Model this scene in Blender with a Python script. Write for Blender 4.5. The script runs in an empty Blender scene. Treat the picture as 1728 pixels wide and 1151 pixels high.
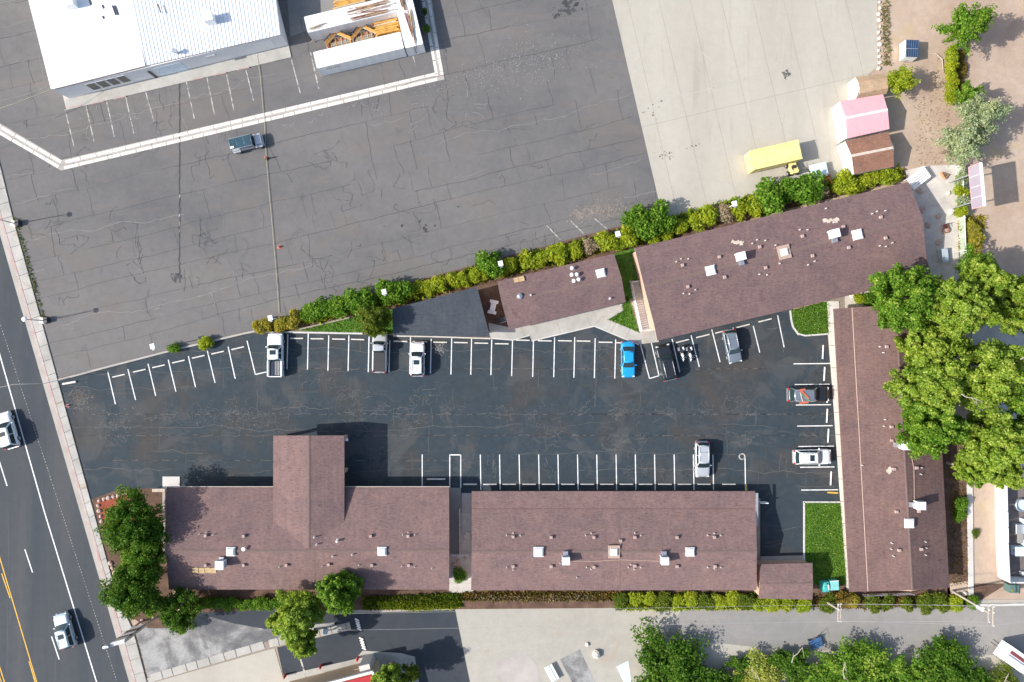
import bpy, math, random
import numpy as np
from mathutils import Vector
PI = math.pi
R = math.radians
random.seed(7)
sc = bpy.context.scene
C = sc.collection

# ------------------------------------------------------------------ camera, sky, sun, exposure
HC = 92.0                      # height of the drone
S = 12.5                       # ground pixels per metre of the photograph
CX, CY = 864.0, 575.5
cam_d = bpy.data.cameras.new('camera')
cam_d.lens = 36.0 * HC * S / 1728.0
cam_d.sensor_width = 36.0
cam_d.clip_start = 1.0
cam_d.clip_end = 5000.0
cam = bpy.data.objects.new('camera', cam_d)
cam.location = (0, 0, HC)
C.objects.link(cam)
sc.camera = cam

SUN_EL, SUN_AZ = 36.0, 12.0    # elevation; shadows run 12 degrees above +x
world = bpy.data.worlds.new('World')
sc.world = world
world.use_nodes = True
wn = world.node_tree.nodes
wl_ = world.node_tree.links
wn.clear()
sky = wn.new('ShaderNodeTexSky')
sky.sky_type = 'NISHITA'
sky.sun_disc = False
sky.sun_elevation = R(SUN_EL)
sky.sun_rotation = R(270 - SUN_AZ)
sky.air_density = 1.0
sky.dust_density = 2.0
bgn = wn.new('ShaderNodeBackground')
bgn.inputs[1].default_value = 0.15
won = wn.new('ShaderNodeOutputWorld')
wl_.new(sky.outputs[0], bgn.inputs[0])
wl_.new(bgn.outputs[0], won.inputs[0])

sun_d = bpy.data.lights.new('sun', 'SUN')
sun_d.energy = 4.25
sun_d.angle = R(0.6)
sun_d.color = (1.0, 0.955, 0.89)
sun = bpy.data.objects.new('sun', sun_d)
ce = math.cos(R(SUN_EL))
sdir = Vector((ce * math.cos(R(SUN_AZ)), ce * math.sin(R(SUN_AZ)), -math.sin(R(SUN_EL))))
sun.rotation_euler = sdir.to_track_quat('-Z', 'Y').to_euler()
sun.location = (-60, -20, 60)
C.objects.link(sun)
sc.view_settings.view_transform = 'Standard'
sc.view_settings.look = 'None'
sc.view_settings.gamma = 1.0
sc.view_settings.use_curve_mapping = False
sc.view_settings.exposure = 0.50
sc.render.engine = 'CYCLES'
sc.cycles.max_bounces = 6
sc.cycles.transparent_max_bounces = 6

# ------------------------------------------------------------------ helpers
def W(px, py, h=0.0):
    """point of the place seen at a pixel of the photograph, at height h"""
    k = (1 - h / HC) / S
    return Vector(((px - CX) * k, (CY - py) * k, h))

def rot2(x, y, a):
    c, s = math.cos(a), math.sin(a)
    return x * c - y * s, x * s + y * c

def origin_of(o):
    v = Vector((0, 0, 0))
    while o is not None:
        v += o.location
        o = o.parent
    return v

class MB:
    def __init__(self):
        self.v, self.f, self.m, self.sm = [], [], [], []
    def add(self, vs, fs, mi=0, smooth=False):
        n = len(self.v)
        self.v += [tuple(p) for p in vs]
        for i, f in enumerate(fs):
            self.f.append([n + k for k in f])
            self.m.append(mi[i] if isinstance(mi, list) else mi)
            self.sm.append(smooth)
        return self
    def box(self, cx, cy, cz, sx, sy, sz, rot=0.0, mi=0, taper=1.0):
        vs = []
        for z, k in ((-.5, 1.0), (.5, taper)):
            for x, y in ((-.5, -.5), (.5, -.5), (.5, .5), (-.5, .5)):
                a, b = rot2(x * sx * k, y * sy * k, rot)
                vs.append((cx + a, cy + b, cz + z * sz))
        return self.add(vs, [(3, 2, 1, 0), (4, 5, 6, 7), (0, 1, 5, 4), (1, 2, 6, 5), (2, 3, 7, 6), (3, 0, 4, 7)], mi)
    def prism(self, poly, z0, z1, mi=0, ms=None, bottom=False):
        n = len(poly)
        area = sum(poly[i][0] * poly[(i + 1) % n][1] - poly[(i + 1) % n][0] * poly[i][1] for i in range(n))
        if area < 0:
            poly = poly[::-1]
        vs = [(p[0], p[1], z0) for p in poly] + [(p[0], p[1], z1) for p in poly]
        fs = [tuple(range(n, 2 * n))] + [(i, (i + 1) % n, n + (i + 1) % n, n + i) for i in range(n)]
        mm = [mi] + [mi if ms is None else ms] * n
        if bottom:
            fs.append(tuple(range(n))[::-1]); mm.append(mi)
        return self.add(vs, fs, mm)
    def sheet(self, poly, z, mi=0):
        n = len(poly)
        area = sum(poly[i][0] * poly[(i + 1) % n][1] - poly[(i + 1) % n][0] * poly[i][1] for i in range(n))
        if area < 0:
            poly = poly[::-1]
        return self.add([(p[0], p[1], z) for p in poly], [tuple(range(n))], mi)
    def tube(self, pts, rad, n=6, mi=0, smooth=True):
        pts = [Vector(p) for p in pts]
        if not isinstance(rad, (list, tuple)):
            rad = [rad] * len(pts)
        vs, fs = [], []
        for i, p in enumerate(pts):
            d = (pts[min(i + 1, len(pts) - 1)] - pts[max(i - 1, 0)])
            d = d.normalized() if d.length > 1e-9 else Vector((0, 0, 1))
            a = d.cross(Vector((0, 0, 1)) if abs(d.z) < .9 else Vector((1, 0, 0))).normalized()
            b = d.cross(a)
            for k in range(n):
                t = 2 * PI * k / n
                vs.append(p + (a * math.cos(t) + b * math.sin(t)) * rad[i])
        for i in range(len(pts) - 1):
            for k in range(n):
                q = (k + 1) % n
                fs.append((i * n + k, i * n + q, (i + 1) * n + q, (i + 1) * n + k))
        self.add(vs, fs, mi, smooth)
        m = len(pts) - 1
        self.add([vs[k] for k in range(n)], [tuple(range(n))[::-1]], mi)
        self.add([vs[m * n + k] for k in range(n)], [tuple(range(n))], mi)
        return self
    def cyl(self, cx, cy, z0, z1, r, n=12, mi=0, r1=None):
        r1 = r if r1 is None else r1
        vs = [(cx + r * math.cos(2 * PI * k / n), cy + r * math.sin(2 * PI * k / n), z0) for k in range(n)]
        vs += [(cx + r1 * math.cos(2 * PI * k / n), cy + r1 * math.sin(2 * PI * k / n), z1) for k in range(n)]
        fs = [(k, (k + 1) % n, n + (k + 1) % n, n + k) for k in range(n)]
        self.add(vs, fs, mi, n > 8)
        return self.add(vs, [tuple(range(n, 2 * n)), tuple(range(n))[::-1]], mi)
    def ball(self, c, rx, ry, rz, nu=10, nv=6, mi=0, jit=0.0, rng=random):
        vs, fs = [], []
        for j in range(nv + 1):
            ph = PI * j / nv
            for i in range(nu):
                th = 2 * PI * i / nu
                k = 1 + rng.uniform(-jit, jit)
                vs.append((c[0] + rx * math.sin(ph) * math.cos(th) * k, c[1] + ry * math.sin(ph) * math.sin(th) * k, c[2] + rz * math.cos(ph) * k))
        for j in range(nv):
            for i in range(nu):
                q = (i + 1) % nu
                fs.append((j * nu + i, (j + 1) * nu + i, (j + 1) * nu + q, j * nu + q))
        return self.add(vs, fs, mi, jit == 0)
    def build(self, name, mats, parent=None, world=True, kind=None):
        if not isinstance(mats, (list, tuple)):
            mats = [mats]
        off = origin_of(parent) if (world and parent is not None) else Vector((0, 0, 0))
        me = bpy.data.meshes.new(name)
        me.from_pydata([(a - off.x, b - off.y, c - off.z) for a, b, c in self.v], [], self.f)
        for m in mats:
            me.materials.append(m)
        me.polygons.foreach_set('material_index', self.m)
        me.polygons.foreach_set('use_smooth', self.sm)
        me.update()
        o = bpy.data.objects.new(name, me)
        C.objects.link(o)
        if parent is not None:
            o.parent = parent
        if kind:
            o['kind'] = kind
        return o

def tag(o, label, cat, group=None):
    o['label'] = label
    o['category'] = cat
    if group:
        o['group'] = group
    return o

def thing(name, label, cat, loc=(0, 0, 0), rz=0.0, group=None):
    o = bpy.data.objects.new(name, None)
    o.empty_display_size = 0.2
    o.location = loc
    o.rotation_euler = (0, 0, rz)
    C.objects.link(o)
    return tag(o, label, cat, group)

def kids(o):
    return [c for c in bpy.data.objects if c.parent == o]

def copy_tree(o, tree, parent=None):
    c = o.copy()
    C.objects.link(c)
    if parent is not None:
        c.parent = parent
    for ch in tree.get(o.name, []):
        copy_tree(ch, tree, c)
    return c

def tree_of(root):
    t, todo = {}, [root]
    allo = list(bpy.data.objects)
    while todo:
        o = todo.pop()
        ch = [c for c in allo if c.parent == o]
        t[o.name] = ch
        todo += ch
    return t

ORD = ['first', 'second', 'third', 'fourth', 'fifth', 'sixth', 'seventh', 'eighth', 'ninth', 'tenth', 'eleventh', 'twelfth',
       'thirteenth', 'fourteenth', 'fifteenth', 'sixteenth', 'seventeenth', 'eighteenth']

def P(*pts, h=0.0):
    return [tuple(W(x, y, h))[:2] for x, y in pts]

def clip_poly(poly, quad):
    """Sutherland-Hodgman: poly cut by a convex counter-clockwise polygon"""
    out = poly
    n = len(quad)
    for i in range(n):
        a, b = quad[i], quad[(i + 1) % n]
        def side(p): return (b[0] - a[0]) * (p[1] - a[1]) - (b[1] - a[1]) * (p[0] - a[0])
        res = []
        for j in range(len(out)):
            p, q = out[j], out[(j + 1) % len(out)]
            sp, sq = side(p), side(q)
            if sp >= 0:
                res.append(p)
            if sp * sq < 0:
                t = sp / (sp - sq)
                res.append((p[0] + t * (q[0] - p[0]), p[1] + t * (q[1] - p[1])))
        out = res
        if len(out) < 3:
            return []
    return out

def inside(p, poly):
    c = False
    j = len(poly) - 1
    for i in range(len(poly)):
        if (poly[i][1] > p[1]) != (poly[j][1] > p[1]) and p[0] < (poly[j][0] - poly[i][0]) * (p[1] - poly[i][1]) / (poly[j][1] - poly[i][1]) + poly[i][0]:
            c = not c
        j = i
    return c

# ------------------------------------------------------------------ materials
def nodes_of(name):
    m = bpy.data.materials.new(name)
    m.use_nodes = True
    nt = m.node_tree
    nt.nodes.clear()
    out = nt.nodes.new('ShaderNodeOutputMaterial')
    b = nt.nodes.new('ShaderNodeBsdfPrincipled')
    nt.links.new(b.outputs[0], out.inputs[0])
    return m, nt, b, out

def N(nt, t, **kw):
    n = nt.nodes.new(t)
    for k, v in kw.items():
        setattr(n, k, v)
    return n

def ramp(nt, fac, stops):
    r = N(nt, 'ShaderNodeValToRGB')
    el = r.color_ramp.elements
    while len(el) < len(stops):
        el.new(0.5)
    for e, (p, c) in zip(el, stops):
        e.position = p
        e.color = (*c, 1) if len(c) == 3 else c
    nt.links.new(fac, r.inputs[0])
    return r.outputs[0]

def g3(v): return (v, v, v)

def mixc(nt, fac, a, b, mode='MIX'):
    m = N(nt, 'ShaderNodeMix', data_type='RGBA', blend_type=mode)
    for sock, val in ((m.inputs[0], fac), (m.inputs[6], a), (m.inputs[7], b)):
        if hasattr(val, 'is_output'):
            nt.links.new(val, sock)
        elif isinstance(val, (int, float)):
            sock.default_value = val
        else:
            sock.default_value = (*val, 1)
    return m.outputs[2]

def noise(nt, vec, scale, detail=5.0, rough=0.55, dist=0.0):
    n = N(nt, 'ShaderNodeTexNoise')
    n.inputs['Scale'].default_value = scale
    n.inputs['Detail'].default_value = detail
    n.inputs['Roughness'].default_value = rough
    n.inputs['Distortion'].default_value = dist
    nt.links.new(vec, n.inputs['Vector'])
    return n.outputs['Fac']

def wpos(nt, rz=0.0, sc_=(1, 1, 1)):
    g = N(nt, 'ShaderNodeNewGeometry')
    mp = N(nt, 'ShaderNodeMapping')
    mp.inputs['Rotation'].default_value = (0, 0, rz)
    mp.inputs['Scale'].default_value = sc_
    nt.links.new(g.outputs['Position'], mp.inputs['Vector'])
    return mp.outputs[0]

def lpos(nt, sc_=(1, 1, 1)):
    g = N(nt, 'ShaderNodeTexCoord')
    mp = N(nt, 'ShaderNodeMapping')
    mp.inputs['Scale'].default_value = sc_
    nt.links.new(g.outputs['Object'], mp.inputs['Vector'])
    return mp.outputs[0]

def bump(nt, b, h, strength=0.3, dist=0.05):
    n = N(nt, 'ShaderNodeBump')
    n.inputs['Strength'].default_value = strength
    n.inputs['Distance'].default_value = dist
    nt.links.new(h, n.inputs['Height'])
    nt.links.new(n.outputs[0], b.inputs['Normal'])

def plain(name, col, rough=0.6, metal=0.0, var=0.12, scale=3.0, coat=0.0, spec=0.5):
    m, nt, b, _ = nodes_of(name)
    v = lpos(nt)
    n = noise(nt, v, scale, 4)
    c = ramp(nt, n, [(0.3, tuple(x * (1 - var) for x in col)), (0.7, tuple(min(1, x * (1 + var)) for x in col))])
    nt.links.new(c, b.inputs['Base Color'])
    b.inputs['Roughness'].default_value = rough
    b.inputs['Metallic'].default_value = metal
    b.inputs['Coat Weight'].default_value = coat
    b.inputs['Specular IOR Level'].default_value = spec
    return m

def ground_mat(name, cols, scale=0.15, fine=0.25, fscale=6.0, rough=0.9, stretch=(1, 1, 1), rz=0.0, spots=None, streak=None, bmp=0.25, web=None):
    """cols: ramp stops of the large noise; spots: (colour, scale, threshold, amount); streak: (colour, stretch, threshold, amount)"""
    m, nt, b, _ = nodes_of(name)
    v = wpos(nt, rz, stretch)
    c = ramp(nt, noise(nt, v, scale, 6, 0.6, 0.4), cols)
    fine_n = noise(nt, wpos(nt), fscale, 6, 0.75)
    f = ramp(nt, fine_n, [(0.25, g3(1 - fine)), (0.75, g3(1 + fine))])
    c = mixc(nt, 1.0, c, f, 'MULTIPLY')
    mid = ramp(nt, noise(nt, wpos(nt), 0.9, 5, 0.6, 0.6), [(0.3, g3(1 - fine * .6)), (0.7, g3(1 + fine * .6))])
    c = mixc(nt, 1.0, c, mid, 'MULTIPLY')
    for sp in (spots or []):
        k = ramp(nt, noise(nt, wpos(nt), sp[1], 4, 0.6, 0.8), [(sp[2], g3(0)), (sp[2] + 0.07, g3(sp[3]))])
        c = mixc(nt, k, c, sp[0])
    for st in (streak or []):
        k = ramp(nt, noise(nt, wpos(nt, rz, st[1]), 1.0, 6, 0.65, 0.5), [(st[2], g3(0)), (st[2] + 0.12, g3(st[3]))])
        c = mixc(nt, k, c, st[0])
    if web:
        vo = N(nt, 'ShaderNodeTexVoronoi', feature='DISTANCE_TO_EDGE')
        vo.inputs['Scale'].default_value = web[1]
        wv = N(nt, 'ShaderNodeVectorMath', operation='ADD')
        wn_ = N(nt, 'ShaderNodeTexNoise')
        wn_.inputs['Scale'].default_value = 1.6
        nt.links.new(wpos(nt), wn_.inputs['Vector'])
        sc2 = N(nt, 'ShaderNodeVectorMath', operation='SCALE')
        sc2.inputs['Scale'].default_value = .7
        nt.links.new(wn_.outputs['Color'], sc2.inputs[0])
        nt.links.new(wpos(nt), wv.inputs[0])
        nt.links.new(sc2.outputs[0], wv.inputs[1])
        nt.links.new(wv.outputs[0], vo.inputs['Vector'])
        e = ramp(nt, vo.outputs['Distance'], [(web[2] * .5, g3(1)), (web[2] * 1.5, g3(0))])
        msk = ramp(nt, noise(nt, wpos(nt, 0, (1, 2.2, 1)), .13, 5, .7), [(.53, g3(0)), (.66, g3(web[3]))])
        c = mixc(nt, mixc(nt, 1.0, e, msk, 'MULTIPLY'), c, web[0])
    nt.links.new(c, b.inputs['Base Color'])
    b.inputs['Roughness'].default_value = rough
    b.inputs['Specular IOR Level'].default_value = 0.25
    if bmp:
        bump(nt, b, fine_n, bmp, 0.03)
    return m

def roof_mat(name, dark, light, rz=0.0):
    m, nt, b, _ = nodes_of(name)
    c = ramp(nt, noise(nt, wpos(nt), 0.30, 6, 0.65, 0.8), [(0.3, tuple(x * k for x, k in zip(light, (.78, .80, .86)))), (0.7, tuple(x * k for x, k in zip(light, (1.10, 1.06, 1.03))))])
    n2 = noise(nt, wpos(nt, rz, (1.6, 5.0, 1.6)), 1.3, 5, 0.8)
    f = ramp(nt, n2, [(0.30, tuple(d / l for d, l in zip(dark, light))), (0.55, g3(1.0)), (0.8, g3(1.12))])
    c = mixc(nt, 1.0, c, f, 'MULTIPLY')
    n3 = noise(nt, wpos(nt), 9.0, 3, 0.8)
    c = mixc(nt, 1.0, c, ramp(nt, n3, [(0.3, g3(.92)), (0.7, g3(1.08))]), 'MULTIPLY')
    n4 = noise(nt, wpos(nt, rz, (3.2, .22, 3.2)), 1.0, 4, 0.6)
    c = mixc(nt, 1.0, c, ramp(nt, n4, [(0.3, g3(.90)), (0.7, g3(1.08))]), 'MULTIPLY')
    st = ramp(nt, noise(nt, wpos(nt), 0.35, 5, 0.6, 1.5), [(0.6, g3(0)), (0.75, g3(.35))])
    c = mixc(nt, st, c, tuple(x * .7 for x in dark))
    nt.links.new(c, b.inputs['Base Color'])
    b.inputs['Roughness'].default_value = 0.95
    b.inputs['Specular IOR Level'].default_value = 0.15
    bump(nt, b, n2, 0.35, 0.04)
    return m

def leaf_mat(name, c0, c1, c2=None, trans=0.3):
    m, nt, b, out = nodes_of(name)
    g = N(nt, 'ShaderNodeNewGeometry')
    stops = [(0.0, c0), (0.75, c1), (1.0, c2 or c1)]
    c = ramp(nt, g.outputs['Random Per Island'], stops)
    big = ramp(nt, noise(nt, wpos(nt), 0.45, 3), [(0.3, (0.82, 0.92, 0.9)), (0.7, (1.16, 1.06, 1.0))])
    c = mixc(nt, 1.0, c, big, 'MULTIPLY')
    nt.links.new(c, b.inputs['Base Color'])
    b.inputs['Roughness'].default_value = 0.7
    b.inputs['Specular IOR Level'].default_value = 0.10
    t = N(nt, 'ShaderNodeBsdfTranslucent')
    nt.links.new(mixc(nt, 1.0, c, (1.1, 1.15, 0.7), 'MULTIPLY'), t.inputs[0])
    mx = N(nt, 'ShaderNodeMixShader')
    mx.inputs[0].default_value = trans
    nt.links.new(b.outputs[0], mx.inputs[1])
    nt.links.new(t.outputs[0], mx.inputs[2])
    nt.links.new(mx.outputs[0], out.inputs[0])
    return m

TH = R(13.5)      # the northern half of the block is turned by this much
M = {}
M['dirt'] = ground_mat('dirt', [(0.25, (.345, .235, .175)), (0.5, (.42, .318, .242)), (0.75, (.48, .385, .305))], 0.09, 0.13, 5,
                       spots=[((.45, .34, .19), 0.25, 0.58, .5)])
M['old_asphalt'] = ground_mat('old_asphalt', [(0.30, (.108, .109, .113)), (0.5, (.150, .144, .141)), (0.70, (.182, .170, .160))], 0.045, 0.12, 9, 0.9,
                              rz=-TH, stretch=(0.7, 1.5, 1), spots=[((.095, .095, .105), 0.5, 0.69, .35), ((.165, .146, .132), 0.11, 0.54, .45), ((.095, .098, .106), 0.3, 0.63, .4)],
                              streak=[((.26, .25, .24), (0.25, 0.9, 1), 0.68, .35), ((.185, .155, .14), (0.08, 0.3, 1), 0.56, .5)])
M['dark_asphalt'] = ground_mat('dark_asphalt', [(0.30, (.030, .046, .060)), (0.5, (.037, .050, .060)), (0.68, (.058, .054, .051))], 0.10, 0.2, 9, 0.85, web=((.098, .096, .093), 1.15, .04, .5),
                               spots=[((.085, .085, .086), 0.8, 0.66, .5), ((.072, .063, .055), 0.20, 0.58, .35), ((.080, .082, .083), 0.17, 0.55, .5)],
                               streak=[((.10, .10, .10), (0.2, 0.9, 1), 0.60, .5)])
M['road_asphalt'] = ground_mat('road_asphalt', [(0.3, (.046, .056, .068)), (0.5, (.060, .067, .075)), (0.75, (.084, .085, .087))], 0.25, 0.10, 9, 0.85,
                               rz=R(-16.1), stretch=(1.1, 0.06, 1), streak=[((.12, .12, .122), (1.5, 0.05, 1), 0.60, .4)])
M['new_asphalt'] = ground_mat('new_asphalt', [(0.3, (.038, .047, .060)), (0.7, (.055, .060, .068))], 0.12, 0.12, 9, 0.85, spots=[((.03, .036, .046), 0.3, 0.6, .5)])
M['worn_asphalt'] = ground_mat('worn_asphalt', [(0.38, (.13, .13, .135)), (0.48, (.20, .196, .19)), (0.56, (.33, .325, .312))], 0.22, 0.25, 4, 0.9, bmp=.4)
M['lot_concrete'] = ground_mat('lot_concrete', [(0.3, (.39, .36, .305)), (0.7, (.455, .425, .365))], 0.08, 0.06, 6, 0.9, rz=R(13.9), stretch=(1.6, .35, 1),
                               spots=[((.25, .24, .23), 0.35, 0.735, .35)], streak=[((.34, .30, .25), (0.7, 0.06, 1), 0.56, .5)])
M['walk_concrete'] = ground_mat('walk_concrete', [(0.3, (.34, .325, .295)), (0.7, (.48, .46, .42))], 0.25, 0.10, 6, 0.9, spots=[((.36, .28, .18), 0.45, 0.6, .45)])
M['pale_concrete'] = ground_mat('pale_concrete', [(0.3, (.52, .50, .465)), (0.7, (.62, .60, .56))], 0.3, 0.08, 6, 0.9)
M['white_concrete'] = ground_mat('white_concrete', [(0.3, (.62, .57, .51)), (0.7, (.78, .74, .68))], 0.4, 0.08, 6, 0.9)
M['gutter_concrete'] = ground_mat('gutter_concrete', [(0.3, (.36, .325, .29)), (0.7, (.45, .415, .375))], 0.3, 0.10, 6, 0.9)
M['red_curb'] = ground_mat('red_curb', [(0.45, (.46, .39, .355)), (0.66, (.46, .27, .255))], 0.5, 0.12, 6, 0.8)
M['alley_gravel'] = ground_mat('alley_gravel', [(0.3, (.35, .325, .28)), (0.7, (.43, .405, .345))], 0.08, 0.10, 7, 0.95, stretch=(.5, 1.6, 1),
                               spots=[((.40, .30, .22), 0.2, 0.6, .4)])
M['alley_asphalt'] = ground_mat('alley_asphalt', [(0.3, (.225, .22, .21)), (0.7, (.305, .285, .262))], 0.1, 0.10, 7, 0.95, stretch=(.4, 1.6, 1))
M['yard_gravel'] = ground_mat('yard_gravel', [(0.3, (.48, .44, .40)), (0.7, (.58, .54, .49))], 0.3, 0.2, 8, 0.95)
M['mulch'] = ground_mat('mulch', [(0.3, (.085, .052, .038)), (0.55, (.14, .085, .06)), (0.75, (.19, .12, .085))], 0.5, 0.35, 6, 0.95)
M['red_mulch'] = ground_mat('red_mulch', [(0.3, (.22, .05, .03)), (0.7, (.33, .09, .05))], 0.8, 0.35, 6, 0.95)
M['sand'] = ground_mat('sand', [(0.3, (.45, .33, .24)), (0.7, (.55, .43, .33))], 0.3, 0.15, 6, 0.95)
M['lawn'] = ground_mat('lawn', [(0.3, (.045, .115, .016)), (0.55, (.085, .175, .024)), (0.75, (.18, .22, .05))], 0.5, 0.35, 7, 0.95)
M['white_paint'] = ground_mat('white_paint', [(0.26, (.22, .22, .22)), (0.36, (.62, .62, .61)), (0.6, (.80, .80, .79))], 1.6, 0.08, 8, 0.7)
M['worn_paint'] = ground_mat('worn_paint', [(0.42, (.19, .185, .18)), (0.58, (.52, .49, .44))], 1.4, 0.1, 8, 0.8)
M['yellow_paint'] = ground_mat('yellow_paint', [(0.3, (.62, .34, .03)), (0.6, (.75, .46, .07))], 1.0, 0.08, 8, 0.7)
M['red_paint'] = plain('red_paint', (.42, .03, .035), 0.4)
M['crack_dark'] = plain('crack_dark', (.058, .058, .062), 0.9, scale=1.0, var=.4)
M['crack_pale'] = plain('crack_pale', (.105, .103, .099), 0.95, scale=1.0, var=.3)
M['oil'] = plain('oil', (.026, .028, .032), 0.7, scale=2, var=.3)
M['dirt_fleck'] = plain('dirt_fleck', (.11, .085, .065), 0.95)
M['crack_faint'] = plain('crack_faint', (.24, .23, .22), 0.95, scale=1.0, var=.2)
M['crack_light'] = plain('crack_light', (.36, .345, .33), 0.95, scale=1.0, var=.25)
M['joint'] = plain('joint', (.27, .225, .18), 0.95)
M['crack_sand'] = plain('crack_sand', (.225, .19, .16), 0.95, scale=1.0, var=.2)
M['wheel_stop'] = plain('wheel_stop', (.66, .63, .58), 0.85, scale=5, var=.12)
M['shingle'] = roof_mat('shingle', (.132, .082, .076), (.228, .154, .142))
M['shingle_skew'] = roof_mat('shingle_skew', (.118, .074, .072), (.198, .134, .128), -TH)
M['shingle_east'] = roof_mat('shingle_east', (.102, .061, .056), (.180, .117, .105), R(90))
M['slate'] = roof_mat('slate', (.042, .052, .062), (.072, .083, .096))
M['shed_brown'] = roof_mat('shed_brown', (.17, .085, .055), (.30, .165, .115), -TH)
M['shed_tan'] = roof_mat('shed_tan', (.36, .24, .14), (.50, .36, .23), -TH)
M['ridge'] = plain('ridge', (.165, .112, .10), 0.95)
M['flashing'] = plain('flashing', (.42, .30, .24), 0.7)
M['fascia'] = plain('fascia', (.52, .42, .35), 0.7)
M['fascia_dark'] = plain('fascia_dark', (.16, .09, .075), 0.8)
M['stucco'] = plain('stucco', (.52, .36, .26), 0.9, var=.08)
M['wall_white'] = plain('wall_white', (.78, .77, .74), 0.85, var=.05)
M['wall_grey'] = plain('wall_grey', (.72, .71, .715), 0.85, var=.06)
M['white_roof'] = plain('white_roof', (.83, .83, .82), 0.7, var=.02, scale=.3)
M['metal_roof'] = plain('metal_roof', (.72, .745, .77), 0.5, var=.06, scale=.6)
M['white_metal'] = plain('white_metal', (.80, .80, .79), 0.45, var=.04)
M['grey_metal'] = plain('grey_metal', (.40, .42, .44), 0.45, 0.4)
M['dark_metal'] = plain('dark_metal', (.05, .05, .055), 0.5, 0.3)
M['steel'] = plain('steel', (.55, .57, .60), 0.35, 0.7)
M['vent_tan'] = plain('vent_tan', (.41, .30, .27), 0.7)
M['white_box'] = plain('white_box', (.82, .82, .81), 0.5, var=.03)
M['glass'] = plain('glass', (.018, .035, .042), 0.06, var=.1, spec=.8)
M['pale_green'] = plain('pale_green', (.40, .46, .36), .7)
M['sign_glass'] = plain('sign_glass', (.33, .29, .35), 0.25, var=.04)
M['rubber'] = plain('rubber', (.022, .022, .024), 0.8)
M['black_plastic'] = plain('black_plastic', (.03, .03, .032), 0.6)
M['wood_grey'] = plain('wood_grey', (.30, .26, .21), 0.85)
M['wood_orange'] = plain('wood_orange', (.62, .32, .07), 0.8, scale=1.2, var=.3)
M['wood_tan'] = plain('wood_tan', (.52, .40, .24), 0.85, scale=2, var=.15)
M['plywood'] = plain('plywood', (.46, .33, .17), 0.85, scale=4, var=.2)
M['rust'] = plain('rust', (.26, .12, .07), 0.8, scale=1.5, var=.4)
M['bark'] = plain('bark', (.17, .13, .10), 0.95, scale=6, var=.3)
M['bark_pale'] = plain('bark_pale', (.42, .37, .31), 0.95, scale=6, var=.2)
M['stone_pink'] = plain('stone_pink', (.50, .37, .31), 0.9, scale=4, var=.2)
M['stone_white'] = plain('stone_white', (.62, .56, .48), 0.9, scale=4, var=.2)
M['pink_roof'] = plain('pink_roof', (.76, .38, .41), 0.55, var=.05, scale=.8)
M['yellow_body'] = plain('yellow_body', (.80, .67, .27), 0.5, var=.08, scale=1)
M['orange_body'] = plain('orange_body', (.62, .18, .03), 0.5)
M['teal'] = plain('teal', (.06, .40, .36), 0.5)
M['teal_light'] = plain('teal_light', (.22, .56, .52), 0.5)
M['dumpster'] = plain('dumpster', (.10, .17, .15), 0.6)
M['solar'] = plain('solar', (.025, .055, .12), 0.15, var=.2)
M['blue_bench'] = plain('blue_bench', (.05, .13, .30), 0.5)
M['pipe_white'] = plain('pipe_white', (.56, .53, .50), 0.6)
M['wire'] = plain('wire', (.48, .47, .44), 0.6)
M['rope'] = plain('rope', (.52, .48, .30), 0.7)
M['cone'] = plain('cone', (.72, .13, .05), 0.6)
M['light_blue'] = plain('light_blue', (.60, .71, .78), 0.5)
M['roof_gravel'] = ground_mat('roof_gravel', [(0.3, (.15, .125, .12)), (0.7, (.21, .18, .17))], 0.4, 0.2, 7, 0.95)
M['sealant'] = plain('sealant', (.56, .47, .39), 0.9, var=.15)
M['cloth_pink'] = plain('cloth_pink', (.60, .36, .38), .7)
M['cloth_red'] = plain('cloth_red', (.52, .12, .07), 0.9)
M['cloth_green'] = plain('cloth_green', (.10, .30, .18), 0.9)
def paint(name, col, metal=0.0, rough=0.32):
    return plain(name, col, rough, metal, var=.04, scale=1.5, coat=0.6)
M['car_white'] = paint('car_white', (.80, .81, .81))
M['car_silver'] = paint('car_silver', (.52, .54, .56), .3)
M['car_grey'] = paint('car_grey', (.20, .23, .27), .3)
M['car_black'] = paint('car_black', (.018, .020, .024))
M['car_blue'] = paint('car_blue', (.015, .33, .66), .1)
M['car_ice'] = paint('car_ice', (.50, .60, .65), .2)
M['lamp_red'] = plain('lamp_red', (.45, .02, .02), 0.2)
M['lamp_clear'] = plain('lamp_clear', (.72, .74, .75), 0.15)
M['leaf_lime'] = leaf_mat('leaf_lime', (.19, .235, .010), (.41, .49, .030), (.53, .57, .13), .48)
M['leaf_green'] = leaf_mat('leaf_green', (.068, .155, .012), (.165, .315, .030), (.30, .43, .08), .45)
M['leaf_dark'] = leaf_mat('leaf_dark', (.038, .100, .008), (.090, .190, .018), (.20, .30, .06), .42)
M['leaf_gold'] = leaf_mat('leaf_gold', (.24, .21, .012), (.42, .36, .045), (.54, .46, .17), .4)
M['leaf_olive'] = leaf_mat('leaf_olive', (.075, .110, .010), (.145, .200, .022), (.24, .29, .06), .40)
M['leaf_cotton'] = leaf_mat('leaf_cotton', (.095, .185, .016), (.285, .40, .045), (.47, .54, .14), .47)
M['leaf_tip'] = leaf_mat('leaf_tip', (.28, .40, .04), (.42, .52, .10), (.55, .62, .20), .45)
M['leaf_silver'] = leaf_mat('leaf_silver', (.20, .25, .12), (.36, .42, .24), (.48, .52, .36))
M['leaf_dry'] = leaf_mat('leaf_dry', (.26, .19, .12), (.38, .30, .20), (.46, .38, .28))
M['leaf_rust'] = leaf_mat('leaf_rust', (.11, .080, .015), (.22, .155, .03), (.29, .22, .05))
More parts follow.
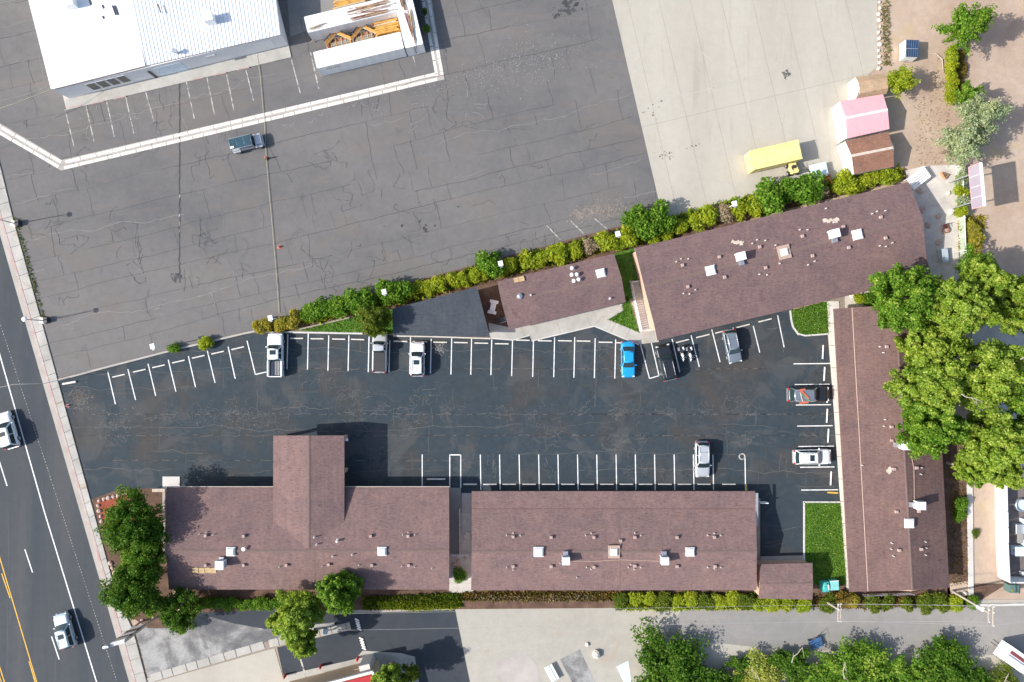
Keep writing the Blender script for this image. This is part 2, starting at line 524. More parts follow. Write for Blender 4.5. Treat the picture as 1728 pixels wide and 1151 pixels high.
M['leaf_yellowgreen'] = leaf_mat('leaf_yellowgreen', (.20, .23, .02), (.38, .41, .07), (.48, .50, .18))
M['dandelion'] = plain('dandelion', (.45, .45, .18), 0.9)

# ------------------------------------------------------------------ the ground and its paving
def sheet(name, poly, z, mat, parent=None, kind='structure'):
    return MB().sheet(poly, z).build(name, mat, parent, kind=kind)

def strip(mb, a, b, w, z, mi=0, h=0.0):
    """a flat or raised bar from a to b (world xy)"""
    a, b = Vector((a[0], a[1])), Vector((b[0], b[1]))
    d = (b - a).normalized()
    n = Vector((-d.y, d.x)) * w / 2
    poly = [tuple(a + n), tuple(a - n), tuple(b - n), tuple(b + n)]
    if h:
        mb.prism(poly, z, z + h, mi)
    else:
        mb.sheet(poly, z, mi)

def line_px(a, b, w, z, name, mat, parent):
    mb = MB()
    strip(mb, W(*a), W(*b), w, z)
    return mb.build(name, mat, parent)

sheet('ground', [(-900, -900), (900, -900), (900, 900), (-900, 900)], -0.03, M['dirt'])

road_edge = lambda y: 52 + 0.289 * (y - 576)
road = sheet('road', P((road_edge(-700) - 420, -700), (road_edge(-700), -700), (road_edge(1800), 1800), (road_edge(1800) - 420, 1800)), 0.0, M['road_asphalt'])
for a, b in [((-60, 389), (75, 864)), ((75, 864), (163, 1151)), ((163, 1151), (248, 1430))]:
    line_px(a, b, 0.16, .008, 'edge_line', M['white_paint'], road)
for a, b in [((-44, 633), (-31, 673)), ((-1, 779), (12, 820)), ((42, 927), (55, 966)), ((87, 1074), (100, 1113))]:
    line_px(a, b, 0.15, .008, 'lane_dash', M['white_paint'], road)
for a, b in [((-4, 929), (62, 1151)), ((62, 1151), (124, 1360)), ((3, 968), (17, 1009)), ((49, 1116), (60, 1153)), ((-1, 1124), (9, 1156)), ((-5, 1128), (5, 1160))]:
    line_px(a, b, 0.13, .008, 'yellow_line', M['yellow_paint'], road)
mb = MB()
for i in range(150):
    y = 470 + i * 4.9
    x = 10 + (y - 576) * 0.3263
    a, b = W(x, y), W(x + .7, y + 2.2)
    strip(mb, a, b, 0.07, .008)
mb.build('dotted_line', M['worn_paint'], road, kind='stuff')

# kerb, gutter and pavement beside the road
walk_r = [(-75, 0), (3, 288), (21, 363), (80, 576), (157, 858), (196, 1000), (226, 1066), (248, 1151), (330, 1420)]
gut = lambda y, d: (road_edge(y) + d, y)
gutter = MB().prism(P(gut(-300, 0), gut(-300, 9), gut(1500, 9), gut(1500, 0)), -0.02, 0.02).build('gutter', M['gutter_concrete'], kind='structure')
kerb = MB()
kerb.prism(P(gut(-300, 9), gut(-300, 12.5), gut(1500, 12.5), gut(1500, 9)), -0.02, 0.13)
kerb.build('kerb', M['red_curb'], kind='structure')
pav = MB().sheet(P(gut(-300, 12.5), *[(x, y) for x, y in walk_r], gut(1500, 12.5)), 0.02).build('pavement', M['joint'], kind='structure')
def wr(y):
    for (x0, y0), (x1, y1) in zip(walk_r, walk_r[1:]):
        if y0 <= y <= y1:
            return x0 + (x1 - x0) * (y - y0) / (y1 - y0)
    return walk_r[-1][0]
y = 250.0
while y < 1160:
    y2 = y + 24
    k = 0.35
    MB().prism(P((road_edge(y) + 13, y + k), (wr(y - 5), y - 5 + k), (wr(y2 - 5), y2 - 5 - k), (road_edge(y2) + 13, y2 - k)), .02, .12).build('slab', M['walk_concrete'], pav)
    y = y2

# ------- the old lot of the north half
old_poly = P((wr(250) - 100, -200), (985, -200), (1033, 0), (1113, 345), (1116, 400), (1020, 420), (800, 480), (480, 556), (180, 622), (92, 640), (80, 576), (21, 363), (3, 288))
old_lot = sheet('asphalt_lot', old_poly, .012, M['old_asphalt'])
for a, b in [((110, 185), (125, 247)), ((145, 178), (159, 239)), ((180, 170), (193, 231)), ((212, 163), (226, 225)), ((245, 152), (260, 205)), ((314, 135), (328, 200)), ((349, 129), (362, 193)),
             ((382, 124), (395, 187)), ((415, 117), (428, 170)), ((490, 94), (507, 158)), ((524, 88), (538, 150)), ((697, 95), (702, 112)), ((922, 380), (946, 405)), ((962, 372), (997, 406)), ((1002, 368), (1032, 392))]:
    line_px(a, b, 0.13, .020, 'faded_line', M['worn_paint'], old_lot)

def crack_field(name, poly, th, rows, cross, width, mat, z, parent, seed, avoid=None, keep=0.8, wob=0.05, cl=1.0):
    rng = random.Random(seed)
    xs = [rot2(x, y, -th) for x, y in poly]
    u0, u1 = min(p[0] for p in xs), max(p[0] for p in xs)
    v0, v1 = min(p[1] for p in xs), max(p[1] for p in xs)
    mb = MB()
    def seg(a, b, w):
        pa, pb = rot2(*a, th), rot2(*b, th)
        if inside(pa, poly) and inside(pb, poly) and not (avoid and avoid(pa)):
            strip(mb, pa, pb, w, z)
    v = v0 + rng.uniform(0, rows[0])
    while v < v1:
        nv = v + rng.uniform(*rows)
        u, off, on = u0, 0.0, True
        w = rng.uniform(*width)
        while u < u1:
            u2 = u + rng.uniform(.4, .9)
            o2 = off * .96 + rng.gauss(0, wob)
            if rng.random() < .05:
                on = rng.random() < keep
                w = rng.uniform(*width)
            if on:
                seg((u, v + off), (u2, v + o2), w)
            u, off = u2, o2
        u = u0
        while u < u1:
            u += rng.uniform(*cross)
            if rng.random() < keep * .75 * cl:
                w = rng.uniform(*width) * .8
                a = (u, v)
                n = max(3, int((nv - v) / .5))
                for i in range(n):
                    b = (a[0] + rng.gauss(0, .08), a[1] + (nv - v) / n)
                    seg(a, b, w)
                    a = b
        v = nv
    return mb.build(name, mat, parent, kind='stuff')

comm = P((40, -60), (500, -60), (505, 95), (110, 190))
no_comm = lambda p: inside(p, comm)
crack_field('asphalt_cracks', old_poly, TH, (1.8, 4.6), (1.2, 6.5), (.015, .06), M['crack_dark'], .024, old_lot, 3, no_comm, .66)
crack_field('pale_cracks', old_poly, TH, (3.0, 6.0), (3, 9), (.03, .07), M['crack_faint'], .028, old_lot, 5, no_comm, .16, .14)

def flecks(name, px, py, sx, sy, rot, n, size, mat, z, parent, seed):
    rng = random.Random(seed)
    mb = MB()
    c = W(px, py)
    for _ in range(n):
        a, b = rot2(rng.gauss(0, sx / S), rng.gauss(0, sy / S), rot)
        r = rng.uniform(*size)
        k = rng.randint(4, 6)
        t0 = rng.uniform(0, 6)
        e = rng.uniform(.3, 1)
        poly = []
        for i in range(k):
            t = t0 + 2 * PI * i / k
            q = r * rng.uniform(.6, 1.2)
            dx, dy = rot2(q * math.cos(t), q * e * math.sin(t), t0)
            poly.append((c.x + a + dx, c.y + b + dy))
        mb.sheet(poly, z + rng.uniform(0, .004))
    return mb.build(name, mat, parent, kind='stuff')

def squiggles(name, spots, mat, z, parent, seed, w=(.05, .12), dens=1.0, step=(3, 8), turn=.5, within=None):
    """thin wandering pale scuffs: spots = (px, py, reach px, count)"""
    rng = random.Random(seed)
    mb = MB()
    for px, py, reach, n in spots:
        for _ in range(int(n * dens)):
            x, y = px + rng.gauss(0, reach * .45), py + rng.gauss(0, reach * .3)
            t = rng.choice([0, PI / 2, PI, -PI / 2]) + rng.gauss(0, .35)
            for _ in range(rng.randint(3, 9)):
                l = rng.uniform(*step)
                x2, y2 = x + l * math.cos(t), y + l * math.sin(t)
                if within is None or (inside(W(x, y), within) and inside(W(x2, y2), within)):
                    strip(mb, W(x, y), W(x2, y2), rng.uniform(*w), z + rng.uniform(0, .003))
                x, y = x2, y2
                t += rng.gauss(0, turn) + (rng.choice([-PI / 2, PI / 2]) if rng.random() < .25 else 0)
    return mb.build(name, mat, parent, kind='stuff')

flecks('worn_flecks', 885, 105, 44, 24, TH, 1000, (.02, .11), M['crack_faint'], .032, old_lot, 1)
flecks('worn_flecks', 800, 130, 60, 8, TH, 600, (.02, .11), M['crack_faint'], .032, old_lot, 2)
flecks('sand_patch', 1010, 355, 24, 9, TH, 700, (.03, .16), M['crack_sand'], .032, old_lot, 3)
flecks('sand_patch', 975, 362, 5, 3, TH, 50, (.05, .25), M['crack_sand'], .032, old_lot, 4)
squiggles('pale_scuffs', [(620, 178, 40, 8), (530, 200, 30, 4), (700, 200, 40, 6), (810, 190, 40, 6), (215, 205, 25, 5), (150, 200, 30, 5), (260, 180, 15, 5), (350, 500, 30, 5), (270, 520, 20, 4)],
          M['crack_faint'], .033, old_lot, 11, (.03, .09), .9, (1.5, 6), .3)
rng = random.Random(50)
squiggles('branch_cracks', [(rng.uniform(60, 1060), rng.uniform(170, 520), 26, rng.randint(1, 3)) for _ in range(70)], M['crack_dark'], .030, old_lot, 51, (.015, .05), 1.0, (3, 9), .3, old_poly)
flecks('oil_stains', 955, 14, 12, 6, 0, 30, (.1, .5), M['crack_dark'], .034, old_lot, 6)
flecks('oil_stains', 300, 467, 5, 3, 0, 22, (.08, .4), M['crack_dark'], .034, old_lot, 7)
flecks('oil_stains', 700, 380, 40, 14, TH, 10, (.1, .35), M['crack_dark'], .034, old_lot, 8)
# the dark seam with traces of white paint that crosses the lot
rng = random.Random(9)
mb, mw = MB(), MB()
y = 118
while y < 470:
    y2 = y + rng.uniform(4, 9)
    x, x2 = 303 + rng.gauss(0, .6), 303 + rng.gauss(0, .6)
    strip(mb, W(x, y), W(x2, y2), .16, .030)
    if 290 < y < 430 and rng.random() < .22:
        strip(mw, W(x, y), W(x2, y2), .10, .038)
    y = y2
mb.build('seam', M['crack_dark'], old_lot, kind='stuff')
mw.build('worn_line', M['worn_paint'], old_lot, kind='stuff')

# white concrete drain that divides the lot, in two rows of panels
drain = sheet('drain_channel', P((-40, 190), (0, 208), (105, 270), (738, 122), (708, -40), (722, -40), (750, 134), (103, 288), (0, 226), (-40, 206)), .022, M['gutter_concrete'])
def panels(a, b, off, wid, length, parent, mat, z0=.018, z1=.05, name='panel', seed=1):
    rng = random.Random(seed)
    a, b = Vector(a), Vector(b)
    d = (b - a)
    L = d.length
    d.normalize()
    n = Vector((-d.y, d.x))
    t = rng.uniform(0, 6)
    while t < L:
        t2 = min(L, t + length * rng.uniform(.75, 1.2))
        q = [a + d * (t + .7) + n * (off - wid / 2), a + d * (t2 - .7) + n * (off - wid / 2), a + d * (t2 - .7) + n * (off + wid / 2), a + d * (t + .7) + n * (off + wid / 2)]
        MB().prism(P(*[(p.x, p.y) for p in q]), z0, z1).build(name, mat, parent)
        t = t2
for k, off in enumerate((-4.6, 4.6)):
    panels((106, 279.5), (738, 129), off, 5.2, 25, drain, M['white_concrete'], seed=20 + k)
    panels((-40, 196), (102, 278), off, 5.2, 26, drain, M['white_concrete'], seed=30 + k)
    panels((711, -40), (742, 128), off, 5.0, 24, drain, M['white_concrete'], seed=40 + k)

# ------- the pale concrete lot
conc_poly = P((1033, 0), (984, -200), (1478, -200), (1482, 112), (1466, 126), (1452, 170), (1456, 294), (1290, 350), (1113, 400), (1113, 345))
conc = sheet('concrete_lot', conc_poly, .014, M['joint'])
ca = R(13.2)
xs = [rot2(x, y, -ca) for x, y in conc_poly]
u0, u1, v0, v1 = min(p[0] for p in xs), max(p[0] for p in xs), min(p[1] for p in xs), max(p[1] for p in xs)
hull = P((1033, 0), (984, -200), (1478, -200), (1482, 110), (1530, 290), (1290, 350), (1113, 400), (1113, 345))
hull_ccw = hull[::-1] if sum(hull[i][0] * hull[(i + 1) % 8][1] - hull[(i + 1) % 8][0] * hull[i][1] for i in range(8)) < 0 else hull
u = u0 - 1
while u < u1:
    v = v0 - 3
    while v < v1:
        g = .02
        q = [rot2(*p, ca) for p in ((u + g, v + g), (u + 4.1 - g, v + g), (u + 4.1 - g, v + 18 - g), (u + g, v + 18 - g))]
        r = clip_poly([tuple(p) for p in conc_poly], q)
        if len(r) >= 3:
            MB().prism(r, .014, .024).build('slab', M['lot_concrete'], conc)
        v += 18
    u += 4.1
for a, b in [((1170, 76), (1240, 137)), ((1206, 150), (1165, 110)), ((1078, 181), (1290, 125)), ((1180, 297), (1215, 325)), ((1225, 305), (1262, 335))]:
    line_px(a, b, 0.09, .032, 'faded_line', M['walk_concrete'], conc)
flecks('oil_stains', 1327, 125, 3, 7, 0, 14, (.08, .35), M['crack_pale'], .032, conc, 12)
flecks('oil_stains', 1122, 262, 6, 4, 0, 26, (.04, .16), M['crack_pale'], .032, conc, 13)
flecks('oil_stains', 1170, 246, 8, 3, 0, 9, (.06, .16), M['crack_pale'], .032, conc, 14)
flecks('oil_stains', 1100, 190, 14, 12, 0, 9, (.06, .2), M['crack_pale'], .032, conc, 15)

# ------- the motel's dark lot
dark_poly = P((84, 640), (100, 640), (190, 616), (300, 590), (415, 563), (476, 560), (828, 571), (866, 574), (895, 567), (1000, 548), (1080, 576), (1130, 570), (1335, 520), (1345, 566), (1396, 563), (1420, 848), (1357, 848), (1357, 945), (1283, 945),
              (1283, 840), (300, 840), (152, 842), (125, 745))
lot = sheet('motel_lot', dark_poly, .018, M['dark_asphalt'])
LZ = .027
def stall(a, b, w=.13):
    line_px(a, b, w, LZ, 'stall_line', M['white_paint'], lot)
for a, b in [((182, 627), (195, 682)), ((216, 623), (229, 675)), ((250, 614), (263, 668)), ((284, 607), (297, 661)), ((318, 601), (330, 653)), ((350, 592), (363, 646)), ((385, 585), (397, 639)), ((417, 575), (431, 632)), ((431, 632), (450, 627.5))]:
    stall(a, b)
for x, y0, y1 in [(485, 564, 623), (519.5, 562, 624), (554, 566, 625.5), (588, 566, 626), (622, 568, 628), (657, 574, 628), (692, 569, 631), (727, 572, 630), (761.5, 571, 632), (795, 572, 632.5), (829, 573, 633), (864, 573, 634.5),
                  (899.5, 570, 636), (935, 569, 636.5), (969, 569, 637.5), (1003.5, 571, 638), (1038, 573, 639)]:
    stall((x + .8, y0), (x - .6, y1))
for a, b in [((1098, 574), (1112, 634)), ((1134, 572), (1147, 628)), ((1166, 566), (1180, 619)), ((1201, 556), (1215, 611)), ((1237, 553), (1247, 600)), ((1271, 550), (1282, 595)), ((1312, 532), (1323, 586)), ((1097, 638.5), (1112, 634)), ((1080, 578), (1096, 639))]:
    stall(a, b)
for y, x0, x1 in [(614, 1339, 1401), (649, 1341, 1400), (683.5, 1343, 1402), (719, 1345, 1405), (753.5, 1347, 1407), (788.5, 1350, 1408), (827, 1352, 1414)]:
    stall((x0, y), (x1, y - .6))
for x in (811, 843.5, 876.5, 909.5, 942, 975, 1007.5, 1040, 1072.5, 1105, 1138, 1170.5, 1203.5):
    stall((x - .5, 767), (x + .5, 827))
stall((712.5, 767), (712.5, 822)); stall((759, 767), (759, 823)); stall((777.5, 767), (777.5, 823)); stall((759, 767.6), (778, 767.6), .16); stall((1257, 769), (1258, 828))
line_px((1396, 831), (1414, 832), .2, LZ, 'yellow_line', M['yellow_paint'], lot)
line_px((1259, 817), (1260, 829), .2, LZ, 'yellow_line', M['yellow_paint'], lot)
def ringmesh(px, py, r0, r1, z, name, mat, parent):
    c = W(px, py)
    vs, fs = [], []
    for k in range(24):
        t = 2 * PI * k / 24
        vs += [(c.x + r * math.cos(t), c.y + r * math.sin(t), z) for r in (r0, r1)]
    for k in range(24):
        q = (k + 1) % 24
        fs.append((2 * k, 2 * k + 1, 2 * q + 1, 2 * q))
    return MB().add(vs, fs).build(name, mat, parent)
ringmesh(1252, 770.5, .30, .46, LZ + .004, 'painted_ring', M['worn_paint'], lot)

# seams and the webs of pale cracks in the dark lot
avoid_b = lambda p: inside(p, P((455, 728), (590, 728), (590, 840), (455, 840)))
crack_field('asphalt_cracks', dark_poly, 0, (2.2, 3.6), (3.0, 6.5), (.03, .07), M['crack_pale'], .022, lot, 15, avoid_b, .5, .12, .8)
rng = random.Random(4)
ms, mp = MB(), MB()
for yy, x0, x1 in [(699, 150, 1400), (735, 130, 1405), (777, 190, 500), (622.5, 520, 1300), (777, 600, 800), (699, 1000, 1350)]:
    x, y = x0, yy
    while x < x1:
        x2, y2 = x + rng.uniform(4, 9), yy + rng.gauss(0, .7)
        if not avoid_b(W(x, y)):
            strip(ms if rng.random() < .5 else mp, W(x, y), W(x2, y2), rng.uniform(.04, .10), .024)
        x, y = x2, y2
ms.build('dark_seam', M['rubber'], lot, kind='stuff')
mp.build('pale_seam', M['crack_pale'], lot, kind='stuff')
squiggles('pale_crack_web', [(400, 705, 40, 26), (395, 690, 26, 16), (185, 720, 26, 22), (200, 745, 22, 12), (260, 715, 30, 14), (300, 705, 30, 14), (345, 700, 30, 18), (600, 670, 26, 26), (545, 645, 30, 22), (600, 700, 30, 22), (690, 695, 34, 24),
                             (715, 672, 24, 14), (750, 690, 26, 16), (500, 690, 24, 14), (450, 712, 30, 20), (850, 695, 26, 16), (900, 695, 20, 12), (1045, 692, 22, 20), (990, 695, 18, 10), (930, 725, 40, 26), (1040, 740, 34, 26), (1035, 760, 24, 18), (1080, 745, 22, 10), (1125, 695, 12, 9),
                             (1255, 745, 14, 22), (1275, 690, 20, 12), (1190, 695, 16, 10), (1240, 680, 20, 8), (830, 790, 16, 10), (790, 800, 16, 10), (925, 790, 12, 6), (1055, 798, 8, 8), (1085, 795, 5, 6), (1120, 795, 6, 6), (1020, 585, 9, 10), (690, 720, 30, 12), (640, 760, 14, 8), (1370, 650, 12, 8), (1365, 735, 12, 10), (1325, 790, 12, 8)],
          M['crack_pale'], .023, lot, 21, (.02, .055), 1.0, (1.2, 4.5), .35)
flecks('pale_flecks', 742, 588, 5, 5, 0, 160, (.02, .11), M['crack_faint'], .024, lot, 31)
flecks('pale_flecks', 400, 705, 40, 8, 0, 90, (.04, .16), M['crack_pale'], .024, lot, 32)
flecks('pale_flecks', 190, 712, 22, 16, 0, 80, (.04, .2), M['crack_pale'], .024, lot, 33)
flecks('dirt_patch', 136, 675, 9, 10, .5, 380, (.03, .15), M['crack_pale'], .024, lot, 34)
flecks('dirt_patch', 130, 668, 10, 8, .5, 160, (.03, .12), M['dirt_fleck'], .026, lot, 35)

k = 40
for x_ in (502, 537, 571, 605, 675, 744, 778, 812, 846, 881, 917, 952, 986, 1020):
    k += 1
    flecks('oil_stains', x_ + (k % 3 - 1) * 2, 588 + (k % 4) * 4, 3, 7, 0, 7 + k % 4, (.05, .22), M['oil'], .023, lot, k)
for x_ in (827, 860, 893, 926, 959, 991, 1024, 1056, 1089, 1121, 1154, 1230):
    k += 1
    flecks('oil_stains', x_, 800 + (k % 4) * 3, 3, 8, 0, 7 + k % 4, (.05, .22), M['oil'], .023, lot, k)
for y_ in (632, 701, 736, 808):
    k += 1
    flecks('oil_stains', 1375, y_, 8, 3, 0, 8, (.05, .22), M['oil'], .023, lot, k)
for x_, y_, r_ in ((500, 660, 9), (980, 665, 14), (1180, 720, 12), (700, 760, 8), (330, 660, 12), (860, 755, 10), (1090, 660, 12)):
    k += 1
    flecks('oil_stains', x_, y_, r_, r_ * .4, 0, 9, (.04, .18), M['oil'], .023, lot, k)

# kerbs of the motel lot
def kerb_run(pts, w=.18, h=.14, name='kerb', mat='pale_concrete', z=.0, parent=None):
    mb = MB()
    for a, b in zip(pts, pts[1:]):
        strip(mb, W(*a), W(*b), w, z, 0, h)
    o = mb.build(name, M[mat], parent)
    if parent is None:
        o['kind'] = 'structure'
    return o
kerb_run([(100, 641), (187, 618), (300, 589), (412, 563), (440, 557)], .24, .22, mat='gutter_concrete')
kerb_run([(440, 560), (476, 560.5), (612, 563)], .22, .15)
kerb_run([(664, 567), (740, 568.5), (828, 571.5)], .16, .15)
MB().box(*(W(118, 646)[:2]), .12, 1.8, .25, .2, R(10)).build('kerb', M['white_concrete'], kind='structure')
kerb_run([(1356.5, 847), (1356.5, 950)], .2, .15)
kerb_run([(1355, 847), (1417, 847)], .2, .15)
kerb_run([(1333, 524), (1335, 540), (1338, 552), (1346, 563), (1358, 566.5), (1397, 563.5)], .2, .15)

# ------- walkways
walk = sheet('walkway', P((824, 545), (828, 570), (866, 573), (893, 565), (897, 575), (1003, 550), (1078, 581), (1112, 577), (1104, 545), (1078, 561), (1026, 539), (1052, 524), (1049, 506), (858, 552)), .10, M['walk_concrete'])
mb = MB()
for a, b in [((895, 566), (897, 574)), ((1003, 549), (1018, 533)), ((1030, 561), (1040, 544)), ((1055, 571), (1063, 555)), ((880, 552), (886, 568)), ((990, 535), (998, 550)), ((940, 545), (946, 561))]:
    strip(mb, W(*a), W(*b), .05, .104)
mb.build('joint', M['joint'], walk, kind='stuff')
wk = MB()
for a, b in [((829, 571), (866, 574)), ((866, 574), (893, 566)), ((897, 575.5), (1003, 550.5)), ((1003, 550.5), (1078, 582))]:
    strip(wk, W(*a), W(*b), .14, .0, 0, .103)
wk.build('edge', M['pale_concrete'], walk)
east = sheet('walkway', P((1395, 505), (1425, 500), (1436, 995), (1428, 995), (1418, 848), (1398, 563)), .03, M['joint'])
t = 0
pts = [(1395, 508), (1398, 565), (1418, 848), (1429, 995)]
def xl(y):
    for (x0, y0), (x1, y1) in zip(pts, pts[1:]):
        if y0 <= y <= y1:
            return x0 + (x1 - x0) * (y - y0) / (y1 - y0)
    return pts[-1][0]
y = 508.0
while y < 990:
    y2 = min(995, y + 37.5)
    MB().prism(P((xl(y), y + .4), (xl(y) + 20, y + .4), (xl(y2) + 20, y2 - .4), (xl(y2), y2 - .4)), .0, .14).build('slab', M['pale_concrete'], east)
    y = y2
MB().prism(P((1283, 939), (1357, 937), (1357, 949), (1283, 951)), 0, .12).build('walkway', M['gutter_concrete'], kind='structure')
MB().prism(P((275, 804), (304, 804), (304, 830), (275, 830)), 0, .12).build('concrete_pad', M['pale_concrete'], kind='structure')
MB().prism(P((759, 823), (778, 823), (778, 935), (759, 935)), 0, .13).build('walkway', M['alley_asphalt'], kind='structure')
MB().prism(P((779, 832), (796, 832), (796, 866), (779, 866)), 0, .13).build('walkway', M['gutter_concrete'], kind='structure')
sheet('gravel_bed', P((758, 866), (800, 866), (800, 1000), (758, 1000)), .02, M['yard_gravel'])
sheet('patio', P((800, 470), (846, 470), (868, 556), (824, 560)), .05, M['mulch'])
MB().prism(P((1062, 474), (1085, 474), (1108, 558), (1079, 560)), 0, .12).build('concrete_pad', M['yard_gravel'], kind='structure')

# ------- beds, lawns, yards
sheet('planting_bed', P((156, 842), (200, 826), (290, 822), (290, 1060), (250, 1060), (205, 1030), (180, 940)), .024, M['mulch'])
sheet('red_mulch_bed', P((163, 846), (215, 833), (230, 900), (180, 905)), .028, M['red_mulch'])
sheet('hedge_bed', P((420, 560), (660, 485), (1070, 375), (1300, 318), (1530, 285), (1540, 300), (1300, 360), (1080, 425), (830, 480), (660, 525), (480, 562)), .02, M['mulch'])
sheet('planting_bed', P((280, 985), (1700, 985), (1640, 1022), (1040, 1026), (770, 1028), (560, 1030), (340, 1035)), .019, M['mulch'])
sheet('side_yard', P((1575, 740), (1640, 740), (1634, 1005), (1600, 1010)), .019, M['mulch'])
sheet('sand_patch', P((1602, 985), (1636, 980), (1640, 1003), (1604, 1003)), .027, M['sand'])
sheet('gravel_yard', P((1528, 288), (1560, 280), (1614, 278), (1620, 470), (1570, 500), (1545, 400)), .021, M['yard_gravel'])
sheet('gravel_yard', P((1390, 498), (1500, 470), (1500, 530), (1390, 540)), .017, M['yard_gravel'])
sheet('tree_yard', P((1640, 560), (1760, 500), (1760, 860), (1640, 800)), .005, M['yard_gravel'])
lawns = [('lawn', P((497, 556), (560, 543), (668, 520), (668, 563), (500, 558))), ('lawn', P((1026, 540), (1050, 524), (1046, 505), (1060, 500), (1078, 560))),
         ('lawn', P((1335, 524), (1397, 508), (1398, 562), (1358, 565), (1346, 561), (1339, 550))), ('lawn', P((1358, 849), (1418, 849), (1429, 985), (1359, 985))),
         ('lawn', P((1036, 428), (1072, 418), (1090, 490), (1054, 510)))]
lawn_objs = [sheet(n, p, .075, M['lawn']) for n, p in lawns]
kerb_run([(505, 556), (590, 536)], .2, .2, 'edging', 'wood_grey', parent=lawn_objs[0])

# ------- alley and the lots of the south side
sheet('alley', P((560, 1022), (1900, 1010), (1900, 1300), (560, 1300)), .004, M['alley_gravel'])
sheet('alley_asphalt', P((1150, 1030), (1290, 1026), (1900, 1018), (1900, 1110), (1660, 1105), (1300, 1095), (1120, 1075)), .010, M['alley_asphalt'])
sheet('driveway', P((560, 1036), (768, 1029), (793, 1151), (810, 1240), (480, 1240), (478, 1140), (466, 1086), (568, 1062)), .014, M['new_asphalt'])
sheet('worn_lot', P((228, 1062), (300, 1045), (330, 1034), (480, 1030), (568, 1036), (568, 1062), (460, 1082), (250, 1143)), .014, M['worn_asphalt'])
sheet('driveway', P((330, 1034), (480, 1028), (568, 1034), (568, 1050), (450, 1062), (395, 1052)), .020, M['new_asphalt'])
sheet('concrete_drive', P((240, 1147), (460, 1082), (480, 1151), (505, 1240), (268, 1240)), .016, M['lot_concrete'])
band = sheet('footpath', P((250, 1142), (445, 1084), (560, 1058), (590, 1049), (593, 1063), (560, 1070), (466, 1093), (262, 1151)), .02, M['joint'])
panels((252, 1145), (446, 1088), 0, 13, 22, band, M['walk_concrete'], 0, .06, 'slab', 51)
panels((448, 1087.5), (592, 1056), 0, 13, 22, band, M['walk_concrete'], 0, .06, 'slab', 52)
line_px((505, 1105), (518, 1148), .22, .024, 'worn_line', M['worn_paint'], band)
flat = sheet('forecourt', P((478, 1140), (600, 1112), (612, 1098), (676, 1102), (700, 1108), (712, 1180), (480, 1240)), .022, M['walk_concrete'])
sheet('yard_slab', P((945, 1113), (978, 1096), (1004, 1151), (975, 1170)), .02, M['worn_asphalt'])
sheet('yard_slab', P((830, 1120), (885, 1100), (905, 1120), (915, 1160), (850, 1170)), .016, M['gutter_concrete'])
MB().prism(P((1636, 780), (1640, 780), (1642, 1005), (1634, 1005), (1631, 820)), 0, .15).build('garden_kerb', M['pale_concrete'], kind='structure')
sheet('yard_slab', P((1040, 1125), (1060, 1115), (1066, 1151), (1052, 1151)), .02, M['light_blue'])
kerb_run([(1655, 1021), (1760, 1019)], .3, .12)
# apron, and the stained walk of the white shop
MB().prism(P((104, 150), (113, 186), (492, 97), (484, 60)), 0, .12).build('walkway', M['walk_concrete'], kind='structure')
sheet('yard_slab', P((482, -40), (660, -60), (640, 5), (490, 62)), .018, M['alley_asphalt'])

# ------------------------------------------------------------------ buildings
CAMP = Vector((0, 0, HC))

def inset(poly, ds):
    """move each edge i (i -> i+1) of a counter-clockwise polygon inwards by ds[i]"""
    n = len(poly)
    L = []
    for i in range(n):
        a, b = Vector(poly[i]), Vector(poly[(i + 1) % n])
        d = (b - a).normalized()
        nrm = Vector((-d.y, d.x))
        L.append((a + nrm * ds[i], d))
    out = []
    for i in range(n):
        (p, d), (q, e) = L[i - 1], L[i]
        den = d.x * e.y - d.y * e.x
        t = ((q.x - p.x) * e.y - (q.y - p.y) * e.x) / den
        out.append(tuple(p + d * t))
    return out

def shell(verts, faces, thick):
    """a roof skin of real thickness: top faces, underside and edges"""
    n = len(verts)
    vs = [tuple(v) for v in verts] + [(v[0], v[1], v[2] - thick) for v in verts]
    edges = {}
    tops = []
    for f in faces:
        f = list(f)
        nz = sum((verts[f[i]][0] * verts[f[(i + 1) % len(f)]][1] - verts[f[(i + 1) % len(f)]][0] * verts[f[i]][1]) for i in range(len(f)))
        if nz < 0:
            f = f[::-1]
        tops.append(f)
        for i in range(len(f)):
            edges[(f[i], f[(i + 1) % len(f)])] = 1
    fs, ms = [], []
    for f in tops:
        fs.append(tuple(f)); ms.append(0)
        fs.append(tuple(k + n for k in f[::-1])); ms.append(1)
    for (a, b) in edges:
        if (b, a) not in edges:
            fs.append((b, a, a + n, b + n)); ms.append(1)
    return vs, fs, ms, tops

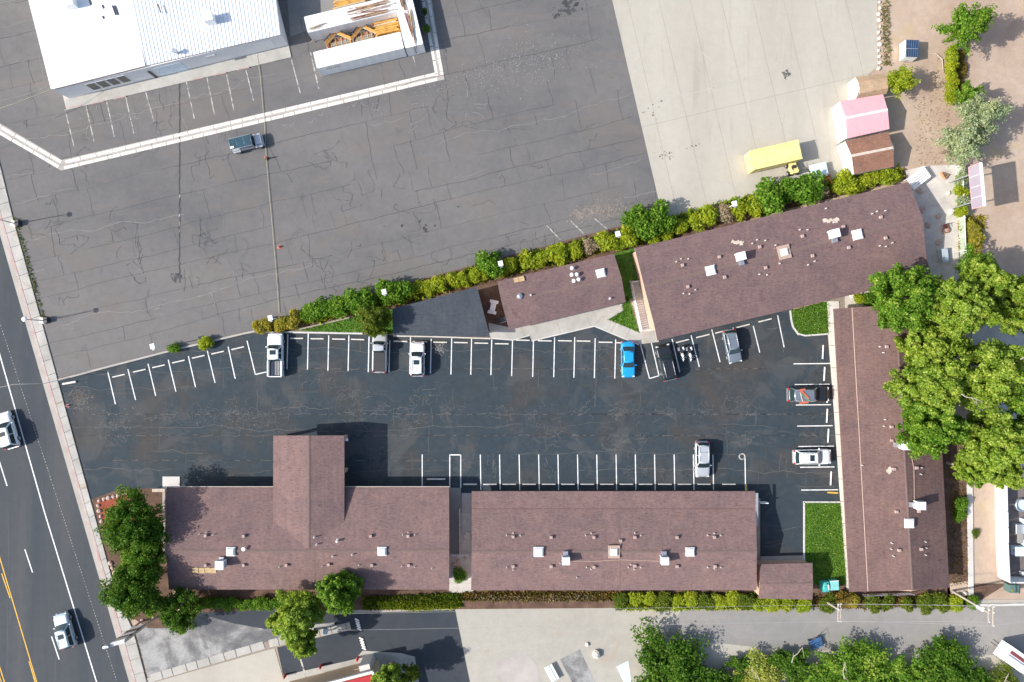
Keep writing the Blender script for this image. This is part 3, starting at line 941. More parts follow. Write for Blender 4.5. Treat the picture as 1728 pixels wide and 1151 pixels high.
ROOFS = {}
def building(name, label, cat, rv, faces, loop, ins, gables=(), mats=None, wall='stucco', thick=0.22, group=None, ridge=(), seams=()):
    mats = mats or [M['shingle'], M['fascia_dark']]
    verts = [W(*p) for p in rv]
    cx = sum(v.x for v in verts) / len(verts)
    cy = sum(v.y for v in verts) / len(verts)
    root = thing(name, label, cat, (cx, cy, 0), group=group)
    vs, fs, ms, tops = shell(verts, faces, thick)
    rf = MB().add(vs, fs, ms).build('roof', mats, root)
    ROOFS[root.name] = [[verts[k] for k in f] for f in tops]
    poly = [(verts[k].x, verts[k].y) for k in loop]
    area = sum(poly[i][0] * poly[(i + 1) % len(poly)][1] - poly[(i + 1) % len(poly)][0] * poly[i][1] for i in range(len(poly)))
    if area < 0:
        loop = loop[::-1]
        poly = poly[::-1]
        ins = [ins[(len(ins) - 2 - i) % len(ins)] for i in range(len(ins))]
    q = inset(poly, ins)
    mb = MB()
    n = len(q)
    hz = [verts[k].z - thick - .01 for k in loop]
    top = min(hz)
    mb.prism(q, -.02, top)
    for k, rk in gables:
        i = [j for j in range(n) if {loop[j], loop[(j + 1) % n]} == set(k)][0]
        a, b = Vector(q[i]), Vector(q[(i + 1) % n])
        d = (b - a)
        t = (Vector((verts[rk].x, verts[rk].y)) - a).dot(d) / d.length_squared
        p = a + d * t
        ha, hb = hz[i], hz[(i + 1) % n]
        nrm = Vector((-d.y, d.x)).normalized() * .12
        tri = [(a.x, a.y, top - .01), (b.x, b.y, top - .01), (b.x, b.y, hb), (p.x, p.y, verts[rk].z - thick - .01), (a.x, a.y, ha)]
        tri2 = [(x + nrm.x, y + nrm.y, z) for x, y, z in tri]
        m = len(tri)
        mb.add(tri + tri2, [tuple(range(m)), tuple(range(m, 2 * m))[::-1]] + [(j, m + j, m + (j + 1) % m, (j + 1) % m) for j in range(m)])
    mb.build('wall', M[wall], root)
    for a, b, w, mat, nm in ridge:
        va, vb = verts[a], verts[b]
        d = (vb - va).normalized()
        s = Vector((-d.y, d.x, 0)) * w / 2
        mbr = MB()
        up = Vector((0, 0, .03))
        lo = Vector((0, 0, -.015))
        mbr.add([va + s + lo, va + up, va - s + lo, vb + s + lo, vb + up, vb - s + lo], [(0, 1, 4, 3), (1, 2, 5, 4)])
        mbr.build(nm, M[mat], rf)
    return root, rf, verts

def on_roof(root, px, py):
    """the point of this roof seen at a pixel of the photograph"""
    g = W(px, py, 0)
    d = (g - CAMP)
    best = None
    for f in ROOFS[root.name]:
        nrm = (f[1] - f[0]).cross(f[2] - f[0])
        if nrm.length < 1e-9:
            nrm = (f[2] - f[0]).cross(f[3] - f[0])
        den = nrm.dot(d)
        if abs(den) < 1e-9:
            continue
        t = nrm.dot(f[0] - CAMP) / den
        p = CAMP + d * t
        if inside((p.x, p.y), [(v.x, v.y) for v in f]):
            if best is None or p.z > best.z:
                best = p
    if best is None:
        f = ROOFS[root.name][0]
        best = W(px, py, f[0].z)
    return best

MOT = 'brown shingled motel wings around the dark lot'
A, A_rf, Av = building('motel_office', 'long brown shingled motel wing beside the street with a projecting entrance canopy roof', 'building',
    [(281, 823, 2.8), (758, 823, 2.8), (758, 929, 4.5), (280, 930, 4.5), (285, 995, 2.8), (758, 995, 2.8)],
    [(0, 1, 2, 3), (3, 2, 5, 4)], [0, 1, 5, 4], [.9, .25, .5, .3], [((1, 5), 2), ((0, 4), 3)], group=MOT, ridge=[(3, 2, .35, 'ridge', 'ridge_cap')])
pv = [W(461, 735, 3.7), W(521, 735, 4.45), W(581, 735, 3.7), W(581, 889, 3.72), W(521, 928, 4.45), W(461, 889, 3.72)]
vs, fs, ms, tops = shell(pv, [(0, 1, 4, 5), (1, 2, 3, 4)], .25)
canopy = MB().add(vs, fs, ms).build('canopy_roof', [roof_mat('shingle_canopy', (.132, .082, .076), (.228, .154, .142), R(90)), M['fascia_dark']], A)
for fc in tops:
    ROOFS[A.name].append([pv[k] for k in fc])
mbr = MB()
mbr.add([pv[1] + Vector((-.18, 0, -.01)), pv[1] + Vector((0, 0, .03)), pv[1] + Vector((.18, 0, -.01)), pv[4] + Vector((-.18, 0, -.01)), pv[4] + Vector((0, 0, .03)), pv[4] + Vector((.18, 0, -.01))], [(0, 1, 4, 3), (1, 2, 5, 4)])
mbr.build('ridge_cap', M['ridge'], canopy)
for px, py in ((468, 742), (574, 742), (468, 800), (574, 800)):
    p = W(px, py, 3.4)
    MB().box(p.x, p.y, 1.72, .4, .4, 3.48).build('column', M['stucco'], A)
lp = W(584, 742, 3.1)
MB().box(lp.x, lp.y, 3.1, .5, .3, .3).build('lamp', M['white_box'], A)
e0, e1 = W(281, 822.3, 2.72), W(461, 822.3, 2.72)
MB().box((e0.x + e1.x) / 2, e0.y + .06, 2.66, e1.x - e0.x, .10, .16).build('roof_gutter', M['fascia'], A)
e0, e1 = W(582, 822.3, 2.72), W(758, 822.3, 2.72)
MB().box((e0.x + e1.x) / 2, e0.y + .06, 2.66, e1.x - e0.x, .10, .16).build('roof_gutter', M['fascia'], A)

B, B_rf, Bv = building('motel_wing', 'middle brown motel wing with seam and white rooftop units above the straight row of stalls', 'building',
    [(796, 829, 1.95), (1274, 829, 1.95), (1276, 859, 2.4), (796, 859, 2.4), (1277, 931, 3.7), (796, 931, 3.7), (1277, 996, 2.4), (795, 996, 2.4)],
    [(0, 1, 2, 3), (3, 2, 4, 5), (5, 4, 6, 7)], [0, 1, 6, 7], [1.6, .25, .5, .25], [((1, 6), 4), ((0, 7), 5)], group=MOT,
    ridge=[(5, 4, .35, 'ridge', 'ridge_cap'), (3, 2, .14, 'fascia_dark', 'flashing')])
D, D_rf, Dv = building('motel_wing', 'brown motel wing along the east side, partly under the big trees', 'building',
    [(1407, 521, 2.5), (1438, 519, 2.95), (1512, 515, 4.3), (1577, 512, 2.8), (1434, 999, 2.5), (1465, 998, 2.95), (1540, 996, 4.3), (1602, 992, 2.8)],
    [(0, 1, 5, 4), (1, 2, 6, 5), (2, 3, 7, 6)], [0, 3, 7, 4], [.3, .5, .3, 1.4], [((0, 3), 2), ((4, 7), 6)], group=MOT, mats=[M['shingle_east'], M['fascia_dark']],
    ridge=[(2, 6, .35, 'ridge', 'ridge_cap'), (1, 5, .12, 'flashing', 'flashing')])
E, E_rf, Ev = building('motel_wing', 'largest tilted brown motel wing between the hedge and the angled stalls', 'building',
    [(1071, 419, 2.8), (1533, 307, 2.8), (1557, 368, 4.3), (1087, 484, 4.3), (1564, 438, 3.1), (1104, 549, 3.1), (1572, 466, 2.6), (1109, 575, 2.6)],
    [(0, 1, 2, 3), (3, 2, 4, 5), (5, 4, 6, 7)], [0, 1, 6, 7], [.4, .2, 1.4, .04], [((0, 7), 3), ((1, 6), 2)], group=MOT, mats=[M['shingle_skew'], M['fascia']],
    ridge=[(3, 2, .35, 'ridge', 'ridge_cap'), (5, 4, .10, 'ridge', 'flashing')])
F, F_rf, Fv = building('motel_wing', 'smaller tilted brown motel cottage beside the charcoal roof', 'building',
    [(839, 475, 2.6), (1036, 428, 2.6), (1049, 469, 3.5), (846, 508, 3.5), (1056, 510, 2.4), (859, 557, 2.4)],
    [(0, 1, 2, 3), (3, 2, 4, 5)], [0, 1, 4, 5], [.3, .2, .6, .1], [((1, 4), 2), ((0, 5), 3)], group=MOT, mats=[M['shingle_skew'], M['fascia']],
    ridge=[(3, 2, .3, 'ridge', 'ridge_cap')])
G, G_rf, Gv = building('carport', 'charcoal roofed carport next to the round olive tree', 'building',
    [(662, 521, 3.0), (805, 484, 3.0), (827, 569, 2.6), (663, 566, 2.6)], [(0, 1, 2, 3)], [0, 1, 2, 3], [.4, .3, .5, .4], mats=[M['slate'], M['dark_metal']])
U, U_rf, Uv = building('utility_shed', 'small brown roofed utility building next to the teal bins', 'building',
    [(1283, 952, 2.5), (1371, 950, 2.5), (1372, 985, 3.1), (1283, 985, 3.1), (1371, 1012, 2.3), (1281, 1010, 2.3)],
    [(0, 1, 2, 3), (3, 2, 4, 5)], [0, 1, 4, 5], [.3, .2, .3, .02], [((1, 4), 2), ((0, 5), 3)], ridge=[(3, 2, .25, 'ridge', 'ridge_cap')])

# seams and trims on the roofs
def roof_line(root, rf, pts, w, mat, name, lift=.02):
    mb = MB()
    q = [on_roof(root, *p) for p in pts]
    for a, b in zip(q, q[1:]):
        d = (b - a).normalized()
        s = Vector((-d.y, d.x, 0)).normalized() * w / 2
        up = Vector((0, 0, lift))
        mb.add([a + s + up, a - s + up, b - s + up, b + s + up, a + s, a - s, b - s, b + s], [(0, 1, 2, 3), (0, 4, 5, 1), (1, 5, 6, 2), (2, 6, 7, 3), (3, 7, 4, 0)])
    return mb.build(name, M[mat], rf)
roof_line(B, B_rf, [(1045.5, 862), (1045.5, 895), (1046, 930.5)], .10, 'ridge', 'seam')
roof_line(B, B_rf, [(1046, 932), (1046, 994)], .10, 'ridge', 'seam')
roof_line(B, B_rf, [(1047, 915), (1047.5, 930)], .08, 'flashing', 'conduit', .05)
roof_line(B, B_rf, [(960, 946.5), (1005, 947), (1047, 944.5), (1075, 945.5), (1114, 947)], .07, 'flashing', 'conduit', .05)
roof_line(A, A_rf, [(531, 932), (531, 992)], .08, 'ridge', 'seam')
roof_line(D, D_rf, [(1537, 765), (1542, 790), (1543, 843)], .07, 'flashing', 'conduit', .05)
roof_line(D, D_rf, [(1462, 743), (1525, 745)], .07, 'ridge', 'seam', .012)
roof_line(E, E_rf, [(1307, 418), (1314, 444)], .07, 'flashing', 'conduit', .05)
a0, b0 = W(1276, 832, 2.4), W(1277, 888, 2.6)
MB().box((a0.x + b0.x) / 2 + .1, (a0.y + b0.y) / 2, 2.4, .3, abs(a0.y - b0.y), .12).build('roof_gutter', M['grey_metal'], B)
a0 = W(1288, 848, 1.0)
MB().box(a0.x, a0.y, 1.0, 1.1, .12, .9).build('railing', M['white_metal'], B)


# western edge and sill of the office
a0, b0 = W(276, 826, 0), W(283, 940, 0)
MB().box((a0.x + b0.x) / 2, (a0.y + b0.y) / 2, .25, .35, abs(a0.y - b0.y), .5, 0).build('planter_wall', M['gutter_concrete'], A)
a0, b0 = W(262, 823, 0), W(283, 824, 0)
MB().box((a0.x + b0.x) / 2, a0.y - .2, .4, b0.x - a0.x, .4, .8).build('planter_wall', M['fascia'], A)
a0 = W(270, 932, 0)
MB().box(a0.x, a0.y, .35, 1.4, .3, .7).build('planter_wall', M['fascia'], A)

# rooftop pieces: each belongs to its building
def vent(root, px, py, rz=0.0, s=.38):
    p = on_roof(root, px, py)
    mb = MB()
    mb.box(p.x, p.y, p.z + .05, s * .7, s * .7, .36, rz)
    mb.box(p.x, p.y, p.z + .28, s, s * 1.08, .12, rz, 0, .85)
    mb.build('roof_vent', M['vent_tan'], root)
def pipe(root, px, py, r=.07, h=.35, mat='pipe_white'):
    p = on_roof(root, px, py)
    mb = MB()
    mb.cyl(p.x, p.y, p.z - .1, p.z + .03, r * 2.0, 8, 0, r * 1.5)
    mb.cyl(p.x, p.y, p.z + .03, p.z + h, r, 8)
    mb.cyl(p.x, p.y, p.z + h, p.z + h + .05, r * 1.35, 8, 0, r)
    mb.build('vent_pipe', M[mat], root)
def skylight(root, px, py, s=1.05, rz=0.0, frame=0.0):
    p = on_roof(root, px, py)
    mb = MB()
    if frame:
        mb.box(p.x, p.y, p.z + .03, frame, frame * 1.1, .14, rz)
    else:
        mb.box(p.x, p.y, p.z + .04, s + .12, s + .12, .2, rz)
    k = mb.build('skylight_curb', M['flashing'] if frame else M['white_box'], root)
    mb = MB()
    z0 = p.z + (.10 if frame else .14)
    mb.box(p.x, p.y, z0 + .09, s, s, .18, rz, 0, .86)
    mb.box(p.x, p.y, z0 + .20, s * .86, s * .86, .05, rz, 0, .8)
    mb.build('skylight_dome', M['white_box'], k)
def cooler(root, px, py, rz=0.0, s=1.0, duct=(0, .75), h=1.05):
    p = on_roof(root, px, py)
    mb = MB()
    mb.box(p.x, p.y, p.z + .2 + h / 2, s, s, h, rz)
    for k in (-.4, .4):
        for j in (-.4, .4):
            a, b = rot2(k * s, j * s, rz)
            mb.box(p.x + a, p.y + b, p.z + .05, .08, .08, .4, rz)
    body = mb.build('swamp_cooler', M['white_box'], root)
    mb = MB()
    mb.box(p.x, p.y, p.z + .2 + h + .02, s * 1.06, s * 1.06, .05, rz, 0, .94)
    mb.build('lid', M['white_box'], body)
    for k in range(4):
        a, b = rot2(*[(s / 2 + .015, 0), (0, s / 2 + .015), (-s / 2 - .015, 0), (0, -s / 2 - .015)][k], rz)
        mb = MB()
        for q in range(5):
            mb.box(p.x + a, p.y + b, p.z + .36 + q * .17, .03 if k % 2 == 0 else s * .8, s * .8 if k % 2 == 0 else .03, .05, rz)
        mb.build('louver', M['grey_metal'], body)
    a, b = rot2(duct[0], duct[1], rz)
    mb = MB()
    mb.box(p.x + a, p.y + b, p.z + .28, .6, .62, .75, rz)
    mb.build('duct', M['steel'], body)

for px, py in [(348, 903), (412, 904), (626, 904), (689, 904), (348, 953), (412, 953), (484, 953), (555, 952), (628, 953), (690, 953)]:
    vent(A, px, py)
for px, py in [(337, 901), (360, 902), (349, 898), (680, 902), (689, 898), (700, 902), (472, 956), (544, 955), (678, 955), (700, 956), (606, 953), (729, 959)]:
    pipe(A, px, py, .05, .28)
for px, py in [(535, 918), (562, 938), (595, 935), (531, 906)]:
    pipe(A, px, py, .08, .4)
pipe(A, 570, 912, .14, .5)
skylight(A, 390, 930.5, 1.0)
skylight(A, 645, 930, 1.0)
cooler(A, 377, 949, 0, 1.05, (.0, .55))
p = on_roof(A, 413, 926)
mb = MB(); mb.cyl(p.x, p.y, p.z, p.z + .3, .03, 6); mb.cyl(p.x - .05, p.y + .05, p.z + .3, p.z + .38, .10, 12, 0, .26)
mb.build('dish', M['white_box'], A)
for px, py in [(866, 905), (930, 906), (1002, 906), (1071, 906), (1142, 906), (1205, 906), (866, 955), (930, 955), (1002, 956), (1071, 954), (1142, 955), (1206, 955)]:
    vent(B, px, py)
for px, py in [(866, 899), (878, 903), (855, 903), (997.5, 899.5), (988, 903), (1071, 899), (1081, 903), (1205, 899.5), (1194, 903), (1216, 903), (866, 961), (855, 957), (990, 957), (997, 960), (1064, 952), (1060, 957), (1070, 960), (1081, 957), (1194, 957), (1205, 959), (1216, 957), (945, 950), (973, 974)]:
    pipe(B, px, py, .055, .28)
skylight(B, 909, 931, 1.15)
skylight(B, 1036, 931, .95, 0, 1.5)
skylight(B, 1164.5, 931, 1.02)
cooler(B, 954, 942, 0, .95)
cooler(B, 1119, 942, 0, .95)
p = on_roof(B, 1047, 912)
MB().box(p.x, p.y, p.z + .15, .34, .34, .34).build('junction_box', M['vent_tan'], B)
for px, py in [(1151, 448), (1160, 484), (1213, 434), (1222, 468), (1281, 417), (1291, 452), (1353, 399), (1370, 432), (1422, 383), (1431, 418), (1485, 367), (1493, 402)]:
    vent(E, px, py, TH, .40)
for px, py in [(1141, 442), (1149, 437), (1161, 437), (1153, 495), (1163, 496), (1173, 489), (1269, 411), (1277, 405), (1291, 406), (1281, 463), (1294, 464), (1349, 388), (1362, 388), (1363, 447), (1374, 441), (1471, 361), (1479, 357), (1493, 356), (1484, 415), (1494, 416), (1505, 410), (1393, 352), (1308, 414), (1315, 445)]:
    pipe(E, px, py, .06, .28)
skylight(E, 1199, 456.5, 1.1, TH)
skylight(E, 1323, 425.5, .95, TH, 1.6)
skylight(E, 1446.5, 396, 1.15, TH)
cooler(E, 1246.5, 434, TH, 1.0, (.02, -.8))
cooler(E, 1403, 396, TH, 1.05, (.02, -.8))
def patch(root, rf, px, py, sx, sy, n, seed, mat='sealant'):
    rng = random.Random(seed)
    mb = MB()
    for _ in range(n):
        c = on_roof(root, px + rng.gauss(0, sx), py + rng.gauss(0, sy))
        r = rng.uniform(.12, .34)
        k = 7
        ring = []
        for i in range(k):
            t = 2 * PI * i / k
            q = r * rng.uniform(.7, 1.2)
            x, y = c.x + q * math.cos(t), c.y + q * math.sin(t)
            ring.append((x, y, c.z + .035 + rng.uniform(0, .01)))
        mb.add(ring, [tuple(range(k))])
    mb.build('sealant_patch', M[mat], rf, kind='stuff')
patch(E, E_rf, 1245, 410, 4.5, 1.6, 9, 1)
patch(E, E_rf, 1392, 374, 1.5, 2, 5, 2)
patch(E, E_rf, 1406, 373, 3.5, 1.6, 7, 3)
patch(D, D_rf, 1500, 796, 2, 4, 6, 4)
for px, py in [(965, 453), (964.5, 464), (973, 463.5), (968, 474.5), (976, 472)]:
    p = on_roof(F, px, py)
    mb = MB(); mb.cyl(p.x, p.y, p.z - .1, p.z + .45, .12, 10); mb.cyl(p.x, p.y, p.z + .45, p.z + .62, .27, 12, 0, .14)
    mb.build('flue_cap', M['white_box'], F)
skylight(F, 1014, 461.5, 1.05, TH)
p = on_roof(F, 877, 500)
mb = MB(); mb.cyl(p.x, p.y, p.z - .1, p.z + .2, .38, 16); mb.ball((p.x, p.y, p.z + .2), .34, .34, .2, 14, 8)
mb.build('turbine_vent', M['steel'], F)
pipe(F, 895.5, 498, .09, .4); pipe(F, 1029, 503.5, .11, .35)
for px, py in [(1495, 585), (1499.5, 648), (1503, 720), (1507.5, 791), (1545, 789), (1511.5, 863), (1549, 862), (1516, 928), (1553, 926)]:
    vent(D, px, py, R(90), .40)
for px, py in [(1484, 585), (1490, 595), (1493, 708), (1491, 719), (1503, 790), (1554, 789), (1553, 800), (1504, 916), (1503, 926), (1507, 938), (1561, 914), (1562, 924), (1561, 936), (1454, 785)]:
    pipe(D, px, py, .055, .28)
p = on_roof(D, 1504, 743)
MB().box(p.x, p.y, p.z + .12, .3, .3, .3).build('junction_box', M['vent_tan'], D)
skylight(D, 1534, 883, 1.05)
cooler(D, 1546, 850, R(90), 1.0, (0, .8))
cooler(D, 1527, 661, R(90), 1.0, (0, .8))
cooler(D, 1522, 750, R(90), 1.0, (0, .8))

# thin boards left on two of the roofs: loose things
def board(root, px, py, w, d, rz, label, group):
    p = on_roof(root, px, py)
    q = on_roof(root, px, py + 4)
    s = (q.z - p.z) / (p.y - q.y)
    o = MB().box(0, 0, .05, w, d, .04).build('plywood_board', M['plywood'], world=False)
    o.location = p
    o.rotation_euler = (-math.atan(s), 0, rz)
    return tag(o, label, 'board', group)
gb = 'plywood boards lying on the motel roofs'
for k, (px, lab) in enumerate([(330, 'leftmost plywood board in the row on the office roof'), (340.5, 'plywood board second from the left in the row on the office roof'),
                               (350.5, 'plywood board third from the left in the row on the office roof'), (360, 'rightmost plywood board in the row on the office roof')]):
    board(A, px, 962 + (k % 2) * .6, .72, .8, .03 * (k - 1), lab, gb)
board(F, 871, 473, .6, .62, TH, 'left one of two pale boards on the tilted cottage roof', gb)
board(F, 880, 471, .74, .68, TH, 'right one of two pale boards on the tilted cottage roof', gb)

# the white shop of the north-west corner
def at_line(a, b, t, z, out=0.0):
    d = (b - a)
    n = Vector((d.y, -d.x, 0)).normalized()
    p = a + d * t + n * out
    return Vector((p.x, p.y, z))
shop = thing('shop_building', 'large white shop building with flat white and ribbed metal roof halves', 'building', (W(265, 30).x, W(265, 30).y, 0))
h0 = 3.5
wp = [W(15, -130, h0), W(186, -170, h0), W(245, 111, h0), W(86, 151, h0)]
vs, fs, ms, _ = shell(wp, [(0, 1, 2, 3)], .25)
MB().add(vs, fs, ms).build('flat_roof', [M['white_roof'], M['fascia']], shop)
mp_ = [W(186, -170, 4.3), W(437, -230, 4.3), W(474, 58.5, 3.35), W(245.5, 111, 3.35)]
vs, fs, ms, _ = shell(mp_, [(0, 1, 2, 3)], .2)
mroof = MB().add(vs, fs, ms).build('metal_roof', [M['metal_roof'], M['fascia']], shop)
nr = 38
for k in range(nr + 1):
    t = (k + .3) / (nr + .6)
    a = mp_[3].lerp(mp_[2], t); b = mp_[0].lerp(mp_[1], t)
    d = (b - a).normalized(); s = Vector((-d.y, d.x, 0)).normalized() * .05
    up = Vector((0, 0, .055))
    MB().add([a + s * 1.6, a + s + up, a - s + up, a - s * 1.6, b + s * 1.6, b + s + up, b - s + up, b - s * 1.6], [(0, 1, 5, 4), (1, 2, 6, 5), (2, 3, 7, 6), (0, 3, 2, 1)]).build('rib', M['metal_roof'], mroof)
wa, wb = W(86, 151, h0), W(474, 58.5, 3.35)
ga, gb_ = Vector((wa.x + .12, wa.y + .05, 0)), Vector((wb.x - .1, wb.y + .05, 0))
dn = (gb_ - ga).normalized(); nn = Vector((-dn.y, dn.x, 0))
fp = [ga, gb_, gb_ + nn * 21, ga + nn * 21]
MB().prism([(p.x, p.y) for p in fp], -.02, 3.12).build('wall', M['wall_grey'], shop)
def wall_piece(t0, t1, z0, z1, mat, name, par, dep=.06):
    a, b = ga.lerp(gb_, t0), ga.lerp(gb_, t1)
    o = Vector((dn.y, -dn.x, 0))
    q = [a, b, b + o * dep, a + o * dep]
    return MB().prism([(p.x, p.y) for p in q], z0, z1, 0, None, True).build(name, M[mat], par)
for k in range(4):
    t = .125 + k * .045
    fr = wall_piece(t, t + .041, .7, 2.7, 'wall_white', 'window', shop, .05)
    wall_piece(t + .003, t + .038, .82, 2.58, 'glass', 'pane', fr, .07)
fr = wall_piece(.425, .545, .1, 2.5, 'light_blue', 'garage_door', shop, .05)
for z in (.7, 1.3, 1.9):
    wall_piece(.427, .543, z, z + .04, 'wall_grey', 'groove', fr, .065)
wall_piece(.395, .405, .05, 2.2, 'dark_metal', 'downpipe', shop, .12)
wall_piece(.66, .70, 2.2, 2.5, 'steel', 'wall_vent', shop, .25)
wall_piece(.87, .95, .8, 2.5, 'wall_white', 'door_panel', shop, .05)
for px, py, s, hh in ((351, 28.5, 1.15, 1.2), (114, 1, 1.2, 1.0)):
    p = W(px, py, 4.6)
    MB().box(p.x, p.y, 3.5 + hh / 2, s, s, hh + .3, TH).box(p.x, p.y, 3.7 + hh, s * 1.05, s * 1.05, .06, TH).build('rooftop_unit', M['white_box'], shop)
for px, py, l, a in ((192, 17, 1.3, 1.3), (196, 17, 1.3, 1.3), (151, 2, .9, 1.3), (173, 11, .5, 1.6), (173.5, 29, .4, 1.6), (272, 17, 1.2, 1.4)):
    p = W(px, py, h0 + .1)
    MB().box(p.x, p.y, h0 + (.06 if px < 245 else .55), l, .13, .1, -a if a == 0 else TH + PI / 2 + .1).build('roof_slot', M['dark_metal'], shop)
p = W(297, 88, 3.7)
MB().cyl(p.x, p.y, 3.3, 4.1, .18, 10).cyl(p.x, p.y, 4.1, 4.25, .35, 10).build('flue_cap', M['steel'], shop)

# sheds at the edge of the concrete lot
SH = 'garden sheds in a row'
def shed(label, rv, faces, loop, gab, mats, wall, ridge):
    return building('garden_shed', label, 'shed', rv, faces, loop, [.08, .08, .08, .03], gab, mats, wall, .10, SH, ridge)
s1 = shed('brown shingled garden shed with white front, lowest of the row', [(1426, 238, 2.3), (1499, 222, 2.3), (1507, 249, 3.2), (1437, 263, 3.2), (1509, 281, 2.3), (1441, 294, 2.3)], [(0, 1, 2, 3), (3, 2, 4, 5)], [0, 1, 4, 5],
     [((1, 4), 2), ((0, 5), 3)], [M['shed_brown'], M['wall_white']], 'wall_white', [(3, 2, .34, 'sealant', 'ridge_cap')])
s2 = shed('pink metal roofed garden shed with white front', [(1417, 171, 2.5), (1490, 159, 2.5), (1498, 185, 3.2), (1427, 199, 3.2), (1501, 217.5, 2.5), (1428.5, 234, 2.5)], [(0, 1, 2, 3), (3, 2, 4, 5)], [0, 1, 4, 5],
     [((1, 4), 2), ((0, 5), 3)], [M['pink_roof'], M['wall_white']], 'wall_white', [(3, 2, .28, 'white_metal', 'ridge_cap')])
for k in range(12):
    for (i0, i1, j0, j1) in ((0, 3, 1, 2), (3, 5, 2, 4)):
        v = s2[2]
        a = v[i0].lerp(v[j0], (k + .5) / 12); b = v[i1].lerp(v[j1], (k + .5) / 12)
        s = (v[j0] - v[i0]).normalized() * .03
        up = Vector((0, 0, .016))
        MB().add([a - s, a + s, a + up, b - s, b + s, b + up], [(0, 2, 5, 3), (2, 1, 4, 5), (0, 1, 2), (3, 5, 4)]).build('rib', M['pink_roof'], s2[1])
s3 = shed('small tan barn roofed garden shed under the round lime tree', [(1443, 130, 2.1), (1491, 124, 2.1), (1497, 131, 2.75), (1448, 138, 2.75), (1499, 140, 3.0), (1450, 148, 3.0), (1499, 149, 2.75), (1450, 158, 2.75), (1496, 158, 2.1), (1444, 166, 2.1)],
     [(0, 1, 2, 3), (3, 2, 4, 5), (5, 4, 6, 7), (7, 6, 8, 9)], [0, 1, 8, 9], [((1, 8), 4), ((0, 9), 5)], [M['shed_tan'], M['wall_white']], 'wall_white', [])
for s_ in (s1, s2, s3):
    root, rf, v = s_
    # a double door on the white front
    n = len(v)
    a = Vector((v[0].x, v[0].y, 0)); b = Vector((v[n - 1].x, v[n - 1].y, 0))
    d = (b - a).normalized(); o = Vector((d.y, -d.x, 0))
    if o.x > 0: o = -o
    for t0, t1 in ((.3, .495), (.505, .7)):
        q = [a.lerp(b, t0) - o * .05, a.lerp(b, t1) - o * .05, a.lerp(b, t1) + o * .03, a.lerp(b, t0) + o * .03]
        MB().prism([(p.x, p.y) for p in q], .1, 1.95).build('door', M['white_metal'], root)

# the red roofed restaurant at the bottom edge
red = thing('red_roof_building', 'tan walled building with red roof and white parapet at the bottom edge', 'building', (W(560, 1180).x, W(560, 1180).y, 0))
hh = 4.0
rp = [W(470, 1175, hh), W(629, 1134, hh), W(660, 1260, hh), W(500, 1300, hh)]
q2 = inset([(p.x, p.y) for p in rp][::-1], [.1] * 4)
MB().prism(q2, -.02, hh - .3).build('wall', plain('tan_wall', (.55, .42, .28), .9, var=.08), red)
MB().prism(inset(q2, [.25] * 4), hh - .3, hh - .05).build('roof', M['red_paint'], red)
q3 = inset([(p.x, p.y) for p in rp][::-1], [.0] * 4)
for i in range(4):
    a, b = q3[i], q3[(i + 1) % 4]
    mb = MB(); strip(mb, a, b, .3, hh - .28, 0, .34 + i * .003); mb.build('parapet', M['wall_white'], red)
a, b = Vector(P((611, 1104))[0]), Vector(P((628, 1100))[0])
MB().box(*W(620, 1119, 1.6)[:2], 1.6, 1.4, 1.0, 3.2, TH).build('entrance_panel', M['pale_concrete'], red)
for t in (.55, .7, .85):
    a = W(470, 1175, 0); b = W(629, 1134, 0)
p = W(600, 1132, 2.2)
MB().box(*W(604, 1128, 2.6)[:2], 2.6, .9, .12, .3, TH).build('wall_lamp', M['wood_grey'], red)
BL = 'red bollards before the red roofed building'
for px, py, lab in ((483, 1138, 'red bollard furthest from the striped speed bump'), (543, 1122, 'red bollard in the middle of the three'), (605, 1109, 'red bollard nearest the striped speed bump')):
    p = W(px, py)
    o = MB().cyl(p.x, p.y, 0, .95, .17, 12).ball((p.x, p.y, .95), .17, .17, .1, 12, 6).build('bollard', M['red_paint'])
    tag(o, lab, 'bollard', BL)
# striped speed bump
sb = thing('speed_bump', 'low black speed bump with two runs of pale stripes', 'speed bump', (W(605, 1068).x, W(605, 1068).y, 0))
for a, b in (((602, 1044), (607, 1064)), ((609, 1076), (615, 1097))):
    mb = MB(); strip(mb, W(*a), W(*b), .75, .005, 0, .05); mb.build('bump', M['rubber'], sb)
    for k in range(5):
        t = (k + .4) / 5
        c = W(a[0] + (b[0] - a[0]) * t, a[1] + (b[1] - a[1]) * t)
        MB().box(c.x, c.y, .056, .62, .22, .014, R(-28)).build('stripe', M['white_paint'], sb)

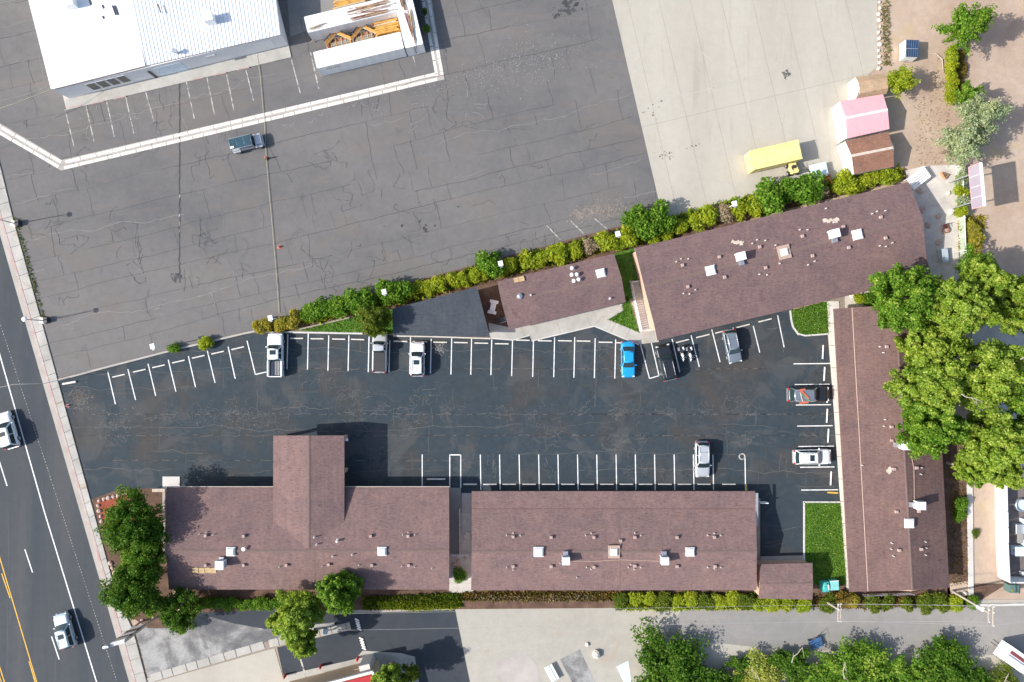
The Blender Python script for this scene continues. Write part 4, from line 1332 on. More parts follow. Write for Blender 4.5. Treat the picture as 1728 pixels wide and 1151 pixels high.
# the white walled yard at the right edge
yw = thing('yard_wall', 'white panelled yard wall with two brighter gate panels', 'wall', (W(1684, 900).x, W(1684, 900).y, 0))
sheet('yard_floor', P((1680, 790), (1684, 976), (1850, 974), (1850, 780)), .012, M['roof_gravel'])
def wpan(p0, p1, hgt, mat, name):
    mb = MB(); strip(mb, W(*p0), W(*p1), .16, 0, 0, hgt); mb.build(name, M[mat], yw)
wpan((1679, 800), (1680, 856.5), 2.2, 'wall_grey', 'panel')
wpan((1680, 857.5), (1680.4, 882), 2.25, 'white_roof', 'gate_panel')
wpan((1680.5, 883), (1681, 907.5), 2.25, 'white_roof', 'gate_panel')
wpan((1681, 908.5), (1684, 972), 2.2, 'wall_grey', 'panel')
wpan((1685, 973.5), (1790, 975), 2.2, 'wall_white', 'panel')
for px, py, r, hgt, nm, mt, mt2, lab, cat in ((1719, 851, .85, .7, 'round_tank', 'steel', 'light_blue', 'round metal stock tank in the walled yard', 'tank'),):
    p = W(px, py)
    t = thing(nm, lab, cat, (p.x, p.y, 0))
    mb = MB(); n = 24
    vs = []
    for k in range(n):
        a = 2 * PI * k / n
        for rr, z in ((r, 0), (r, hgt), (r - .12, hgt), (r - .12, .25)):
            vs.append((p.x + rr * math.cos(a), p.y + rr * math.sin(a), z))
    fs = [(4 * k + j, 4 * ((k + 1) % n) + j, 4 * ((k + 1) % n) + j + 1, 4 * k + j + 1) for k in range(n) for j in range(3)]
    mb.add(vs, fs, 0, True).build('shell', M[mt], t)
    MB().cyl(p.x, p.y, .2, .45, r - .13, 24).build('water', M[mt2], t)
for (px, py, sx, sy, sz, mt, nm, lab) in ((1716, 890, 1.5, 1.2, .9, 'grey_metal', 'equipment_box', 'grey equipment box beside the stock tank in the walled yard'), (1722, 904, 1.6, 1.6, .7, 'alley_asphalt', 'storage_bin', 'dull grey storage bin between the equipment box and blue cabinet'),
                                          (1717, 927, 1.9, 1.2, 1.0, 'light_blue', 'metal_cabinet', 'pale blue metal cabinet in the walled yard'), (1726, 900, .9, 4.2, 1.4, 'light_blue', 'tall_panel', 'long pale blue panel standing at the right edge of the walled yard'),
                                          (1725, 966, .8, .5, .6, 'white_box', 'small_crate', 'small white crate near the lower wall of the yard')):
    p = W(px, py)
    t = thing(nm, lab, nm.split('_')[-1], (p.x, p.y, 0))
    MB().box(p.x, p.y, sz / 2, sx, sy, sz).build('body', M[mt], t)
    MB().box(p.x, p.y, sz + .03, sx * 1.04, sy * 1.04, .05, 0, 0, .94).build('lid', M[mt], t)
    MB().box(p.x - sx / 2 - .02, p.y, sz * .6, .04, sy * .3, .06).build('handle', M['dark_metal'], t)

# ------------------------------------------------------------------ vehicles
def smooth_interp(xs, ys, x):
    if x <= xs[0]: return ys[0]
    for i in range(len(xs) - 1):
        if x <= xs[i + 1]:
            t = (x - xs[i]) / (xs[i + 1] - xs[i])
            t = t * t * (3 - 2 * t)
            return ys[i] + (ys[i + 1] - ys[i]) * t
    return ys[-1]

def lathe_wheel(r, w):
    """tyre round the Y axis"""
    mb = MB()
    prof = [(r * .62, -w / 2 * .9), (r * .9, -w / 2), (r, -w * .36), (r, w * .36), (r * .9, w / 2), (r * .62, w / 2 * .9)]
    n = 16
    vs = [(p[0] * math.cos(2 * PI * k / n), p[1], p[0] * math.sin(2 * PI * k / n)) for k in range(n) for p in prof]
    m = len(prof)
    fs = [(k * m + j, k * m + j + 1, ((k + 1) % n) * m + j + 1, ((k + 1) % n) * m + j) for k in range(n) for j in range(m - 1)]
    return mb.add(vs, fs, 0, True)

def wheel(root, x, y, r, w):
    t = lathe_wheel(r, w).build('wheel', M['rubber'], root, False)
    t.location = (x, y, r)
    mb = MB()
    n = 16
    s = 1 if y > 0 else -1
    vs = [(0, s * w * .38, 0)] + [(r * .62 * math.cos(2 * PI * k / n), s * w * .45, r * .62 * math.sin(2 * PI * k / n)) for k in range(n)]
    mb.add(vs, [(0, 1 + k, 1 + (k + 1) % n) for k in range(n)], 0, True)
    for k in range(5):
        a = 2 * PI * k / 5
        mb.box(r * .33 * math.cos(a), s * w * .46, r * .33 * math.sin(a), .06, .04, .06)
    mb.build('rim', M['steel'], t, False)

def car(name, label, cat, px, py, ang, L, Wd, Ht, pm, style='suv', roofmat=None, sunroof=False, rails=False, group='cars parked in the motel lot', belt=None, cab=None, z=.03):
    """ang: direction of the nose in degrees; the front is +x"""
    c = W(px, py, Ht * .6)
    root = thing(name, label, cat, (c.x, c.y, z), R(ang), group)
    paintm = M[pm]
    w = Wd / 2
    cfg = {
        'suv': dict(hood=1.02, belt=1.08, tail=1.06, cab=(-.47, -.41, .06, .20), noser=.16),
        'sedan': dict(hood=.86, belt=.94, tail=.98, cab=(-.36, -.22, .06, .20), noser=.18),
        'hatch': dict(hood=.92, belt=.98, tail=.98, cab=(-.47, -.38, .08, .22), noser=.18),
        'pickup': dict(hood=1.16, belt=1.2, tail=1.2, cab=(-.13, -.09, .13, .22), noser=.12),
        'capped': dict(hood=1.08, belt=1.15, tail=1.15, cab=(.0, .04, .17, .25), noser=.12),
    }[style]
    if cab: cfg['cab'] = cab
    x0, x1, x2, x3 = [k * L for k in cfg['cab']]      # rear glass base, roof rear, roof front, windscreen base
    belt = cfg['belt']
    def ztop(x):
        return smooth_interp([-.5 * L, -.47 * L, x0, x3, .40 * L, .485 * L, .5 * L], [cfg['tail'] * .72, cfg['tail'] * .97, cfg['tail'], belt, cfg['hood'], cfg['hood'] * .80, cfg['hood'] * .62], x)
    def half(x):
        t = x / L
        k = 1.0
        if t > .36: k -= cfg['noser'] * ((t - .36) / .14) ** 2
        if t < -.40: k -= .10 * ((-t - .40) / .10) ** 2
        return w * k
    rear_end = -.5 * L if style != 'pickup' else x0 - .02
    sts = [rear_end + (.5 * L - rear_end) * i / 26 for i in range(27)]
    vs, fs = [], []
    for x in sts:
        h, zt = half(x), ztop(x)
        sec = [(.0, .28), (h * .86, .28), (h * .97, .42), (h, .62), (h * .985, zt - .20), (h * .955, zt - .06), (h * .86, zt), (h * .45, zt + .03), (0, zt + .035)]
        full = sec + [(-a, b) for a, b in sec[-2:0:-1]]
        vs += [(x, a, b) for a, b in full]
    m = len(vs) // len(sts)
    for i in range(len(sts) - 1):
        for k in range(m):
            q = (k + 1) % m
            fs.append((i * m + k, i * m + q, (i + 1) * m + q, (i + 1) * m + k))
    mb = MB().add(vs, fs, 0, True)
    mb.add(vs[:m], [tuple(range(m))[::-1]]); mb.add(vs[-m:], [tuple(range(m))])
    mb.build('body', paintm, root, False)
    # hood panel, just proud of the body
    mb = MB()
    hx = [x3 + .10 + (.44 * L - x3 - .10) * i / 6 for i in range(7)]
    vs = []
    for x in hx:
        h = half(x) * .80
        vs += [(x, h * j, ztop(x) + .030 + .012 * (1 - abs(j)) + (0.0 if abs(j) > .99 else .014)) for j in (-1, -.6, 0, .6, 1)]
    fs = [(i * 5 + k, i * 5 + k + 1, (i + 1) * 5 + k + 1, (i + 1) * 5 + k) for i in range(6) for k in range(4)]
    mb.add(vs, [f[::-1] for f in fs], 0, True).build('hood', paintm, root, False)
    # cabin: a tapered block with rounded corners
    zr = Ht
    wb, wt = w * .90, w * .70
    def ringpts(xa, xb, ww, zz, bow=.0):
        return [(xa, -ww, zz), (xa - bow, 0, zz), (xa, ww, zz), ((xa + xb) / 2, ww * 1.02, zz), (xb, ww, zz), (xb + bow, 0, zz), (xb, -ww, zz), ((xa + xb) / 2, -ww * 1.02, zz)]
    rings = [ringpts(x0, x3, wb, belt - .06, .08), ringpts(x0 + (x1 - x0) * .9, x3 + (x2 - x3) * .9, wt + (wb - wt) * .12, zr - .12, .06), ringpts(x1, x2, wt, zr - .035, .05), ringpts(x1 + .12, x2 - .12, wt * .86, zr, .03)]
    vs = [p for r_ in rings for p in r_]
    fs = []
    for i in range(3):
        for k in range(8):
            q = (k + 1) % 8
            fs.append((i * 8 + q, i * 8 + k, (i + 1) * 8 + k, (i + 1) * 8 + q))
    mb = MB().add(vs, fs, 0, True)
    mb.add(rings[3], [tuple(range(8))[::-1]], 0)
    mb.build('roof', M[roofmat] if roofmat else paintm, root, False)
    # glass
    def bil(a, b, c_, d, u, v):
        a, b, c_, d = map(Vector, (a, b, c_, d))
        return (a.lerp(b, u)).lerp(d.lerp(c_, u), v)
    def pane(nm, a, b, c_, d, u0, u1, v0, v1, out, mat='glass'):
        q = [bil(a, b, c_, d, u, v) + Vector(out) for u, v in ((u0, v0), (u1, v0), (u1, v1), (u0, v1))]
        mid0 = (q[0] + q[1]) / 2; mid1 = (q[3] + q[2]) / 2
        return MB().add(q, [(0, 1, 2, 3)]).build(nm, M[mat], root, False)
    r0, r1 = rings[0], rings[1]
    def curved(nm, sgn, xa, xb, wa, wb_, za, zb, bow0, bow1, mat='glass'):
        mb = MB()
        ys = (-1, -.5, 0, .5, 1)
        vs = [(xa + sgn * bow0 * (1 - y * y) + sgn * .03, y * wa * .93, za + .03) for y in ys] + [(xb + sgn * bow1 * (1 - y * y) + sgn * .03, y * wb_ * .93, zb + .03) for y in ys]
        mb.add(vs, [(k, k + 1, 5 + k + 1, 5 + k) if sgn > 0 else (k + 1, k, 5 + k, 5 + k + 1) for k in range(4)], 0, True)
        return mb.build(nm, M[mat], root, False)
    ws = curved('windshield', 1, x3, x3 + (x2 - x3) * .92, wb, wt + (wb - wt) * .1, belt - .02, zr - .10, .08, .06)
    wpm = MB()
    for s in (-.45, .25):
        wpm.tube([(x3 + .08, s * w, belt + .04), (x3 - .02, s * w + .45, belt + .12)], .012, 4)
    wpm.build('wiper', M['black_plastic'], ws, False)
    curved('rear_window', -1, x0, x0 + (x1 - x0) * .92, wb, wt + (wb - wt) * .1, belt + .0, zr - .12, .08, .06)
    for s in (-1, 1):
        mid = (x0 + x3) / 2
        for xa, xb, ta, tb in ((x0 + .18, mid - .04, x1 + .12, mid - .04), (mid + .04, x3 - .25, mid + .04, x2 - .05)):
            wz0, wz1 = belt + .02, zr - .15
            k0, k1 = .12, .82
            ya, yb = s * (wb + .014 - (wb - wt) * .02), s * (wt + (wb - wt) * .17 + .016)
            MB().add([(xa, ya, wz0), (xb, ya, wz0), (tb, yb, wz1), (ta, yb, wz1)], [(0, 1, 2, 3) if s < 0 else (3, 2, 1, 0)]).build('side_window', M['glass'], root, False)
        # mirror, door handles, lights, sills
        mb = MB().box(x3 - .22, s * (w + .09), belt + .0, .16, .22, .15, 0, 0, .8)
        mb.build('mirror', paintm if style != 'hatch' else M['black_plastic'], root, False)
        MB().box(.465 * L - .02, s * half(.45 * L) * .80, cfg['hood'] * .80, .20, .36, .14, s * -.35, 0, .85).build('headlight', M['lamp_clear'], root, False)
        rx = -.5 * L + .05
        MB().box(rx, s * w * .80, cfg['tail'] * .78, .14, .22, .34, 0, 0, .9).build('taillight', M['lamp_red'], root, False)
        MB().box(mid - .15, s * (w * .985 + .01), belt - .20, .16, .05, .035).build('door_handle', M['dark_metal'], root, False)
        MB().box(mid + .85, s * (w * .985 + .01), belt - .20, .16, .05, .035).build('door_handle', M['dark_metal'], root, False)
    MB().box(.495 * L, 0, .48, .16, Wd * .80, .26, 0, 0, .9).build('front_bumper', paintm if style in ('sedan', 'hatch', 'suv') else M['steel'], root, False)
    MB().box(-.5 * L, 0, .50, .16, Wd * .86, .22, 0, 0, .9).build('rear_bumper', paintm if style in ('sedan', 'hatch') else M['steel'], root, False)
    MB().box(.505 * L, 0, cfg['hood'] * .68, .05, Wd * .5, .2).build('grille', M['black_plastic'], root, False)
    if sunroof:
        MB().box((x1 + x2) / 2 + (x2 - x1) * .18, 0, zr + .012, .62, wt * 1.2, .03, 0, 0, .95).build('sunroof', M['glass'], root, False)
    if rails:
        for s in (-1, 1):
            MB().tube([(x1 + .15, s * wt * .90, zr - .02), (x1 + .25, s * wt * .90, zr + .06), (x2 - .35, s * wt * .90, zr + .06), (x2 - .25, s * wt * .90, zr - .02)], .025, 6).build('roof_rail', M['steel'], root, False)
        MB().box((x1 + x2) / 2 - .3, 0, zr + .008, .03, wt * 1.6, .02).build('roof_seam', M['dark_metal'], root, False)
    r = .34 if style in ('sedan', 'hatch') else .38
    for x in (.305 * L, -.295 * L):
        for s in (-1, 1):
            wheel(root, x, s * (w - .10), r, .24)
    if style == 'pickup':
        bx0, bx1 = -.5 * L + .06, x0 - .04
        zb = 1.16
        MB().box((bx0 + bx1) / 2, 0, .62, bx1 - bx0, Wd * .86, .16).build('bed_floor', M['dark_metal'], root, False)
        for k in range(7):
            MB().box((bx0 + bx1) / 2, (k - 3) * .2, .715, bx1 - bx0 - .1, .07, .03).build('bed_rib', M['grey_metal'], root, False)
        for s in (-1, 1):
            MB().box((bx0 + bx1) / 2, s * (w - .10), .80, bx1 - bx0, .20, .82, 0, 0, .96).build('bed_side', paintm, root, False)
            MB().box((bx0 + bx1) / 2, s * (w - .10), zb + .06, bx1 - bx0 - .03, .17, .03).build('bed_rail', M['black_plastic'] if False else paintm, root, False)
        MB().box(bx0 - .02, 0, .84, .10, Wd * .86, .60).build('tailgate', paintm, root, False)
        MB().box(bx1 + .02, 0, .88, .06, Wd * .86, .56).build('bed_front', paintm, root, False)
    if style == 'capped':
        bx0, bx1 = -.5 * L + .12, x0 - .06
        MB().box((bx0 + bx1) / 2, 0, cfg['tail'] + .06, bx1 - bx0, Wd * .82, .07, 0, 0, .98).build('bed_cover', M['black_plastic'], root, False)
        for k in (.33, .66):
            MB().box(bx0 + (bx1 - bx0) * k, 0, cfg['tail'] + .098, .03, Wd * .78, .012).build('cover_seam', M['dark_metal'], root, False)
        MB().box(-.5 * L - .16, -.1, .55, .3, .3, .22).build('tow_hitch', M['dark_metal'], root, False)
    return root

RD = 106.1   # heading of a car that drives up the street
car('pickup_truck', 'white crew cab pickup with open empty bed, parked beside the triangular lawn', 'pickup', 463.5, 599, 90, 5.85, 2.02, 1.92, 'car_white', 'pickup', sunroof=True)
car('pickup_truck', 'silver pickup with black bed cover, nose under the olive tree', 'pickup', 640, 594, 89, 5.5, 1.95, 1.80, 'car_silver', 'capped')
car('parked_car', 'white suv with dark sunroof in the north row, in front of the charcoal roof', 'car', 704, 606, 90, 4.55, 1.92, 1.70, 'car_white', 'suv', sunroof=True, rails=True)
car('parked_car', 'bright blue sedan parked before the walkway corner', 'car', 1060, 607, 271, 4.80, 1.85, 1.44, 'car_blue', 'sedan')
car('parked_car', 'black suv parked between the painted box and the motorcycles', 'car', 1125, 611.5, 103.5, 4.85, 1.95, 1.74, 'car_black', 'suv', rails=True)
car('parked_car', 'dark grey suv with glinting windshield, right of the motorcycles', 'car', 1236.5, 585, 282, 4.45, 1.85, 1.62, 'car_grey', 'suv', rails=True)
bsuv = car('parked_car', 'black suv with colourful straps on its roof, facing the east walkway', 'car', 1366.5, 666, 1, 5.5, 2.05, 1.86, 'car_black', 'suv', rails=True, roofmat='car_grey')
car('parked_car', 'white suv with sunroof facing the east walkway', 'car', 1372.5, 771.5, 1, 5.0, 2.0, 1.80, 'car_white', 'suv', sunroof=True, rails=True)
car('parked_car', 'silver suv parked alone in the straight row by the middle wing', 'car', 1186, 776, 270, 4.75, 1.92, 1.72, 'car_silver', 'suv', rails=True)
GT = 'cars driving on the street'
car('moving_car', 'white suv cut by the left edge, driving up the street', 'car', 9, 726.5, RD, 4.9, 2.0, 1.85, 'car_white', 'suv', sunroof=True, rails=True, group=GT, z=0)
car('moving_car', 'pale blue suv with dark sunroof driving up the street by the trees', 'car', 107, 1066, RD, 4.75, 1.95, 1.80, 'car_ice', 'suv', sunroof=True, rails=True, group=GT, z=0)

# straps and cloth lying on the black suv
p0 = W(1356, 669, 1.9)
o = thing('roof_load', 'red and green straps tied over the roof of the black suv', 'straps', (p0.x, p0.y, 1.93), 0)
for (a, b, w_, mt) in [((-.5, .9), (.7, -.3), .22, 'cloth_red'), ((-.6, -.9), (.6, -.75), .26, 'cloth_red'), ((-.4, .4), (.9, -.7), .12, 'cloth_green'), ((-.6, .8), (.2, .95), .24, 'cloth_red'), ((-.45, .55), (-.1, -.8), .10, 'sealant')]:
    mb = MB(); strip(mb, a, b, w_, 0, 0, .04 + w_ * .2); mb.build('strap', M[mt], o, False)

# grey open jeep-like car with dark roof panels
c = W(416, 241, 1.0)
jp = thing('open_car', 'boxy grey off-road car with three dark roof panels by the drain', 'car', (c.x, c.y, .02), R(13.5))
j = MB()
j.box(-.35, 0, .72, 3.3, 1.5, .60); j.build('body', M['car_silver'], jp, False)
MB().box(1.55, 0, .86, .95, 1.18, .34, 0, 0, .88).build('hood', M['car_silver'], jp, False)
MB().box(1.05, 0, 1.02, .12, 1.34, .12).build('cowl', M['dark_metal'], jp, False)
for x0_, x1_, nm in ((-1.98, -1.10, 'rear_panel'), (-1.05, -.10, 'middle_panel'), (-.05, .86, 'front_panel')):
    MB().box((x0_ + x1_) / 2, 0, 1.74, x1_ - x0_, 1.44, .05, 0, 0, .98).build(nm, plain(nm, (.035, .075, .10), .2, var=.25, scale=2), jp, False)
for x in (-2.0, -1.075, -.075, .89):
    MB().tube([(x, -.74, .95), (x, -.72, 1.74), (x, .72, 1.74), (x, .74, .95)], .035, 6).build('roll_bar', M['steel'], jp, False)
for s in (-1, 1):
    MB().tube([(-2.0, s * .73, 1.76), (.89, s * .73, 1.76)], .03, 6).build('roof_rail', M['steel'], jp, False)
    MB().box(1.5, s * .76, .84, 1.0, .34, .08, 0, 0, .9).build('fender', M['car_silver'], jp, False)
    MB().box(-1.5, s * .80, .84, 1.0, .30, .08, 0, 0, .9).build('fender', M['car_silver'], jp, False)
    MB().box(.95, s * .88, 1.2, .1, .2, .16).build('mirror', M['black_plastic'], jp, False)
    MB().box(1.98, s * .5, .8, .1, .22, .22).build('headlight', M['lamp_clear'], jp, False)
    for x in (1.45, -1.45):
        wheel(jp, x, s * .80, .38, .26)
MB().add([(.98, -.68, 1.05), (.98, .68, 1.05), (.92, .68, 1.70), (.92, -.68, 1.70)], [(0, 1, 2, 3)]).build('windshield', M['glass'], jp, False)
MB().box(2.08, 0, .55, .16, 1.5, .18).build('front_bumper', M['steel'], jp, False)
MB().box(-2.08, 0, .58, .14, 1.55, .2).build('rear_bumper', M['steel'], jp, False)
MB().box(-1.75, -.45, 1.80, .5, .28, .06).build('sun_glint_box', M['white_box'], jp, False).name = 'roof_vent'  # white box stands in for a sun glint on the roof, no vent

def motorcycle(label, px, py, ang, group, side=True):
    c = W(px, py, .5)
    r = thing('motorcycle', label, 'motorcycle', (c.x, c.y, .03), R(ang), group)
    for x in (.75, -.72):
        t = lathe_wheel(.32, .15).build('wheel', M['rubber'], r, False); t.location = (x, 0, .32)
        lathe_wheel(.19, .08).build('rim', M['steel'], t, False)
    MB().box(0, 0, .48, .55, .34, .36, 0, 0, .85).build('engine', M['steel'], r, False)
    MB().ball((.22, 0, .84), .34, .19, .16, 12, 8).build('fuel_tank', M['lamp_clear'], r, False)
    MB().box(-.32, 0, .80, .62, .30, .12, 0, 0, .85).build('seat', M['black_plastic'], r, False)
    MB().tube([(.55, -.42, 1.05), (.52, -.2, 1.02), (.58, 0, .98), (.52, .2, 1.02), (.55, .42, 1.05)], .025, 6).build('handlebar', M['steel'], r, False)
    MB().tube([(.58, .08, .95), (.78, .10, .34)], .03, 6).tube([(.58, -.08, .95), (.78, -.10, .34)], .03, 6).build('fork', M['steel'], r, False)
    MB().ball((.74, 0, .86), .11, .13, .11, 10, 6).build('headlight', M['lamp_clear'], r, False)
    MB().ball((.76, 0, .60), .30, .10, .10, 10, 6).build('front_fender', M['lamp_clear'], r, False)
    if side:
        for s in (-1, 1):
            MB().box(-.68, s * .30, .58, .52, .22, .34, 0, 0, .9).build('saddlebag', M['lamp_clear' if s > 0 else 'steel'], r, False)
        MB().box(-.98, 0, .82, .22, .36, .3, 0, 0, .85).build('top_box', M['black_plastic'], r, False)
    MB().tube([(-.1, .2, .35), (-.9, .22, .32)], .05, 8).build('exhaust', M['steel'], r, False)
    return r
GM = 'motorcycles parked in the angled stalls'
motorcycle('chrome motorcycle closest to the black suv', 1150.5, 597, 282, GM)
motorcycle('chrome motorcycle with side boxes, beside the painted line right of the other', 1163.5, 597, 280, GM)
tag(motorcycle('dark motorcycle standing next to the striped trailer', 1690, 1098, 60, None, False), 'dark motorcycle standing next to the striped trailer', 'motorcycle')

# trailer with a dark red stripe at the lower right corner
c = W(1714, 1112, 1.5)
tr = thing('camper_trailer', 'white camper trailer with dark red roof stripe at the lower right corner', 'trailer', (c.x, c.y, 0), R(-35))
MB().box(0, 0, 1.5, 4.2, 2.2, 2.0, 0, 0, .96).build('body', M['white_box'], tr, False)
MB().box(0, .35, 2.52, 3.9, .45, .03).build('stripe', plain('dark_red', (.20, .05, .05), .5), tr, False)
MB().box(0, -.1, 2.52, 3.9, .2, .03).build('stripe', M['steel'], tr, False)
for s in (-1, 1):
    wheel(tr, -.2, s * 1.0, .34, .22)
MB().tube([(-2.0, 0, .5), (-3.2, 0, .5)], .05, 6).build('tow_bar', M['dark_metal'], tr, False)
MB().box(.5, .8, 2.6, .5, .5, .2).build('roof_vent', M['white_box'], tr, False)

# ------------------------------------------------------------------ wheel stops
GW = 'concrete wheel stops in the motel lot'
def wheel_stop(px, py, length, ang, label, group=GW, mat='wheel_stop', wd=.19):
    p = W(px, py)
    mb = MB()
    l = length / S
    sec = [(-wd / 2, 0), (wd / 2, 0), (wd / 2 * .85, .09), (wd / 2 * .55, .135), (-wd / 2 * .55, .135), (-wd / 2 * .85, .09)]
    vs = [(x, a, b) for x in (-l / 2, -l / 2 + .05, l / 2 - .05, l / 2) for a, b in sec]
    vs = [(x, a * (.8 if abs(x) == l / 2 else 1), b * (.85 if abs(x) == l / 2 else 1)) for x, a, b in vs]
    fs = [(i * 6 + k, i * 6 + (k + 1) % 6, (i + 1) * 6 + (k + 1) % 6, (i + 1) * 6 + k) for i in range(3) for k in range(6)]
    mb.add(vs, [f[::-1] for f in fs])
    mb.add(vs[:6], [tuple(range(6))]); mb.add(vs[-6:], [tuple(range(6))[::-1]])
    for x in (-l * .32, l * .32):
        mb.cyl(x, 0, .13, .145, .025, 6)
    o = mb.build('wheel_stop', M[mat], None, False)
    o.location = (p.x, p.y, .02)
    o.rotation_euler = (0, 0, R(ang))
    return tag(o, label, 'wheel stop', group)
for i, (x, y) in enumerate([(201, 634), (236, 625.5), (268.5, 618), (302, 610), (335.5, 602), (368, 595), (402, 587.5)]):
    wheel_stop(x, y, 22, 13, 'pale wheel stop in the slanted row left of the white pickup, %s from the street' % ORD[i])
labs = ['right beside the nose of the white pickup', 'in the second empty stall right of the white pickup', 'in the third stall right of the white pickup', 'in the stall left of the silver pickup, half under the olive tree']
for i, x in enumerate([501, 535.5, 572, 604]):
    wheel_stop(x, 571 + i * .6, 22.5, 0 - .5 * i, 'cream wheel stop ' + labs[i] if i else 'cream wheel stop in the first empty stall right of the white pickup')
for x, y, lab in [(676, 576, 'white wheel stop in the empty stall between silver pickup and white suv'), (709, 576.5, 'white wheel stop at the nose of the white suv with dark sunroof'),
                  (743, 577.5, 'white wheel stop in the first empty stall right of the white suv'), (778, 578, 'white wheel stop in the second empty stall right of the white suv'),
                  (812.5, 579, 'white wheel stop below the right corner of the charcoal roof'), (847, 580, 'white wheel stop below the left corner of the cottage walkway'),
                  (882.5, 574, 'white wheel stop by the notch in the cottage walkway'), (919.5, 575, 'white wheel stop right of the notch in the cottage walkway'),
                  (953.5, 575, 'white wheel stop in the third empty stall left of the blue sedan'), (985, 575.5, 'white wheel stop in the second empty stall left of the blue sedan'),
                  (1022, 577.5, 'white wheel stop in the empty stall next left of the blue sedan'), (1052, 578.5, 'white wheel stop at the rear of the blue sedan')]:
    wheel_stop(x, y, 23.5, -1.0, lab)
for x, y, lab in [(1119, 583, 'tilted wheel stop at the nose of the black suv'), (1151.6, 575.5, 'tilted wheel stop in front of the motorcycles'), (1186, 567, 'tilted wheel stop in the empty stall right of the motorcycles'),
                  (1218, 559.5, 'tilted wheel stop behind the dark grey suv'), (1254, 550, 'tilted wheel stop in the first empty stall right of the dark grey suv'), (1291, 540.5, 'tilted wheel stop in the stall nearest the square lawn')]:
    wheel_stop(x, y, 23, 14, lab)
for x, y, lab in [(1388.5, 594, 'upright wheel stop in the stall right below the square lawn'), (1391, 631, 'upright wheel stop in the stall above the black suv with straps'), (1396, 668, 'upright wheel stop at the nose of the black suv with straps'),
                  (1395.5, 701.5, 'upright wheel stop in the stall below the black suv with straps'), (1397.5, 735, 'upright wheel stop in the stall above the white suv at the east side'),
                  (1402, 807, 'upright wheel stop in the stall below the white suv at the east side')]:
    wheel_stop(x, y, 23.5, 87, lab)
wheel_stop(736, 808.5, 31, 0, 'long white wheel stop left of the narrow painted box')
xs_ = [793.5, 827, 859.5, 893, 926, 958.5, 991, 1024, 1057, 1089.5, 1122, 1155, 1188, 1230]
for i, x in enumerate(xs_):
    lab = 'white wheel stop along the middle wing, %s right of the painted box' % ORD[i]
    if i == 12: lab = 'white wheel stop at the nose of the silver suv in the straight row'
    if i == 13: lab = 'worn white wheel stop in the wide end stall right of the silver suv'
    wheel_stop(x, 817.2, 23, 0, lab)
GO = 'faded wheel stops before the white shop'
for i, (x, y) in enumerate([(128, 180), (166, 173), (203, 165), (335, 133), (372, 125), (411, 116)]):
    wheel_stop(x, y, 22, 13, 'faded tan wheel stop along the white shop walk, %s from its street end' % ORD[i], GO, 'vent_tan', .24)

# ------------------------------------------------------------------ containers and timber in the north-west yard
GC = 'white shipping containers of the timber yard'
def container(label, px, roofpts, Hh=2.6):
    v = [W(x, y, Hh) for x, y in roofpts]           # long axis from v[0] to v[1]; v[3], v[2] the other long side
    a = (v[0] + v[3]) / 2; b = (v[1] + v[2]) / 2
    d = (b - a); L = d.length; wd = ((v[0] - v[3]).length + (v[1] - v[2]).length) / 2
    ang = math.atan2(d.y, d.x)
    c = (a + b) / 2
    root = thing('shipping_container', label, 'container', (c.x, c.y, .015), ang, GC)
    Wm, Lm = wd / 2, L / 2
    for s in (-1, 1):
        n = int(L / .28)
        vs, fs = [], []
        for i in range(n + 1):
            x = -Lm + .1 + (L - .2) * i / n
            y = s * (Wm - (.03 if (i // 2) % 2 else .0) - .02)
            vs += [(x, y, .18), (x, y, Hh - .12)]
        fs = [(2 * i, 2 * i + 2, 2 * i + 3, 2 * i + 1) if s < 0 else (2 * i + 1, 2 * i + 3, 2 * i + 2, 2 * i) for i in range(n)]
        MB().add(vs, fs).build('side_panel', M['white_metal'], root, False)
    vs, fs = [], []
    n = int(L / .28)
    for i in range(n + 1):
        x = -Lm + .1 + (L - .2) * i / n
        z = Hh - .03 - (.025 if (i // 2) % 2 else 0)
        vs += [(x, -Wm + .05, z), (x, Wm - .05, z)]
    fs = [(2 * i + 1, 2 * i, 2 * i + 2, 2 * i + 3)[::-1] for i in range(n)]
    fs = [(2 * i, 2 * i + 2, 2 * i + 3, 2 * i + 1) for i in range(n)]
    MB().add(vs, fs).build('roof', M['white_roof'], root, False)
    f = MB()
    for y in (-Wm + .05, Wm - .05):
        for z in (.09, Hh - .06):
            f.box(0, y, z, L, .1, .16 if z < 1 else .12)
        for x in (-Lm + .06, Lm - .06):
            f.box(x, y, Hh / 2, .12, .12, Hh)
    for x in (-Lm + .06, Lm - .06):
        f.box(x, 0, Hh - .06, .11, wd - .1, .121); f.box(x, 0, .09, .11, wd - .1, .161)
    f.build('frame', M['white_metal'], root, False)
    for s in (-1, 1):
        MB().box(-Lm + .08, s * wd / 4, Hh / 2, .06, wd / 2 - .1, Hh - .3).build('door', M['white_metal'], root, False)
        MB().box(-Lm + .03, s * .25, Hh / 2, .04, .04, Hh - .4).build('locking_bar', M['steel'], root, False)
    MB().box(Lm - .06, 0, Hh / 2, .06, wd - .2, Hh - .2).build('end_panel', M['white_metal'], root, False)
    return root
c1 = container('lowest white shipping container, faint lettering on its side', 0, [(528, 89), (675, 53), (682, 82), (535, 115)])
c2 = container('white shipping container with a wide spread of rusty poles on its roof', 0, [(513, 29), (663, -8), (669, 20), (519, 55)])
c3 = container('white shipping container set crosswise at the ends of the two others', 0, [(714, 74), (678, -76), (648, -69), (684, 82)])
